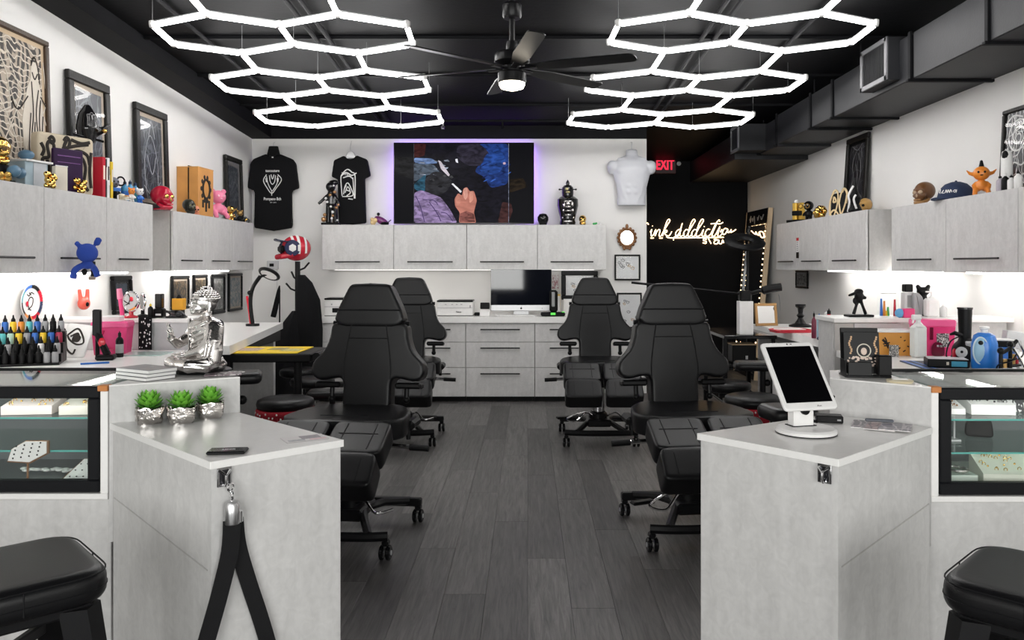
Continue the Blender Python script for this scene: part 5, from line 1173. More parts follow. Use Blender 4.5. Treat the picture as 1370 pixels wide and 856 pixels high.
g.obj('gold_details', mat('copper gold', (.60, .34, .16), .3, .8), t)
g = MB()
for (x, z, r) in ((.02, .07, .014), (.03, .14, .016), (-.03, .25, .014), (-.045, .29, .016), (.08, .05, .012), (-.1, .22, .012), (.01, .20, .014), (.04, .43, .012)): g.ball((x, -.055, z), r, 8, 6)
g.obj('white_details', WPL, t)
t = thing('flower_figurine', 'small purple and gold beetle-like figurine left of the television', 'figurine', bk(508), 0)
f = MB(); f.ball((.02, 0, .05), (.09, .05, .04), 14, 8, R(.5, 'Y')); f.fuse('shell', mat('purple shell', (.16, .03, .14), .25), t, .008, 1)
g = MB(); g.ball((-.07, -.02, .03), .032, 10, 7); g.ball((-.045, -.03, .055), .028, 10, 7); g.ball((-.08, -.02, .065), .022, 8, 6); g.obj('gold_blossom', mat('pale gold', (.75, .55, .28), .35), t)
g = MB(); g.ball((-.015, 0, .125), .018, 8, 6); g.tube([(-.02, 0, .06), (-.015, 0, .12)], .005, 5); g.tube([(.08, -.02, .02), (.13, -.02, .06)], .005, 5); g.ball((.06, -.03, .02), (.05, .03, .02), 8, 6); g.obj('feelers', BLK, t)
single(MB().lathe([(0, 0), (.04, 0), (.045, .02), (.062, .06), (.062, .09), (.04, .125), (0, .135)], 18), 'black_skull_bust', BLKG, 'small round black head ornament just right of the television', 'ornament', bk(726.5))
t = thing('urn_figure', 'tall glossy black urn-shaped head sculpture with silver shapes on the back cabinets', 'sculpture', bk(759.5), 0)
MB().lathe([(0, 0), (.085, 0), (.09, .03), (.08, .06), (.10, .14), (.118, .22), (.115, .29), (.085, .315), (.062, .325), (.066, .36), (.062, .42), (.04, .445), (.018, .45), (.022, .47), (.014, .49), (0, .51)], 24).obj('urn', BLKG, t)
g = MB()
for (x, z, sx, sz) in ((0, .26, .05, .012), (-.045, .22, .014, .03), (.045, .23, .014, .03), (0, .20, .03, .012), (0, .235, .022, .02), (0, .155, .05, .010), (-.05, .16, .012, .02), (.05, .16, .012, .02), (0, .11, .035, .012), (0, .04, .05, .014), (-.06, .08, .01, .012), (.06, .08, .01, .012)): g.ball((x, -math.sqrt(max(0, .0135-x*x))+(.0 if z > .1 else .016), z), (sx, .012, sz), 10, 6)
g.obj('silver_shapes', SILVER, t)
g = MB(); g.ball((-.012, -.062, .40), (.02, .01, .018), 8, 6); g.ball((0, -.064, .365), (.026, .01, .014), 8, 6); g.obj('gold_face', mat('dull gold', (.45, .40, .2), .3, .6), t)
g = MB()
for k in (-1, 1): g.rod((k*.06, 0, .40), (k*.09, 0, .40), .006, 6); g.ball((k*.092, 0, .40), .011, 8, 6)
g.obj('side_knobs', BLKG, t)
skull('small gold skull on the back cabinets beside the black urn', bk(779.5, 8.98), 0, .115, GOLD, sock=mat('dark gold', (.10, .05, .01), .4))
t = thing('tiny_figures', 'tiny green and white animal ornament at the right end of the back cabinets', 'ornament', bk(799, 8.95), 0)
f = MB(); f.ball((-.03, 0, .014), (.022, .015, .014), 10, 6); f.ball((-.01, 0, .02), .012, 8, 6); f.obj('green_animal', GREEN, t); f = MB(); f.ball((.03, 0, .018), (.012, .012, .018), 8, 6); f.ball((.045, 0, .012), .012, 8, 6); f.obj('white_animal', WPL, t)
# ------------------------------------------------------------ on the right wall cabinets
def rt(px, x=2.90): return (x, DX(px, x), ZT)
R_IN = -PI/2+.6
t = thing('trophy_base', 'black plinth with gold bars at the far end of the right cabinets', 'ornament', rt(1068, 2.84), R_IN)
MB().box((0, 0, .015), (.20, .14, .03), .004).obj('plinth', BLK, t); b_ = MB(); b_.box((-.03, 0, .12), (.05, .06, .18), .006); b_.box((.03, .02, .12), (.05, .05, .18), .006); b_.obj('gold_bars', mat('yellow gold', (.85, .55, .10), .3, .6), t); MB().box((0, -.02, .10), (.10, .05, .05), .006).obj('black_band', BLK, t); MB().cyl((-.03, 0, .21), .02, .03, 10).obj('white_cap', WPL, t)
t = toy('black vinyl head figure with white outlines on the right cabinets', rt(1082, 2.84), R_IN, .21, BLK, BLKG, '', m3=WPL)
b_ = MB(); b_.ring((-.05, -.062, .15), .022, .005, 14, 6); b_.ring((.03, -.062, .15), .022, .005, 14, 6); b_.obj('gold_spectacles', GOLD, t)
t = thing('gold_ball', 'crumpled gold ball beside the black head figure', 'ornament', rt(1097, 2.84), 0)
f = MB(); rn = random.Random(4)
for k in range(26): a, b2 = rn.uniform(0, 6.3), rn.uniform(-1.2, 1.4); f.ball((.045*math.cos(a)*math.cos(b2), .045*math.sin(a)*math.cos(b2), .068+.045*math.sin(b2)), .028, 8, 6)
f.obj('ball', GOLD, t)
t = thing('wire_sculpture', 'gold outlined abstract figure on the right cabinets before the tall picture', 'sculpture', rt(1123, 2.85), R_IN)
f = MB()
for ln in ([(-.09, .01), (-.10, .10), (-.07, .2), (-.04, .24), (-.01, .2), (-.02, .1), (-.05, .01)], [(.0, .12), (.02, .2), (.05, .25), (.08, .2), (.06, .1), (.02, .02), (.0, .12)], [(-.1, .02), (-.05, .06), (0, .01)], [(-.06, .13), (-.05, .18), (-.03, .14), (-.06, .13)]): f.tube(spline([(p[0], 0, p[1]) for p in ln], 5), .011, 6)
f.obj('outline', mat('pale gilt', (.78, .60, .34), .4), t); f = MB(); f.pad(rounded([(-.09, 0), (.08, 0), (.07, .22), (-.08, .21)], .05), .012, .004, 2); f.obj('black_body', BLK, t)
t = thing('spire_figure', 'black and white spiky figurine beside the gold outlined figure', 'figurine', rt(1144, 2.84), R_IN)
f = MB(); f.lathe([(0, 0), (.05, 0), (.06, .03), (.035, .08), (.05, .14), (.02, .20), (.012, .27), (0, .32)], 14); f.obj('spire', BLK, t); f = MB(); f.tube(spline([(-.05, -.03, .02), (-.02, -.05, .1), (-.03, -.05, .16), (.0, -.025, .24)], 4), .009, 6); f.tube(spline([(.04, -.04, .04), (.02, -.05, .12), (.035, -.04, .16)], 4), .009, 6); f.obj('white_flames', WPL, t)
t = skull('small gold rear skull leaning behind the spiky figurine', rt(1157, 2.98), R_IN, .15, mat('ochre resin', (.55, .32, .10), .4))
skull('large brown skull on the nearer right cabinets', rt(1236, 2.98), -PI/2+.45, .185, BROWN, jaw=mat('tan resin', (.33, .17, .06), .35), sock=mat('bone rim', (.42, .30, .2), .5))
t = thing('cap', 'navy baseball cap with white script lettering on the right cabinets', 'cap', rt(1279, 2.98), -PI/2+.5)
f = MB(); f.lathe([(.115, 0), (.118, .03), (.105, .08), (.07, .115), (.03, .13), (0, .133)], 22); f.obj('crown', NAVY, t, 60)
f = MB(); f.pad(rounded([(-.10, -.03), (.10, -.03), (.07, .11), (-.07, .11)], .05), .012, .004, 2); 
for v in f.v: v.x, v.y, v.z = v.x, -.09-v.z, .012+v.y-abs(v.x)*.1
f.obj('visor', NAVY, t); MB().ball((0, 0, .133), .009, 8, 6).obj('button', NAVY, t)
sc_ = MB(); 
for ln in ([(-.075, .05), (-.06, .085), (-.05, .05), (-.065, .06)], [(-.04, .05), (-.02, .07), (-.03, .052), (-.01, .05)], [(-.005, .05), (.0, .07), (.01, .05), (.015, .07), (.025, .05), (.03, .07), (.04, .052)], [(.06, .068), (.048, .06), (.058, .05), (.066, .068), (.062, .03), (.05, .032)]):
    sc_.tube([(.106*math.sin(p[0]/.106), -.113*math.cos(p[0]/.106)+(p[1]-.03)*.09, p[1]) for p in spline([(q[0], q[1], 0) for q in ln], 4)], .0035, 5)
sc_.obj('script_lettering', WPL, t)
t = toy('orange seated figure with pointed ears and a small black horn', rt(1313, 2.97), -PI/2+1.1, .205, ORANGE, ORANGE, 'horn', sit=True)
MB().lathe([(0, .19), (.017, .19), (.008, .235), (0, .24)], 10).obj('horn', BLK, t)
for k, (px, h, m_, cp, lab) in enumerate(((1338, .11, mat('lilac clear', (.5, .45, .52), .2), BLK, 'small clear lilac bottle right of the orange figure'), (1345, .12, BLK, WPL, 'small black bottle with white cap on the right cabinets'), (1353, .10, WPL, BLK, 'small white bottle with black cap on the right cabinets'), (1362, .12, WPL, BLK, 'small white tube bottle nearest the right picture edge'), )):
    bottle(lab, rt(px, 2.93), .022, h, m_, cp, group='small bottles at the right picture edge')
t = thing('hand_figurine', 'tall white and black finger-shaped figurine before the right line drawing', 'figurine', rt(1347, 2.99), R_IN)
MB().lathe([(0, 0), (.035, 0), (.033, .22), (.025, .26), (0, .275)], 14).obj('finger', WPL, t); MB().ball((0, -.022, .235), (.02, .015, .03), 10, 6).obj('nail', BLK, t)

t = thing('notice_label', 'small red white and black notice stuck on the farthest right cabinet door', 'label', (2.7095, DX(1067, 2.71), 1.66), -PI/2)
MB().box((0, 0, .06), (.07, .0015, .03)).obj('red_header', RED, t); MB().box((0, 0, -.01), (.07, .0015, .11)).obj('white_body', WHP, t); MB().box((0, 0, -.10), (.075, .0015, .06)).obj('black_footer', BLK, t)
f = MB()
for k in range(5): f.box((0, -.0012, .03-.02*k), (.045, .001, .006))
f.obj('printed_lines', INK, t)
# ============================================================ back counter
CT = .91
d = 8.85; x0, x1 = X(656.5, d), X(738, d)
t = thing('desktop_monitor', 'large silver and black desktop monitor on the back counter reflecting bright windows', 'monitor', ((x0+x1)/2, d, CT))
w = x1-x0; zb, zt = Z(416, d)-CT, Z(360.5, d)-CT
MB().box((0, 0, (zb+zt)/2), (w, .025, zt-zb), .006).obj('housing', mat('silver aluminium', (.62, .62, .63), .3, .6), t)
MB().box((0, -.0135, (zb+.065+zt)/2), (w-.004, .003, zt-zb-.067), .001).obj('screen', mat('screen glass', (.005, .006, .010), .04), t, 0)
MB().prism([(-.11, -.09), (.11, -.09), (.11, .09), (-.11, .09)], 0, .008).obj('foot', mat('silver aluminium', (.62, .62, .63), .3, .6), t); MB().box((0, .05, .05), (.17, .015, zb+.04), .004).obj('stand', mat('silver aluminium', (.62, .62, .63), .3, .6), t)
lg = MB(); lg.ball((-.003, -.0135, zb+.030), (.0075, .002, .009), 10, 6); lg.ball((.004, -.0135, zb+.030), (.0075, .002, .009), 10, 6); lg.ball((.002, -.0135, zb+.044), (.003, .0015, .0045), 8, 5, R(.6, 'Y')); lg.obj('emblem', BLK, t)
MB().box((.23, -.0135, zb+.030), (.006, .002, .008)).obj('mark', BLK, t)
t = thing('keyboard', 'slim white keyboard lying before the large monitor', 'keyboard', (X(690, 8.7), 8.70, CT))
MB().box((0, 0, .007), (.42, .11, .012), .004).obj('case', WPL, t); k_ = MB()
for r_ in range(4):
    for c in range(14): k_.box((-.19+.029*c, -.038+.025*r_, .0145), (.024, .02, .004), .001)
tag(k_.obj('keys', WHP, t, 0), kind='stuff')
single(MB().ball((0, 0, .012), (.03, .05, .014), 12, 7), 'computer_mouse', WPL, 'white computer mouse left of the slim keyboard', 'mouse', (X(668, 8.7)-.02, 8.68, CT))
def printer(label, px0, px1, y0, y1, d, rz=0):
    w, h = X(px1, d)-X(px0, d), Z(y0, d)-Z(y1, d); t = thing('printer', label, 'printer', (X((px0+px1)/2, d), d, CT), rz)
    MB().box((0, .12, h*.46), (w, .26, h*.90), .008).obj('body', WPL, t); MB().box((0, .12, h*.95), (w, .27, h*.10), .006).obj('lid', BLK, t)
    MB().box((0, -.012, h*.52), (w*.96, .006, .004)).obj('seam', GREY, t); MB().box((0, .12, h*.02), (w*.98, .255, h*.05)).obj('foot_strip', BLK, t)
    return t, w, h
t, w, h = printer('white printer with black lid at the left end of the back counter', 434, 470, 397.5, 421.5, 8.75)
MB().box((.03, -.013, h*.32), (w*.6, .01, h*.25), .004).obj('output_slot', BLK, t); MB().ball((-w*.22, -.012, h*.65), .008, 8, 5).obj('button', GREY, t); MB().ball((w*.15, -.012, h*.65), .010, 8, 5).obj('button', GREY, t)
t, w, h = printer('flat white printer left of the monitor beside the black card box', 584.5, 633, 403.5, 424.5, 8.75)
text('Canon', 'lettering', BLK, .022, t, (.04, -.013, h*.26), bold=.0006, sx=1.0); b_ = MB()
for x in (-.10, -.03, .02, .07): b_.box((x, -.012, h*.74), (.02, .003, .006))
b_.obj('buttons', GREY, t); MB().box((w*.42, -.012, h*.6), (.012, .004, .03)).obj('slot', GREY, t)
t = thing('card_box', 'small black and white card reader box left of the monitor', 'box', (X(649, 8.75), 8.75, CT))
MB().box((0, 0, .045), (.11, .10, .09), .006).obj('body', WPL, t); MB().box((0, -.02, .105), (.10, .08, .07), .006, rx=-.3).obj('black_top', BLK, t)
single(MB().box((0, 0, .018), (.06, .08, .036), .008), 'adapter', BLK, 'small black adapter beside the flat white printer', 'adapter', (X(638, 8.75), 8.8, CT))
t = thing('document_folder', 'yellow folder standing between the monitor and the framed sheet', 'folder', (X(746.5, 8.95), 8.97, CT)); MB().box((0, 0, .115), (.055, .02, .23), .002, rx=-.05).obj('folder', mat('manila', (.75, .50, .12), .7), t); MB().box((.004, -.012, .11), (.044, .004, .20), .001, rx=-.05).obj('papers', WHP, t)
t = thing('desk_phone', 'black desk telephone right of the monitor with green lit keys', 'telephone', (X(742, 8.75), 8.72, CT))
MB().box((-.02, 0, .025), (.26, .16, .04), .01).obj('base', BLK, t); MB().box((-.01, .07, .16), (.09, .06, .24), .02).obj('cradle', BLK, t); MB().box((-.015, .035, .18), (.035, .02, .16), .006).obj('grey_screen', GREY, t)
g = MB(); g.box((-.02, -.082, .03), (.05, .004, .022)); g.box((.09, -.05, .047), (.03, .03, .006)); tag(g.obj('lit_keys', emit('green key', (.15, 1, .12), 1.0), t), kind='stuff')
# ------------------------------------------------------------ back left corner: thermostat, coat stand, lamp
t = thing('wall_thermostat', 'small grey thermostat box on the back wall above the magnifier lamp', 'thermostat', (X(365.5, 9.19), 9.195, Z(354.5, 9.19)))
MB().box((0, -.015, 0), (.125, .03, .10), .004).obj('housing', GREYL, t); MB().box((-.01, -.031, 0), (.05, .004, .035), .002).obj('display', BLK, t); MB().rod((.045, -.006, -.05), (.045, -.006, -.62), .003, 6).obj('cable', GREYL, t)
t = thing('coat_stand', 'black coat stand holding the motocross helmet and black aprons', 'coat stand', (X(400, 8.6), 8.55, 0))
MB().cyl((0, 0, 0), .20, .025, 24).obj('base', BLKM, t); MB().rod((0, 0, .02), (0, 0, 1.50), .028, 10).obj('pole', BLKM, t)
for a, z in ((.3, 1.40), (2.4, 1.30), (3.6, 1.18), (-.6, 1.22), (5.2, 1.05)): MB().tube([(0, 0, z), (.07*math.cos(a), .07*math.sin(a), z+.03), (.12*math.cos(a), .12*math.sin(a), z+.09)], .010, 6).obj('hook', BLKM, t)
def drape(name, label, loc, secs, cat='apron', n=26, seed=0, m=BLKF):
    """cloth hung in folds: secs are (z, centre x, half width, half depth)"""
    rn = random.Random(seed); ph = [rn.uniform(0, 6.3) for _ in range(4)]; mb = MB(); vs = []; fs = []
    for z, cx, hw, hd in secs:
        for i in range(n):
            a = 2*PI*i/n; rp = 1+.10*math.sin(5*a+ph[0])+.07*math.sin(9*a+ph[1]); vs.append((cx+hw*math.cos(a)*rp, hd*math.sin(a)*rp, z))
    for l in range(len(secs)-1):
        for i in range(n): fs.append([l*n+i, l*n+(i+1) % n, (l+1)*n+(i+1) % n, (l+1)*n+i])
    fs += [list(range(n)), list(range((len(secs)-1)*n, len(secs)*n))]
    mb.add(vs, fs); return single(mb, name, m, label, cat, loc, smooth=70)
drape('apron', 'long black apron hanging on the right of the coat stand', (X(413, 8.45), 8.36, 0), [(1.36, -.05, .03, .03), (1.28, -.02, .07, .05), (1.1, .01, .115, .07), (.8, .02, .13, .075), (.4, .02, .125, .075), (.12, .02, .13, .075)], seed=1)
drape('apron', 'black apron spreading low on the left of the coat stand', (X(385, 8.2), 8.12, 0), [(1.0, .09, .02, .03), (.92, .06, .05, .05), (.75, .0, .12, .06), (.55, -.04, .17, .065), (.3, -.05, .18, .065), (.025, -.05, .18, .065)], seed=4)
t = thing('helmet', 'navy red and white striped motocross helmet on top of the coat stand', 'helmet', (X(397, 8.55), 8.53, 1.49), -1.0)
hm = MB(); hm.ball((0, 0, .15), (.125, .155, .135), 22, 14); hm.tube([(-.10, -.06, .08), (-.075, -.17, .06), (0, -.20, .055), (.075, -.17, .06), (.10, -.06, .08)], .03, 8); hm.fuse('shell', RED, t, .010, 2)
for y0, y1, m_, nm in ((-.075, -.05, WPL, 'white_band'), (-.02, .01, WPL, 'white_band'), (.06, .085, WPL, 'white_band')):
    b_ = MB(); k = 26; vs = []
    for y in (y0, y1):
        rr = math.sqrt(max(.05, 1-(y/.158)**2)); vs += [(.1275*rr*math.cos(PI*(-.15+1.3*i/k)), y, .15+.1385*rr*math.sin(PI*(-.15+1.3*i/k))) for i in range(k+1)]
    b_.add(vs, [[i, i+1, k+2+i, k+1+i] for i in range(k)]); b_.obj(nm, m_, t)
s_ = MB()
for k in (-1, 1): s_.lathe([(0, 0), (.085, 0), (.08, .012), (0, .016)], 24, (k*.110, -.07, .15), R(k*PI/2, 'Y'))
s_.obj('navy_side_panel', mat('navy gloss', (.01, .015, .06), .25), t)
s_ = MB()
for k in (-1, 1): s_.lathe([(0, 0), (.042, 0), (.038, .006), (0, .007)], 6, (k*.126, -.075, .15), R(k*PI/2, 'Y'))
tag(s_.obj('white_badges', WPL, t), kind='stuff')
v_ = MB(); v_.pad(rounded([(-.10, 0), (.10, 0), (.07, .14), (-.07, .14)], .04), .012, .004, 2)
for v in v_.v: v.x, v.y, v.z = v.x, -.10-v.z*.9, .235+v.y+v.z*.1-abs(v.x)*.25
v_.obj('peak', mat('navy gloss', (.01, .015, .06), .25), t)
MB().box((0, -.155, .14), (.15, .05, .075), .02).obj('eye_opening', BLK, t)
t = thing('magnifier_lamp', 'round white magnifier lamp on a black jointed arm on the left desk', 'lamp', (X(338, 7.3), 7.3, .91))
MB().cyl((0, 0, 0), .06, .02, 16).obj('base', BLKM, t)
MB().tube(spline([(0, 0, .02), (-.02, 0, .2), (.0, 0, .34), (.07, 0, .45)], 5), .018, 8).obj('arm', BLK, t); MB().rod((.06, 0, .44), (.14, -.02, .47), .012, 8).obj('arm_joint', BLK, t)
RM = R(1.05, 'X') @ R(-.25, 'Z')
MB().lathe([(0, -.012), (.075, -.012), (.075, .012), (0, .012)], 26, (.16, -.03, .47), R(-.55, 'X') @ R(.25, 'Y')).obj('lens', WPL, t)
MB().ring((.16, -.03, .47), .085, .016, 26, 8, R(-.55-PI/2, 'X') @ R(.25, 'Z')).obj('lens_rim', BLK, t); MB().ball((-.02, -.02, .30), .022, 10, 6).obj('joint_knob', BLK, t)
t = thing('umbrella', 'slim folded black umbrella with thin pole leaning by the back wall left', 'umbrella', (X(362, 8.6), 8.75, .0), 0, ry=.0)
MB().rod((.05, 0, .0), (.05, 0, 1.22), .008, 6).obj('shaft', BLK, t); MB().tube([(-.02, 0, .90), (.005, 0, 1.0), (.04, 0, 1.18), (.05, 0, 1.24)], [.03, .03, .02, .006], 8).obj('folded_canopy', BLKF, t)
single(MB().tube([(0, 0, 0), (-.01, 0, .12), (-.04, 0, .26)], [.016, .02, .01], 8), 'massage_wand', RED, 'slim red wand standing behind the magnifier lamp arm', 'tool', (X(336, 7.55), 7.55, .91))
# ------------------------------------------------------------ wall things at the near left station
t = thing('wall_plate', 'round plate with red black and blue rim hanging on the left wall', 'plate', (XL+.02, 5.06, Z(404, 5.08)), PI/2)
MB().lathe([(0, 0), (.085, 0), (.112, .012), (.108, .016), (.085, .006), (0, .005)], 32, (0, 0, 0), R(PI/2, 'X')).obj('dish', WPL, t)
for k, m_ in enumerate((RED, BLK, BLUE, TEAL, BLK, ORANGE, RED, NAVY)):
    a0 = 2*PI*k/8; s_ = MB(); vs = []
    for r_ in (.088, .110): vs += [(r_*math.cos(a0+2*PI/8*i/6), -.0165 if r_ > .1 else -.0105, r_*math.sin(a0+2*PI/8*i/6)) for i in range(7)]
    s_.add(vs, [[i, i+1, 8+i, 7+i] for i in range(6)]); s_.obj('rim_segment', m_, t, 0)
drawn(t, [[(-.03, -.045), (.01, -.02), (.02, .02), (-.01, .03), (-.03, 0), (-.02, -.04), (.0, -.05)], [(-.04, .05), (-.02, .04), (.0, .06), (.03, .05)], [(-.02, .06), (0, .045)]], DARKI, .004, -.0075, name='painted_motif')
MB().ball((-.04, -.008, -.01), (.014, .003, .018), 8, 5).obj('red_patch', RED, t)
t = thing('rabbit_charm', 'small red rabbit-shaped charm hanging on the left wall', 'charm', (XL+.05, 5.62, 1.19), PI/2-.4)
f = MB(); f.ball((0, 0, 0), (.045, .035, .045), 14, 9); f.tube([(-.025, 0, .03), (-.035, 0, .10)], [.016, .012], 8); f.tube([(.025, 0, .03), (.03, 0, .10)], [.016, .012], 8); f.fuse('body', mat('coral resin', (.62, .08, .05), .35), t, .007, 2); MB().ball((0, -.036, -.005), (.014, .006, .016), 8, 5).obj('dark_mark', BLK, t); MB().tube([(0, 0, .04), (.005, .02, .13), (0, .03, .20)], .002, 5).obj('loop', GREYL, t)
t = thing('plush_figure', 'royal blue plush figure with round ears hooked over a left cabinet handle', 'plush toy', (-2.72, 4.93, 1.50), PI/2-.5)
f = MB(); f.ball((0, -.05, .03), (.065, .05, .06), 14, 9); f.ball((-.06, -.045, .085), (.018, .014, .018), 8, 6); f.lathe([(0, 0), (.02, .01), (.02, .05), (0, .06)], 10, (.055, -.045, .075), R(.5, 'Y')); f.fuse('head', BLUEPL, t, .009, 2)
f = MB(); f.tube(spline([(-.085, -.045, -.125), (-.075, -.045, -.075), (-.02, -.045, -.045), (.04, -.045, -.055), (.07, -.045, -.115)], 5), .02, 8); f.ball((0, -.05, -.04), (.035, .035, .03), 10, 7); f.fuse('arms', BLUEPL, t, .009, 2); MB().ball((-.015, -.045, -.085), (.02, .01, .02), 8, 6).obj('dark_charm', BLK, t)
t = thing('key_charm', 'small black and tan tag hanging from the handle beside the blue plush', 'charm', (-2.735, 5.08, 1.43), PI/2-.5)
MB().box((0, 0, .0), (.03, .012, .10), .004).obj('tag', BLK, t); MB().box((-.01, -.006, -.055), (.045, .012, .02), .005).obj('tan_end', mat('taupe', (.25, .2, .16), .6), t); MB().rod((0, 0, .05), (0, 0, .075), .003, 5).obj('loop', BLK, t)
# ------------------------------------------------------------ ink bottles on their stepped rack
rk = thing('ink_rack', 'black stepped rack full of ink bottles at the left picture edge', 'rack', (-2.80, 4.42, CT), .38)
TI = [(.13, .17), (.065, .11), (0, .055), (-.065, .012)]
for (y, z) in TI: MB().box((0, y, z/2), (.44, .062, z), .002).obj('step', BLK, rk)
INKC = [('teal', mat('ink teal', (.10, .48, .50), .35)), ('white', WPL), ('yellow', mat('ink yellow', (.85, .55, .02), .35)), ('crimson', mat('ink crimson', (.35, .02, .06), .35)), ('black', BLK), ('blue', mat('ink blue', (.02, .12, .45), .35)), ('orange', mat('ink orange', (.75, .25, .02), .35)), ('grey', GREY), ('purple', mat('ink purple', (.12, .02, .16), .35)), ('pale green', mat('ink mint', (.45, .65, .55), .35))]
rn = random.Random(12); proto = {}
ORD = ('leftmost', 'second', 'third', 'fourth', 'fifth', 'sixth', 'seventh', 'eighth', 'ninth', 'tenth', 'rightmost'); TN = ('top', 'second', 'third', 'lowest')
for ti, (y, z) in enumerate(TI):
    for k in range(11):
        ci = rn.choice((0, 1, 2, 3, 4, 5, 6, 7, 8, 9)) if ti < 2 else rn.choice((4, 4, 4, 1, 3, 4, 7, 5)); cn, cm = INKC[ci]
        lab = '%s ink bottle, %s on the %s step of the black rack' % (cn, ORD[k], TN[ti])
        p = Vector(rk.location)+R(.38) @ Vector((-.195+.039*k, y, z+.0005))
        if ci not in proto:
            t = thing('ink_bottle', lab, 'ink bottle', p, .38, 'ink bottles on the black stepped rack')
            MB().lathe([(0, 0), (.0165, 0), (.017, .004), (.017, .050), (.013, .058), (0, .058)], 14).obj('body', cm, t); MB().lathe([(0, .057), (.011, .057), (.011, .070), (.006, .079), (.003, .096), (0, .096)], 10).obj('cap', BLK, t); proto[ci] = t
        else: dup(proto[ci], p, None, lab)
for k, (px, dd, lab) in enumerate(((77, 4.86, 'left white board with a black eye drawing behind the ink bottles'), (94, 4.77, 'right white board with a black face drawing beside the pink bin'))):
    t = thing('drawing_board', lab, 'board', (X(px, dd), dd, CT), .25-.3*k, rx=-.45)
    MB(T(0, 0, .10)).pad(rounded([(-.085, -.10), (.085, -.10), (.095, .10), (-.07, .12)], .02), .012, .004, 2).obj('board', WPL, t)
    drawn(t, [[(-.05, .14), (.0, .18), (.04, .14), (.06, .09), (.02, .08), (-.03, .11), (-.05, .14)], [(-.03, .13), (.01, .15), (.03, .11)], [(-.05, .1), (-.03, .05), (.01, .02), (.02, .05)]], DARKI, .006, -.008); f = MB(); f.pad(rounded([(-.02, .10), (.03, .09), (.04, .13), (-.01, .155)], .02), .003, .001, 1)
    for v in f.v: v.y -= .008
    f.obj('inked_eye', DARKI, t)
def sharps(label, loc, rz, w=.2, h=.2, dd=.16, m=PINK):
    t = thing('sharps_bin', label, 'bin', loc, rz)
    b_ = MB(); b_.add([(sx*w*.44, sy*dd*.42, 0) for sx, sy in ((-1, -1), (1, -1), (1, 1), (-1, 1))]+[(sx*w*.5, sy*dd*.5, h*.82) for sx, sy in ((-1, -1), (1, -1), (1, 1), (-1, 1))], [(0, 1, 2, 3), (4, 5, 6, 7), (0, 1, 5, 4), (1, 2, 6, 5), (2, 3, 7, 6), (3, 0, 4, 7)]); b_.obj('body', m, t, 0)
    MB().box((0, 0, h*.91), (w*1.05, dd*1.05, h*.2), .008).obj('lid', mat('light pink lid', (.80, .10, .28), .3), t)
    return t
t = sharps('translucent pink sharps bin on the left worktop', (X(151, 4.98), 4.98, CT), .2, .2, .2, .15)
MB().box((0, 0, .212), (.11, .09, .045), .006).obj('white_block', WPL, t); f = MB(); f.tube([(-.03, -.078, .15), (-.06, -.079, .06), (.03, -.079, .03)], .006, 5); f.obj('crease', mat('deep pink', (.45, .01, .08), .3), t)
t = thing('machine_stand', 'black upright machine stand left of the pink bin', 'stand', (X(130, 4.66), 4.66, CT), .3)
MB().box((0, 0, .215), (.045, .04, .15), .006).obj('upright', BLK, t); MB().tube([(.0, 0, .16), (.03, -.02, .09), (.06, -.03, .03)], .02, 8).obj('arm', BLK, t); MB().box((.05, -.02, .015), (.10, .10, .03), .01).obj('foot', BLK, t); MB().rod((0, .01, .01), (0, .01, .2), .012, 8).obj('post', BLK, t)
MB().ball((.03, -.03, .10), (.02, .012, .03), 8, 6).obj('red_mark', RED, t)
bottle('small black bottle with white print in front of the pink bin', (X(160, 4.80), 4.80, CT), .022, .155, BLK, BLK, lab_m=mat('white print label', (.3, .3, .3), .6))
bottle('slim white tube with orange band right of the pink bin', (X(173.5, 5.1), 5.1, CT), .013, .19, WPL, WPL, lab_m=ORANGE)
t = thing('bandana', 'black bandana with white skull prints hanging over the white left divider', 'bandana', (X(197, 5.2), 5.172, 0))
MB().box((0, 0, 1.02), (.085, .006, .21), .002).obj('cloth', BLKF, t); MB().box((0, .06, 1.118), (.085, .12, .005), .002).obj('folded_top', BLKF, t)
f = MB(); rn = random.Random(2)
for k in range(26): f.ball((rn.uniform(-.036, .036), -.0035, 1.02+rn.uniform(-.095, .095)), (rn.uniform(.002, .006), .001, rn.uniform(.003, .008)), 8, 5)
f.obj('white_prints', WHP, t)
LZ = 1.1135
def lg(px, d=5.3): return (X(px, d), d, LZ)
t = thing('hair_brush', 'bright pink brush standing on the left divider beside the round mirror', 'brush', lg(164, 5.34), 0, ry=-.12)
MB().rod((0, 0, 0), (0, 0, .13), .014, 10).obj('handle', PINK, t); MB().rod((0, 0, .12), (0, 0, .19), .02, 10, .016).obj('head', PINKL, t)
t = thing('table_mirror', 'round chrome-rimmed table mirror on the left divider', 'mirror', lg(175.5, 5.26), -.35)
MB().lathe([(0, 0), (.04, 0), (.042, .012), (.015, .02), (.012, .045), (0, .045)], 20).obj('base', RED, t); MB().ring((0, 0, .105), .063, .007, 30, 8).obj('rim', CHROME, t); MB().lathe([(0, -.004), (.062, -.004), (.062, .004), (0, .004)], 30, (0, 0, .105), R(PI/2, 'X')).obj('mirror_glass', MIRROR, t)
t = thing('table_mirror', 'black round mirror back behind the chrome-rimmed mirror', 'mirror', lg(191, 5.36), -.9)
MB().lathe([(0, 0), (.035, 0), (.035, .012), (.012, .02), (.012, .045), (0, .045)], 18).obj('base', BLK, t); MB().ring((0, 0, .10), .055, .008, 28, 8).obj('rim', CHROME, t); MB().lathe([(0, -.004), (.055, -.004), (.055, .006), (0, .006)], 28, (0, 0, .10), R(PI/2, 'X')).obj('mirror_back', BLKG, t)
bottle('small black bottle with yellow top on the left divider', lg(201.5, 5.25), .017, .095, BLK, YEL)
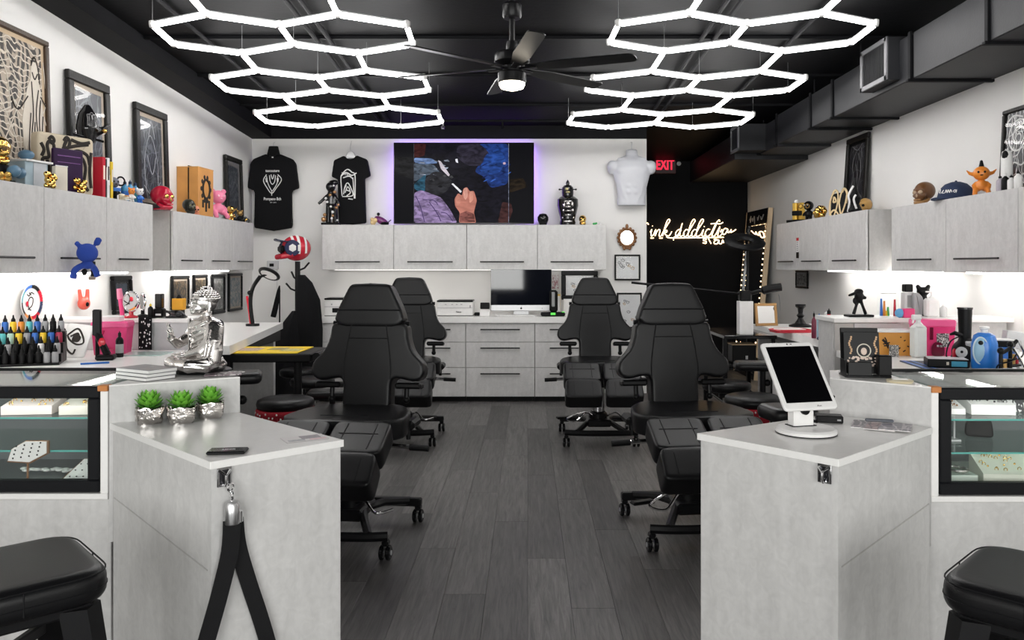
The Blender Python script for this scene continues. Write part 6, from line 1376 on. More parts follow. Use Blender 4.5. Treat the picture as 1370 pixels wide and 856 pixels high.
t = thing('speaker_block', 'tall black block on a dark stand on the left divider', 'block', lg(213.5, 5.3)); MB().box((0, 0, .03), (.065, .06, .06), .008).obj('stand', BLK, t); MB().box((0, 0, .108), (.045, .045, .095), .004).obj('block', BLKG, t); MB().box((.005, -.031, .02), (.035, .003, .012)).obj('white_print', WPL, t)
t = thing('cast_figure', 'black sprawling cast figure in front of the orange block', 'figurine', lg(236, 5.27)); f = MB(); f.ball((.0, 0, .03), (.05, .03, .022), 12, 8); f.tube([(-.08, 0, .042), (-.03, 0, .035)], .009, 8); f.tube([(.03, 0, .03), (.06, -.01, .01)], .012, 8); f.box((0, 0, .006), (.13, .06, .012), .003); f.fuse('figure', BLKG, t, .006, 1)
t = thing('orange_block', 'bright orange square block behind the black cast figure', 'block', lg(239.5, 5.37)); MB().box((0, 0, .085), (.075, .05, .075), .003).obj('block', mat('bright orange', (.90, .42, .02), .5), t); MB().box((0, 0, .024), (.06, .045, .048), .003).obj('foot', BLK, t); MB().lathe([(0, .12), (.02, .122), (.012, .14), (0, .15)], 10).obj('dark_cap', BLK, t)
for k, (px, dd, rz, m_, lab) in enumerate(((127, 4.45, .5, BLUE, 'thin blue pen lying on the left worktop'), (100, 4.15, -.35, RED, 'thin red pen lying at the rear of the jewellery case worktop'))):
    single(MB().rod((-.07, 0, .0055), (.07, 0, .0055), .005, 8), 'pen', m_, lab, 'pen', (X(px, dd), dd, CT), rz)
single(MB().box((0, 0, .003), (.30, .21, .006)), 'glass_board', mat('pale teal glass', (.42, .55, .52), .15), 'pale green tinted glass board on the left worktop near the divider', 'board', (X(190, 4.95), 4.95, CT), .05)
# ============================================================ left reception pod
t = thing('statue', 'silver seated robed meditating statue on the ledge of the left reception desk', 'statue', (-1.262, 3.135, 1.0405), -.80)
t.scale = (1.2, 1.2, 1.0)
MB().lathe([(0, 0), (.088, 0), (.09, .006), (.086, .010), (0, .010)], 30).obj('base', BLK, t)
S = MB(); S.lathe([(0, .008), (.080, .010), (.088, .03), (.07, .055), (0, .06)], 26)
for v in S.v: v.y = v.y*.82
for k in (-1, 1):
    S.tube([(k*.045, .02, .045), (k*.095, -.035, .04), (k*.07, -.07, .035), (-k*.02, -.085, .034)], [.034, .032, .027, .018], 10)
S.lathe([(0, .05), (.058, .055), (.056, .09), (.064, .14), (.070, .175), (.055, .20), (.024, .212), (.021, .235), (0, .24)], 22)
for v in S.v[-22*9:]: v.y = v.y*.72+.012
for k in (-1, 1): S.ball((k*.062, .012, .178), (.026, .028, .028), 12, 8)
S.tube([(.062, .012, .178), (.080, .0, .125), (.070, -.03, .085), (.02, -.06, .07)], [.030, .031, .026, .014], 10); S.tube([(.078, .0, .13), (.084, .0, .09), (.088, -.005, .045)], [.026, .030, .026], 10)   # left arm resting
S.tube([(-.066, .012, .178), (-.088, -.005, .13), (-.078, -.05, .105), (-.045, -.085, .135)], [.026, .023, .020, .014], 10)   # right arm raised
fo = S
for k in range(7):
    a = k/6; z0_ = .195-.115*a
    fo.tube(spline([(.056, -.008, z0_+.008), (.028, -.031-.004*a, z0_-.014), (-.024, -.033-.004*a, z0_-.028), (-.054, -.012, z0_-.022)], 4), .0046, 6)
for k in (-1, 1):
    for j in range(4): fo.tube(spline([(k*(.05+.012*j), .0-.012*j, .066+.002*j), (k*(.088+.006*j), -.03, .053-.005*j), (k*(.07-.01*j), -.080, .050-.006*j), (k*.01, -.094, .043-.005*j)], 4), .0042, 6)
for j in range(4): fo.tube(spline([(.080+.004*j, .026-.014*j, .175), (.104, .012-.014*j, .125), (.106, -.008-.010*j, .07)], 4), .0045, 6)
fo.tube(spline([(-.045, -.02, .205), (-.018, -.036, .17), (.0, -.042, .12), (.02, -.05, .085)], 4), .006, 6)
S.fuse('body', SILVER, t, .0032, 2)
hd = MB(); hx, hy, hz = -.045, -.085, .135
hd.ball((hx, hy, hz+.012), (.016, .010, .018), 12, 8)
for j, (dx, l, cu) in enumerate(((-.013, .030, 0), (-.0045, .034, 0), (.004, .032, 0), (.012, .024, .4))): hd.tube([(hx+dx, hy, hz+.022), (hx+dx*1.1, hy-.002, hz+.022+l*.55), (hx+dx*1.15, hy-.006-cu*.01, hz+.022+l)], [.0048, .0045, .0034], 8)
hd.tube([(hx+.014, hy-.002, hz+.008), (hx+.022, hy-.012, hz+.020), (hx+.016, hy-.018, hz+.032)], [.0055, .005, .004], 8); hd.fuse('raised_hand', SILVER, t, .0028, 1)
hd = MB(); hd.ball((.0, -.07, .068), (.024, .014, .009), 12, 8)
for j in range(4): hd.tube([(-.015, -.062-.006*j, .070), (-.036, -.066-.005*j, .070), (-.05, -.068-.004*j, .066)], [.0048, .0045, .0035], 8)
hd.tube([(.005, -.06, .074), (-.008, -.056, .082), (-.02, -.058, .082)], [.0055, .005, .004], 8); hd.fuse('resting_hand', SILVER, t, .0028, 1)
h = MB(); HZ = .268
h.ball((0, .006, HZ), (.034, .040, .043), 20, 14); h.ball((0, -.012, HZ-.022), (.026, .026, .026), 14, 10); h.ball((0, -.028, HZ-.036), (.014, .012, .010), 10, 7)
h.tube([(0, -.034, HZ+.008), (0, -.042, HZ-.008), (0, -.043, HZ-.013)], [.0045, .0055, .006], 8)
for k in (-1, 1): h.ball((k*.013, -.030, HZ+.004), (.009, .006, .005), 10, 6); h.tube([(k*.006, -.037, HZ+.012), (k*.015, -.035, HZ+.015), (k*.024, -.028, HZ+.010)], .0026, 6); h.tube([(k*.035, .008, HZ+.008), (k*.037, .008, HZ-.015), (k*.034, .006, HZ-.040)], [.006, .006, .0065], 8)
h.ball((0, -.037, HZ-.022), (.011, .006, .0035), 10, 6); h.ball((0, -.036, HZ-.028), (.009, .006, .0035), 10, 6); h.fuse('head', SILVER, t, .0028, 2)
cu = MB(); cu.ball((0, .010, HZ+.014), (.036, .041, .036), 18, 10); cu.ball((0, .012, HZ+.048), (.018, .018, .015), 12, 8)
for j in range(7):
    el = .05+j*.235; n_ = max(1, int(26*math.cos(el)))
    for i in range(n_):
        a = 2*PI*(i+.5*(j % 2))/n_
        if math.sin(a) < -.45 and el < .45: continue
        cu.ball((.036*math.cos(a)*math.cos(el), .010+.041*math.sin(a)*math.cos(el), HZ+.014+.036*math.sin(el)), .0047, 6, 5)
for j in range(3):
    for i in range(8-j*2): a = 2*PI*i/(8-j*2); cu.ball((.016*math.cos(a)*math.cos(j*.5), .012+.016*math.sin(a)*math.cos(j*.5), HZ+.050+.013*math.sin(j*.5)), .0045, 6, 5)
cu.obj('hair_curls', SILVER, t)
for k in range(3):
    t = thing('magazine', ('lowest', 'middle', 'topmost')[k]+' white-edged magazine of the stack beside the silver statue', 'magazine', (-1.40+.004*k, 2.955-.003*k, 1.0405+.0135*k), -.55+.02*k, 'magazines by the statue')
    MB().box((0, 0, .0065), (.182, .118, .011), .001).obj('pages', WHP, t, 0); c_ = MB(); c_.box((0, 0, .0125), (.184, .12, .0014)); c_.box((0, 0, .0006), (.184, .12, .0012)); c_.obj('cover', mat('charcoal cover', (.05, .05, .055), .35) if k < 2 else mat('grey photo cover', (.22, .22, .23), .3, var=.6, scale=40), t, 0)
for k, (x, y, rz, m_, lab) in enumerate(((-1.145, 3.04, .3, lineart('leaflet a', (.55, .52, .52), (.15, .10, .12), 16, .1, 1, 41), 'printed leaflet behind the silver statue on the left ledge'), (-1.165, 3.08, -.2, WHP, 'white paper under the leaflet behind the statue'))):
    single(MB().box((0, 0, .0015), (.13, .10, .003)), 'leaflet', m_, lab, 'leaflet', (x, y, 1.044-.0032*k), rz)
# succulents
POTM = mat('rippled silver pot', (.74, .70, .67), .14, 1, var=.1, scale=12, bump=1, bscale=17)
POTM.node_tree.nodes['Bump'].inputs['Distance'].default_value = .02
LEAF = mat('succulent green', (.17, .48, .05), .4, var=.35, scale=14); LEAFD = mat('deep succulent green', (.07, .28, .025), .4, var=.3, scale=14); LEAFL = mat('pale succulent green', (.40, .68, .20), .4, var=.2, scale=14)
def leafmesh(L_, w, m):
    b_ = MB(); pr = [(0, .25), (.25, .75), (.6, 1), (.85, .6), (1, .03)]; vs = []
    for u, q in pr: vs += [(-w*q/2, L_*u, .10*L_*u*u), (0, L_*u, .10*L_*u*u-.16*w*q), (w*q/2, L_*u, .10*L_*u*u), (0, L_*u, .10*L_*u*u+.10*w*q)]
    fs = []
    for l in range(4):
        for i in range(4): fs.append([l*4+i, l*4+(i+1) % 4, l*4+4+(i+1) % 4, l*4+4+i])
    fs += [[0, 1, 2, 3], [16, 17, 18, 19]]; me = b_.add(vs, fs).mesh('leaf', 50); me.materials.append(m); return me
lms = (leafmesh(.054, .019, LEAFD), leafmesh(.050, .020, LEAF), leafmesh(.040, .017, LEAFL))
for k, (px, py, lab, sd, rz) in enumerate(((205, 566, 'left silver-potted succulent of the three on the left desk', 3, .5), (243, 564, 'middle silver-potted succulent of the three on the left desk', 8, .42), (281, 556, 'right silver-potted succulent of the three, nearest the ledge end', 14, .5))):
    dd = DZ(py, .91)-.018*k; t = thing('potted_succulent', lab, 'succulent', (X(px-5*(k == 0), dd), dd, .9106), rz, 'succulents in silver pots'); rn = random.Random(sd)
    p = MB(); n_ = 20
    vs = []; fs = []
    LV = [(0, .036), (.012, .041), (.03, .044), (.05, .047), (.056, .046), (.056, .041), (.046, .038)]
    for li, (z, r_) in enumerate(LV):
        for i in range(n_):
            a = 2*PI*i/n_; sq = r_/max(abs(math.cos(a)), abs(math.sin(a)))**.72; q = sq*(1+(.07*math.sin(3*a+z*90+sd)+.05*math.sin(7*a-z*140)) * (1 if li < 6 else 0)); vs.append((q*math.cos(a), q*math.sin(a)*.92, z+.004*math.sin(4*a+sd)*(li > 2)))
    for l in range(len(LV)-1):
        for i in range(n_): fs.append([l*n_+i, l*n_+(i+1) % n_, (l+1)*n_+(i+1) % n_, (l+1)*n_+i])
    fs += [list(range(n_))[::-1], list(range((len(LV)-1)*n_, len(LV)*n_))]; p.add(vs, fs); p.obj('pot', POTM, t, 60)
    for ring, (cnt, el, li, sc_) in enumerate(((13, .28, 0, 1.02), (12, .50, 1, 1.2), (10, .80, 1, 1.2), (8, 1.05, 1, 1.15), (5, 1.28, 2, 1.15))):
        for i in range(cnt):
            a = 2*PI*(i+.5*(ring % 2))/cnt+rn.uniform(-.08, .08); e = el+rn.uniform(-.06, .06)
            o = bpy.data.objects.new('leaf', lms[li]); C.objects.link(o); o.parent = t
            o.matrix_local = T(0, 0, .048+.004*ring) @ R(a) @ R(e, 'X') @ Matrix.Scale(sc_*rn.uniform(.92, 1.06), 4)
t = thing('smartphone', 'black phone lying on the front edge of the left reception desk', 'phone', (-.868, 2.335, .9105), .12)
MB().box((0, 0, .005), (.108, .055, .009), .003).obj('body', BLK, t); MB().box((0, 0, .0097), (.10, .049, .0008)).obj('screen', BLKG, t, 0); text('LOCK', 'lettering', GREYL, .014, t, (.004, 0, .0103), rot=(0, 0, 0), ext=.0002)
t = thing('flyer', 'printed flyer lying at the right corner of the left reception desk', 'flyer', (-.698, 2.525, .911), .55)
MB().box((0, 0, .0006), (.13, .085, .0012)).obj('sheet', mat('flyer paper', (.52, .49, .49), .5), t, 0)
MB().box((.02, .012, .0014), (.06, .045, .0004)).obj('picture_patch', mat('flyer photo', (.16, .13, .15), .5, var=.8, scale=70), t, 0); MB().box((-.03, -.02, .0014), (.05, .02, .0004)).obj('picture_patch', mat('flyer photo grey', (.28, .28, .30), .5, var=.7, scale=70), t, 0); MB().box((.035, -.025, .0014), (.05, .018, .0004)).obj('picture_patch', mat('flyer photo pink', (.55, .36, .38), .5, var=.3, scale=70), t, 0)
# wall plates of the rope barrier and the hanging belt
def plate(label, origin, rz, clip):
    t = thing('barrier_wall_plate', label, 'wall plate', origin, rz)
    MB().box((0, -.004, 0), (.042, .008, .056), .002).obj('plate', CHROME, t); MB().box((0, -.008, 0), (.030, .003, .040), .001).obj('recess', mat('dark chrome', (.10, .10, .11), .15, .9), t)
    b_ = MB(); b_.tube([(-.014, -.012, .018), (0, -.020, .006), (.014, -.012, .018)], .004, 8); b_.tube([(0, -.02, .006), (0, -.02, -.014), (.0, -.012, -.024)], .0045, 8); b_.obj('bracket', CHROME, t)
    return t
un = Vector((.301, .284, 0)).normalized(); c_ = Vector((LC[0], LC[1], 0)); ang = math.atan2(un.y, un.x)
cen = Vector(((LC[0]+LE[0])/2, (LC[1]+LE[1])/2, 0)); sh = lambda p: cen+(p-cen)*.975
po = sh(c_)+un*.035
plate('chrome belt plate screwed to the front of the left reception desk', (po.x, po.y, .862), ang, True)
t = thing('barrier_belt', 'black belt hanging in two strands from the chrome plate of the left desk', 'belt', (po.x, po.y, 0), ang)
b_ = MB(); b_.ring((.008, -.030, .835), .011, .0035, 18, 6, R(.5, 'Z')); b_.ring((.010, -.030, .812), .011, .0035, 18, 6, R(1.4, 'Z')); b_.rod((.010, -.030, .822), (.010, -.030, .792), .005, 8); b_.obj('snap_hook', CHROME, t)
MB().lathe([(0, .735), (.020, .735), (.021, .738), (.021, .786), (.016, .796), (0, .798)], 22, (.010, -.032, 0)).obj('ferrule', STEEL, t)
MB().lathe([(0, .735), (.018, .735), (.018, .765), (0, .775)], 18, (.027, -.022, 0)).obj('ferrule', CHROME, t)
def ribbon(pts, w, th): 
    m_ = MB(); vs = []; k = len(pts)
    for i, p in enumerate(pts):
        p = Vector(p); q = (Vector(pts[min(i+1, k-1)])-Vector(pts[max(i-1, 0)])).normalized(); sd = Vector((q.z, 0, -q.x)).normalized()
        for s_, y_ in ((-1, -1), (1, -1), (1, 1), (-1, 1)): vs.append(p+sd*s_*w/2+Vector((0, y_*th/2, 0)))
    fs = []
    for i in range(k-1):
        for j in range(4): fs.append([i*4+j, i*4+(j+1) % 4, i*4+4+(j+1) % 4, i*4+4+j])
    fs += [[0, 1, 2, 3], [k*4-4, k*4-3, k*4-2, k*4-1]]; return m_.add(vs, fs)
BELT = mat('black webbing', (.009, .009, .010), .7, bump=.4, bscale=600)
ribbon(spline([(.010, -.032, .745), (.004, -.032, .66), (-.025, -.034, .55), (-.060, -.036, .44), (-.095, -.038, .33), (-.125, -.04, .2), (-.14, -.04, .05), (-.142, -.04, .008)], 5), .050, .003).obj('strand', BELT, t)
ribbon(spline([(.028, -.014, .74), (.036, -.015, .66), (.066, -.016, .55), (.10, -.018, .44), (.13, -.02, .33), (.16, -.022, .2), (.175, -.022, .05), (.177, -.022, .008)], 5), .046, .003).obj('strand', BELT, t)
un2 = Vector((RL[0]-RC[0], RL[1]-RC[1], 0)).normalized(); c2 = Vector((RC[0], RC[1], 0)); cen2 = Vector(((RC[0]+RE[0])/2, (RC[1]+RE[1])/2, 0)); po2 = cen2+(c2-cen2)*.975+un2*.038
plate('chrome belt plate screwed to the front of the right reception desk', (po2.x, po2.y, .862), math.atan2(-un2.y, -un2.x), False)
# ------------------------------------------------------------ in the left jewellery case
def tray(label, loc, rz, w, d, h, slope, m, group, n=14, seed=0, dots=None):
    t = thing('jewellery_tray', label, 'tray', loc, rz, group)
    b_ = MB(); hb = h+slope
    b_.add([(-w/2, -d/2, 0), (w/2, -d/2, 0), (w/2, d/2, 0), (-w/2, d/2, 0), (-w/2, -d/2, h), (w/2, -d/2, h), (w/2, d/2, hb), (-w/2, d/2, hb)], [(0, 1, 2, 3), (4, 5, 6, 7), (0, 1, 5, 4), (1, 2, 6, 5), (2, 3, 7, 6), (3, 0, 4, 7)]); b_.obj('tray', m, t, 0)
    rn = random.Random(seed); f = MB()
    for k in range(n):
        u, v = rn.uniform(-.42, .42), rn.uniform(-.4, .4); z = h+slope*(v+.5)
        (f.ring if k % 3 else f.ball)(*(((u*w, v*d, z+.003), .006, .0014, 10, 5) if k % 3 else ((u*w, v*d, z+.002), .004, 8, 5)))
    f.obj('jewellery', dots or GOLD, t); return t
CRM = mat('cream tray', (.70, .67, .60), .6); GRYT = mat('grey suede tray', (.42, .43, .48), .7); PKT = mat('pale pink tray', (.74, .66, .63), .6)
tray('cream jewellery tray on the upper glass shelf at the left picture edge', (-1.79, 2.93, .922), .12, .17, .12, .03, .02, PKT, 'trays on the glass shelf', seed=1)
tray('grey and cream jewellery tray on the upper shelf of the left case', (-1.595, 2.93, .922), .12, .15, .12, .03, .02, CRM, 'trays on the glass shelf', seed=2)
t = thing('jewellery_board', 'hexagonal white stud board on a wooden stand in the left case', 'display board', (-1.745, 2.8178, .677), .0)
hx = [(-.07, .09), (-.055, .135), (-.005, .165), (.075, .165), (.075, .12), (.01, .085)]
MB().pad(hx, .014, .003, 1).obj('board', mat('walnut board', (.22, .11, .05), .5, var=.2, scale=12), t, 0)
f = MB(); f.pad([(p[0]*.93+.001, (p[1]-.125)*.9+.127) for p in hx], .004, .001, 1)
for v in f.v: v.y -= .0085
f.obj('white_face', WPL, t, 0); MB().rod((0, 0, 0), (0, 0, .09), .004, 6).obj('stem', mat('walnut board', (.22, .11, .05), .5), t); MB().box((0, .0, .003), (.10, .018, .006), .001).obj('foot', mat('walnut board', (.22, .11, .05), .5), t)
f = MB()
for i in range(4):
    for j in range(4): f.ball((-.045+.028*i+.004*j, -.0115, .105+.014*j+.004*i), (.0032, .002, .0032), 8, 5)
f.obj('studs', BLK, t)
t = thing('jewellery_board', 'slanted white stud board with a brown side low in the left case', 'display board', (-1.60, 2.90, .6775), .0)
b_ = MB(); b_.add([(-.065, -.03, 0), (.055, -.03, 0), (.055, .05, 0), (-.065, .05, 0), (-.065, -.03, .01), (.055, -.03, .01), (.075, .05, .07), (-.02, .05, .07)], [(0, 1, 2, 3), (4, 5, 6, 7), (0, 1, 5, 4), (1, 2, 6, 5), (2, 3, 7, 6), (3, 0, 4, 7)]); b_.obj('board', mat('walnut board', (.22, .11, .05), .5), t, 0)
b_ = MB(); b_.add([(-.058, -.0305, .0115), (.048, -.0305, .0115), (.064, .046, .0695), (-.018, .046, .0695)], [(0, 1, 2, 3)]); b_.obj('white_face', WPL, t, 0)
f = MB()
for i in range(4):
    for j in range(3): f.ball((-.035+.024*i+.008*j, -.018+.022*j, .0225+.017*j), (.003, .003, .002), 8, 5)
f.obj('studs', BLK, t)
f = MB()
for k, (x, z) in enumerate(((0, .09), (-.012, .065), (.012, .045), (-.008, .025), (.0, .008))):
    f.ball((x, 0, z+.012), (.026, .012, .014), 10, 6, R(.4*(-1)**k, 'Y'))
single(f, 'leaf_display', mat('silvery leaf', (.62, .64, .66), .4), 'stack of pale silvery leaf shapes at the right end of the left case', 'display', (-1.522, 2.96, .677), .2)
f = MB(); rn = random.Random(6)
for k in range(16): f.ball((-.09+.012*k, rn.uniform(-.015, .015), .008+rn.uniform(0, .008)), (.014, .012, .006), 8, 5)
single(f, 'shell_chain', WPL, 'string of white shell pieces on the floor of the left case', 'necklace', (-1.80, 3.02, .677), .0)
single(MB().tube(spline([(-.05, 0, .004), (0, .01, .02), (.05, 0, .05), (.02, -.01, .08), (-.03, 0, .05)], 5), .002, 5), 'clear_stand', GREYL, 'thin clear wire stand behind the leaf shapes in the left case', 'stand', (-1.60, 3.08, .807))
# ============================================================ right reception pod
t = thing('tablet_stand', 'white tablet with a black screen on a round white stand', 'tablet', (X(1078.5, 2.615), 2.615, .911), .26)
MB().lathe([(0, 0), (.094, 0), (.0955, .003), (.0955, .012), (.088, .018), (0, .019)], 44).obj('base', WPL, t)
MB().lathe([(0, -.0005), (.096, 0), (.096, .003), (0, .003)], 44).obj('base_ring', BLK, t)
MB().box((0, .03, .058), (.074, .04, .082), .004).obj('neck', WPL, t); MB().box((0, .03, .0195), (.085, .05, .003)).obj('neck_slot', BLK, t)
MM = T(0, .045, .178) @ R(-.64, 'X')
o = rounded(rect(-.098, .098, -.125, .125), .016, 5)
MB(MM).pad(o, .013, .005, 3).obj('tablet', WPL, t, 60); MB(MM).box((0, -.0068, .004), (.168, .001, .208)).obj('screen', mat('dark tablet glass', (.002, .002, .0025), .35, spec=.03), t, 0)
f = MB(MM); f.ball((0, -.0065, .117), (.003, .001, .003), 8, 5); f.box((.014, -.0066, .117), (.006, .001, .003)); f.obj('camera', BLK, t)
text('iPort', 'lettering', DARKI, .008, t, (MM @ Vector((.03, -.0068, -.114)))[:], rot=(PI/2-.64, 0, 0), ext=.0002)
MB(T(.0, .012, .072)).lathe([(0, 0), (.015, 0), (.015, .012), (0, .014)], 18, (0, 0, 0), R(PI/2, 'X')).obj('lock_knob', BLK, t)
MB().tube(spline([(.03, 0, .095), (.07, -.005, .105), (.09, .0, .115), (.11, .01, .11)], 4), .005, 6).obj('cable', BLK, t)
t = thing('card_reader', 'small black box beside the white tablet stand', 'box', (1.045, 2.80, .91), -.25)
MB().box((0, 0, .013), (.088, .055, .024), .003).obj('body', BLK, t); MB().box((.03, -.0282, .012), (.012, .001, .005)).obj('port', GREY, t)
single(MB().ball((0, 0, .006), (.014, .010, .007), 12, 7), 'usb_plug', BLK, 'tiny black plug lying left of the small black box', 'plug', (.985, 2.775, .91))
for k, (x, y, rz, m_, lab) in enumerate(((1.155, 2.745, -.45, lineart('brochure left', (.10, .085, .105), (.40, .34, .38), 12, .05, 1, 51), 'dark printed brochure nearest the black box on the right desk'), (1.185, 2.70, -.55, lineart('brochure pink', (.52, .38, .38), (.25, .18, .2), 12, .05, 1, 53), 'pinkish printed brochure in the middle of the fan on the right desk'), (1.225, 2.685, -.5, lineart('brochure grey', (.22, .2, .24), (.5, .45, .48), 12, .05, 1, 55), 'grey printed brochure at the right of the fan on the right desk'))):
    t = thing('brochure', lab, 'brochure', (x, y, .9105+.0022*k), rz, 'brochures on the right desk'); MB().box((0, 0, .001), (.095, .14, .002)).obj('pages', WHP, t, 0); MB().box((0, 0, .0022), (.095, .14, .0004)).obj('cover', m_, t, 0)
single(MB().box((0, 0, .006), (.09, .012, .01), .003), 'pen_case', mat('slate', (.10, .11, .13), .4), 'dark slim pen lying across the brochures', 'pen', (1.20, 2.755, .918), -.3)
t = thing('brochure_holder', 'black brochure holder with gold figure artwork on the right ledge', 'brochure holder', (1.255, 2.99, 1.04), -.12)
MB().box((.0, .02, .004), (.165, .09, .008), .002).obj('base', BLK, t)
MB().box((-.012, .052, .10), (.135, .012, .155), .002, rx=-.12).obj('back_panel', BLK, t)
MB().box((-.03, -.024, .032), (.085, .006, .05), .002, rx=-.1).obj('front_lip', BLK, t); MB().box((.058, -.012, .045), (.048, .035, .075), .004).obj('card_pocket', BLK, t); MB().box((-.0805, .01, .035), (.004, .07, .06), .001).obj('side_wall', BLK, t)
cd = thing('brochure', 'black brochure with a gold haloed figure standing in the black holder', 'brochure', (1.2455, 3.006, 1.0505), -.12, rx=-.12)
MB().box((0, 0, .077), (.128, .006, .154), .001).obj('sheet', BLK, cd, 0)
g = MB(); g.ring((.008, -.0035, .085), .024, .0022, 24, 6); g.obj('halo', CREAM, cd)
g = MB(); g.ball((.008, -.003, .082), (.011, .002, .014), 10, 6); rn = random.Random(5)
for k in range(46): u = rn.uniform(-.05, .055); g.ball((u, -.003, .048+rn.uniform(-.018, .016)-abs(u)*.1), (rn.uniform(.003, .006), .0012, rn.uniform(.002, .005)), 6, 4)
g.obj('pale_figure', mat('rose cream', (.70, .56, .48), .6), cd)
g = MB()
for sx in (-1, 1):
    for k in range(9): g.ball((.005+sx*.045+.004*math.sin(k), -.003, .075+.0075*k), (.004, .001, .004), 6, 4)
g.obj('gold_columns', mat('copper print', (.60, .38, .22), .5), cd)
t = thing('card_tray', 'low cream and gold oval card tray on the end of the right ledge', 'tray', (1.318, 2.86, 1.04), -.25)
MB().lathe([(0, 0), (.042, 0), (.046, .006), (.04, .009), (0, .008)], 28).obj('dish', mat('cream gold', (.68, .6, .42), .35), t); MB().box((0, 0, .011), (.05, .03, .004), .001).obj('cards', WHP, t)
# ------------------------------------------------------------ in the right jewellery case
t = tray('wide white sloped jewellery tray on the upper shelf of the right case', (1.66, 2.93, .922), -.1, .15, .13, .035, .03, WPL, 'trays in the right case', 16, 5, mat('dark jewels', (.12, .11, .12), .2, .6))
tray('small white tray with brown ring roll on the upper shelf of the right case', (1.525, 2.92, .922), -.1, .075, .09, .02, .02, WPL, 'trays in the right case', 10, 6, WALNUT)
tray('pale green tray with gold necklace on the floor of the right case', (1.70, 2.88, .677), -.12, .19, .12, .045, .05, mat('pale cream green card', (.68, .69, .60), .6), 'trays in the right case', 18, 9)
tray('flat white tray in the lower left of the right case', (1.535, 2.90, .677), 0, .11, .1, .035, .0, mat('mint white', (.62, .68, .62), .5), 'trays in the right case', 4, 10, SILVER)
single(MB().ring((0, 0, .012), .035, .006, 24, 6, R(PI/2, 'X')), 'bracelet', SILVER, 'silver bracelet lying on the flat white tray in the right case', 'bracelet', (1.535, 2.89, .712))
f = MB(); f.pad(rounded([(-.05, 0), (.05, 0), (.04, .07), (.0, .10), (-.045, .06)], .02), .02, .006, 2); o = single(f, 'necklace_bust', BLK, 'dark necklace bust lying in the middle of the right case', 'bust', (1.70, 3.04, .807), -.4)
f = MB(); f.tube([(-.05, 0, .006), (-.05, 0, .09), (.05, 0, .09), (.05, 0, .006)], .004, 6); f.box((0, 0, .003), (.12, .06, .006)); single(f, 'clear_riser', GREYL, 'clear bent riser on the lower shelf of the right case', 'riser', (1.53, 2.99, .807))
t = tray('zebra striped jewellery stand at the right end of the upper shelf', (1.80, 2.97, .922), -.15, .10, .10, .05, .03, lineart('zebra', (.68, .68, .68), (.04, .04, .045), 25, .16, .8, 61), 'trays in the right case', 4, 12)
# ============================================================ right worktop
CT = .91
single(MB().box((0, 0, .003), (.44, .50, .006)), 'cutting_mat', mat('blue grey mat', (.05, .06, .075), .5), 'dark cutting mat with blue edges on the right worktop', 'mat', (2.30, 4.30, CT), -.1)
st = MB()
for k in (-1, 1): st.box((k*.205, 0, .0065), (.025, .5, .001)); 
st.box((0, -.235, .0065), (.44, .02, .001)); st.box((-.16, 0, .0065), (.012, .5, .001))
o = st.obj('blue_edges', BLUE, bpy.data.objects['cutting_mat'], 0)
t = thing('power_supply', 'flat black power box with a blue badge on the cutting mat', 'power supply', (X(1266, 4.30), 4.30, .917), -.3)
MB().box((0, 0, .022), (.20, .13, .042), .004).obj('body', BLK, t); MB().box((.05, -.066, .02), (.075, .003, .028), .008).obj('blue_badge', mat('cyan badge', (.03, .32, .50), .3), t); MB().box((-.005, -.066, .022), (.012, .003, .016)).obj('switch', CREAM, t); MB().box((0, 0, .0435), (.19, .12, .001)).obj('pale_top', GREYL, t, 0)
t = thing('air_purifier', 'blue oval desk device with a pale grille and white nozzle', 'device', (X(1317, 4.18), 4.18, .917), -.45)
MB(T(0, 0, .0)).lathe([(0, 0), (.056, 0), (.062, .01), (.062, .13), (.05, .175), (.03, .188), (0, .19)], 24).obj('body', mat('bright blue', (.02, .18, .60), .3), t)
f = MB(); f.ball((-.02, -.048, .10), (.034, .016, .07), 18, 12); f.obj('grille', mat('pale blue grille', (.30, .50, .66), .4), t); MB().ring((-.02, -.054, .10), .034, .004, 26, 6, sz=2.0).obj('grille_rim', mat('ice blue', (.55, .66, .72), .35), t); MB().ball((-.02, -.06, .14), (.012, .006, .012), 10, 6).obj('dark_hole', BLK, t)
MB().lathe([(0, .185), (.016, .185), (.016, .205), (.024, .21), (.024, .22), (0, .22)], 14).obj('nozzle', WPL, t)
t = thing('blue_bin', 'square blue bin with a black lid beside the blue oval device', 'bin', (X(1340, 4.45), 4.45, CT), -.2); MB().box((0, 0, .05), (.10, .10, .10), .004).obj('body', BLUE, t); MB().box((0, 0, .115), (.11, .11, .035), .008).obj('lid', BLK, t); MB().box((0, 0, .136), (.10, .10, .008), .003).obj('white_rim', WPL, t)
t = thing('wireless_machine_charger', 'tall black tower device with white round gauge beside the pink bin', 'device', (X(1291, 4.55), 4.55, CT), -.25)
MB().rod((.0, 0, .12), (.0, 0, .30), .032, 14, .038).obj('tower', BLK, t); MB().cyl((0, 0, .298), .041, .01, 14).obj('rim', BLKG, t)
f = MB(); f.ball((-.01, 0, .06), (.062, .05, .065), 16, 10); f.box((-.01, 0, .02), (.12, .09, .04), .012); f.rod((0, 0, .08), (0, 0, .14), .045, 12, .033); f.fuse('base', BLK, t, .008, 2)
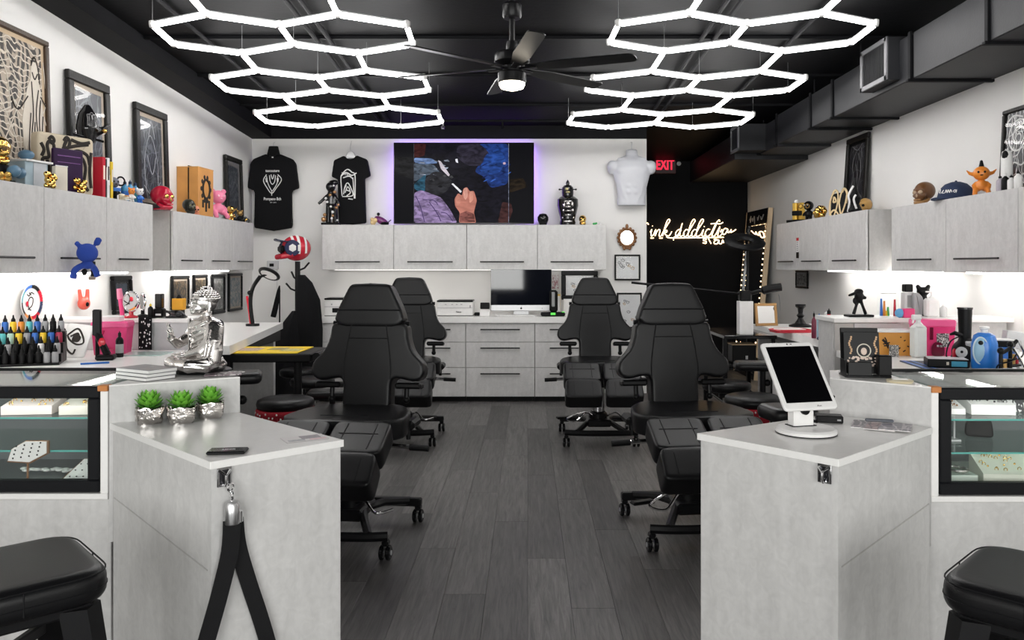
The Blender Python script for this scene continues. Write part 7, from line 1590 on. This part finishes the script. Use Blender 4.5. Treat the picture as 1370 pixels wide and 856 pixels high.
MB().lathe([(0, 0), (.03, 0), (.03, .008), (0, .010)], 20, (-.03, -.046, .06), R(PI/2, 'X')).obj('white_gauge', WPL, t); MB().ball((-.03, -.057, .062), .008, 8, 5).obj('gauge_hub', BLK, t); MB().box((.02, -.035, .105), (.055, .02, .03), .004, rz=.0, rx=.5).obj('silver_label', GREYL, t); MB().tube([(-.02, -.02, .15), (-.06, -.03, .165), (-.085, -.03, .155)], [.012, .012, .006], 8).obj('nozzle', BLK, t); MB().ball((-.062, -.03, .05), (.012, .02, .03), 8, 6).obj('red_side', RED, t)
single(MB().tube(spline([(0, 0, 0), (-.07, -.01, -.03), (-.10, -.02, -.10), (-.09, -.03, -.15)], 6), .004, 6), 'tube_cable', BLK, 'thin black cable looping from the tower device to the worktop', 'cable', (X(1285, 4.52), 4.50, 1.063))
t = sharps('pink sharps bin with white instruction label on the right worktop', (X(1247, 4.92), 4.92, CT), -.12, .215, .215, .15, mat('magenta plastic', (.70, .035, .17), .3))
MB().box((.035, -.073, .10), (.07, .003, .09), rx=-.06).obj('instruction_label', lineart('label print', (.72, .70, .68), (.05, .05, .05), 40, .1, 1, 71), t, 0); MB().box((-.075, -.073, .10), (.035, .003, .09), rx=-.06).obj('grey_label', GREYL, t, 0)
f = MB(); f.pad(rounded([(-.03, 0), (.045, 0), (.045, .06), (.02, .085), (-.01, .085), (-.03, .06)], .02), .004, .001, 2)
for v in f.v: v.y -= .0745
f.obj('dark_window', mat('dark magenta', (.12, .003, .02), .2), t); MB().box((-.03, -.076, .135), (.02, .005, .075), .002).obj('locking_strap', mat('dark magenta', (.12, .003, .02), .2), t)
t = thing('orange_carton', 'orange box with black insect drawings and a white lid on the right worktop', 'box', (X(1194, 4.92), 4.94, CT), -.12)
MB().box((0, 0, .07), (.215, .15, .14), .003).obj('carton', mat('amber card', (.62, .27, .035), .5), t); MB().box((0, 0, .147), (.235, .17, .014), .003).obj('lid', WPL, t)
drawn(t, [[(-.07, .10), (-.05, .08), (-.03, .06), (-.02, .05)], [(-.075, .095), (-.05, .07), (-.04, .045)], [(-.06, .11), (-.05, .09), (-.045, .06)], [(-.07, .07), (-.03, .08)], [(-.065, .06), (-.025, .06)], [(.02, .04), (.03, .05)], [(.05, .09), (.06, .095)], [(.07, .06), (.08, .055)], [(.03, .11), (.035, .115)], [(.045, .025), (.06, .035)]], DARKI, .004, -.0765)
single(MB().box((0, 0, .035), (.055, .003, .07)), 'art_card', lineart('tiny art card', (.68, .66, .62), (.1, .1, .1), 45, .12, 1, 73), 'tiny framed drawing card leaning on the orange box', 'card', (X(1196, 4.81), 4.81, CT), -.1)
bottle('tall white spray bottle between the orange box and the pink bin', (X(1228.5, 4.78), 4.78, CT), .041, .262, mat('frosted white', (.72, .74, .72), .35), 'spray', rz=.2, kind='square')
single(MB().box((0, 0, .03), (.075, .05, .06), .006), 'pink_pouch', PINK, 'small pink pouch on the edge of the right divider', 'pouch', (X(1214, 5.24), 5.235, 1.116))
single(MB().ball((0, 0, .03), (.03, .025, .03), 12, 8), 'blue_sponge', mat('sky blue foam', (.12, .36, .62), .8), 'small blue sponge left of the pink pouch on the divider', 'sponge', (X(1203, 5.24), 5.235, 1.116))
RZ_ = 1.1165
def rg(px, d=5.36): return (X(px, d), d, RZ_)
t = thing('tripod_figure', 'black robot-like figure on legs aiming forward, on the right divider', 'figurine', rg(1149, 5.34), 0)
MB().box((0, 0, .007), (.165, .10, .014), .004).obj('base', BLK, t); f = MB(); f.tube([(-.035, 0, .015), (-.018, 0, .07), (-.005, 0, .115)], [.012, .010, .012], 8); f.tube([(.05, .01, .015), (.025, 0, .07), (.01, 0, .115)], [.012, .010, .012], 8); f.lathe([(0, .10), (.022, .105), (.03, .14), (.025, .165), (0, .175)], 12)
f.ball((.0, 0, .165), (.032, .022, .02), 10, 7); f.tube([(-.01, 0, .16), (-.045, -.02, .15), (-.08, -.03, .14)], [.012, .011, .008], 8); f.tube([(.02, 0, .15), (.03, -.01, .125)], .009, 8); f.ball((.035, -.01, .125), (.014, .012, .012), 8, 6); f.ball((-.03, 0, .105), (.012, .01, .02), 8, 6); f.fuse('figure', BLK, t, .006, 1)
t = thing('acrylic_organizer', 'clear box with an orange blue and green brush set on the right divider', 'organizer', rg(1188, 5.38)); MB().box((0, 0, .075), (.12, .06, .15)).obj('clear_box', GLASS, t, 0); MB().box((0, 0, .152), (.10, .03, .006), .002).obj('white_rim', WPL, t)
for x, h_, m_, nm in ((-.045, .115, BLUE, 'blue_sleeve'), (-.025, .10, ORANGE, 'orange_tube'), (.0, .06, GREEN, 'green_tube'), (.045, .11, RED, 'red_brush'), (-.01, .035, YEL, 'yellow_tip')): MB().cyl((x, .0, .002), .010, h_, 10, .006).obj(nm, m_, t)
t = thing('foam_dispenser', 'tall clear dispenser with a black top on the right divider', 'dispenser', rg(1214, 5.40)); MB().box((0, 0, .09), (.065, .06, .14), .006).obj('clear_body', mat('frosted clear', (.62, .62, .62), .2), t); MB().box((0, 0, .028), (.05, .05, .05), .006).obj('dark_foot', BLK, t); MB().box((0, 0, .188), (.055, .055, .052), .006).obj('top', BLK, t); MB().box((.0, -.031, .10), (.03, .003, .08)).obj('print', mat('print grey', (.25, .25, .25), .5), t)
t = thing('grey_case', 'rounded grey case standing right of the clear dispenser', 'case', rg(1226.5, 5.36)); MB(T(0, 0, .075)).pad(rounded([(-.03, -.075), (.03, -.075), (.035, .05), (.0, .085), (-.03, .08)], .02), .05, .01, 3).obj('case', GREY, t)
t = thing('dark_bear_figure', 'black bear-eared silhouette figure behind the white pump bottle', 'figurine', rg(1235, 5.43)); f = MB(); f.lathe([(0, 0), (.03, 0), (.03, .10), (.022, .14), (0, .15)], 12); f.ball((0, 0, .165), (.045, .03, .03), 12, 8); f.ball((-.035, 0, .195), .016, 8, 6); f.ball((.035, 0, .195), .016, 8, 6); f.ball((-.05, 0, .12), (.03, .02, .02), 8, 6); f.fuse('figure', BLK, t, .008, 1)
bottle('white pump bottle on the right divider above the pink bin', rg(1246, 5.3), .042, .17, WPL, 'pump', kind='square')
bottle('small clear bottle with white nozzle at the right of the pump bottle', rg(1262, 5.3), .022, .09, mat('frosted clear', (.62, .62, .62), .2), WPL)
for k, (px, dd, s_, lab) in enumerate(((1347, 4.05, 1.0, 'black coil machine nearest the blue oval device'), (1357, 4.22, 1.15, 'black coil machine with red part at the right picture edge'), (1380, 4.08, 1.05, 'black coil machine cut by the right picture edge'))):
    t = thing('coil_machine', lab, 'tattoo machine', (X(px, dd), dd, CT), .4*k, 'tattoo machines at the right picture edge')
    f = MB(); f.box((0, 0, .02*s_), (.09*s_, .05*s_, .012), .003); f.tube([(-.03, 0, .02), (-.03, 0, .10*s_), (.02, 0, .13*s_)], .010, 8); f.obj('frame', BLK, t)
    for x in (-.012, .014): MB().cyl((x, 0, .03), .012, .045*s_, 12).obj('coil', RED if (k == 1 and x > 0) else (BRASS if x < 0 else BLK), t)
    MB().tube([(.025, -.01, .13*s_), (.045, -.03, .08), (.06, -.05, .03)], .008, 8).obj('grip', CHROME, t); MB().ball((-.03, 0, .115*s_), .018, 8, 6).obj('knob', BLK, t); MB().box((.0, -.03, .012), (.03, .02, .014), .003).obj('pale_piece', CREAM if k != 1 else WPL, t)
    f = MB(); f.tube(spline([(-.04, .02, .02), (-.05, -.02, .05), (0, -.04, .07), (.03, -.03, .1)], 4), .004, 6); f.obj('cable', BLKG, t)
t = thing('paper_towel_holder', 'white clear stand behind the machines at the right edge', 'stand', (X(1362, 4.5), 4.52, CT), -.1); MB().box((0, 0, .13), (.13, .06, .09), .004, ry=.15).obj('panel', GREYL, t); MB().box((0, 0, .04), (.03, .03, .08), .004).obj('post', WPL, t)
# ------------------------------------------------------------ far right desk
DT = .91
t = thing('red_tray', 'shallow red tray with white papers on the right desk', 'tray', (X(1061, 6.55), 6.62, DT), .1); f = MB(); o = rounded(rect(-.15, .15, -.10, .10), .05); f.prism(o, 0, .016); f.obj('tray', RED, t); f = MB(); f.tube([(p[0], p[1], .018) for p in o], .009, 6, True); f.obj('rim', RED, t); MB().box((.0, .01, .022), (.22, .13, .008)).obj('papers', WHP, t, 0)
t = thing('candle_stick', 'black turned candlestick on a broad foot on the right desk', 'candlestick', (X(1071, 7.2), 7.2, DT)); MB().lathe([(0, 0), (.10, 0), (.10, .015), (.05, .03), (.03, .06), (.02, .08), (.035, .10), (.02, .12), (.025, .16), (.045, .18), (.045, .20), (0, .20)], 18).obj('stick', BLK, t)
t = thing('standing_mirror', 'small gold-framed table mirror on the right desk', 'mirror', (X(1028, 7.25), 7.30, DT), .25, rx=-.12)
f = MB()
for (xa, xb, za, zb) in ((-.11, .11, 0, .025), (-.11, .11, .18, .205), (-.11, -.085, .025, .18), (.085, .11, .025, .18)): f.box(((xa+xb)/2, 0, (za+zb)/2), (xb-xa, .02, zb-za), .003)
f.obj('frame', mat('dull gilt wood', (.34, .19, .07), .4, .4), t); MB().box((0, .0, .102), (.172, .006, .157)).obj('mirror_glass', MIRROR, t, 0); MB().box((.06, .065, .112), (.02, .012, .205), .002, rx=.5).obj('easel_leg', WALNUT, t)
for k, (px, dd, r_, h_, m_, cp, lab) in enumerate(((1089, 6.05, .018, .20, mat('maroon', (.18, .02, .05), .3), BLK, 'slim maroon bottle at the left of the bottles on the right desk'), (1096, 6.15, .026, .18, mat('clear blue', (.35, .52, .60), .2), BLUE, 'clear pale blue bottle on the right desk'), (1099, 5.95, .022, .09, BLUE, BLUE, 'short blue bottle in front of the clear bottle'), (1109, 6.1, .035, .22, RED, BLK, 'red bottle with black head right of the clear bottle'), (1106, 6.3, .045, .19, WPL, WPL, 'round white bottle behind the red bottle'))):
    bottle(lab, (X(px, dd), dd, DT), r_, h_, m_, cp, group='bottles on the right desk')
single(MB().ball((0, 0, .02), (.06, .05, .022), 14, 8), 'dark_clay_lump', NAVY, 'dark blue folded cloth below the red bottle', 'cloth', (X(1104, 5.8), 5.80, DT))
# pillar lamp, boom arm and ring lamp
t = thing('pillar_lamp', 'white square pillar with a black swing arm lamp head on the dark side table', 'lamp', (1.83, 6.80, .876))
MB().box((0, 0, .14), (.115, .10, .28), .003).obj('pillar', WPL, t); MB().box((0, 0, .325), (.10, .08, .09), .012).obj('clamp', BLK, t)
f = MB(); f.tube([(.03, 0, .34), (.10, -.02, .36), (.16, -.03, .375)], .016, 8); f.obj('arm', BLK, t); f = MB(); f.tube(spline([(.13, -.03, .365), (.20, -.04, .385), (.29, -.05, .40)], 4), [.018]+[.034]*8, 10); f.obj('lamp_head', BLK, t)
f = MB(); f.rod((-.03, 0, .34), (-.95, .05, .435), .010, 8); f.obj('boom', BLK, t)
t = thing('ring_lamp', 'black ring lamp on a thin pole beside the leaning mirror', 'lamp', (X(1000, 7.75), 7.75, 0))
MB().cyl((0, 0, 0), .14, .02, 24).obj('base', BLKM, t); MB().rod((0, 0, .02), (0, 0, 1.60), .012, 8).obj('pole', BLK, t)
RR_ = T(-.04, -.05, 1.68) @ R(.42, 'X'); f = MB(RR_); 
f.tube([(.135*math.cos(2*PI*i/32), .135*math.sin(2*PI*i/32), 0) for i in range(32)], .062, 8, True)
for v in f.v: q = RR_.inverted() @ v; q.z *= .45; v.x, v.y, v.z = (RR_ @ q)[:]
f.obj('ring_head', BLK, t); MB().tube([(0, 0, 1.58), (.0, -.0, 1.62), (.02, .08, 1.69)], .012, 8).obj('head_joint', BLK, t)
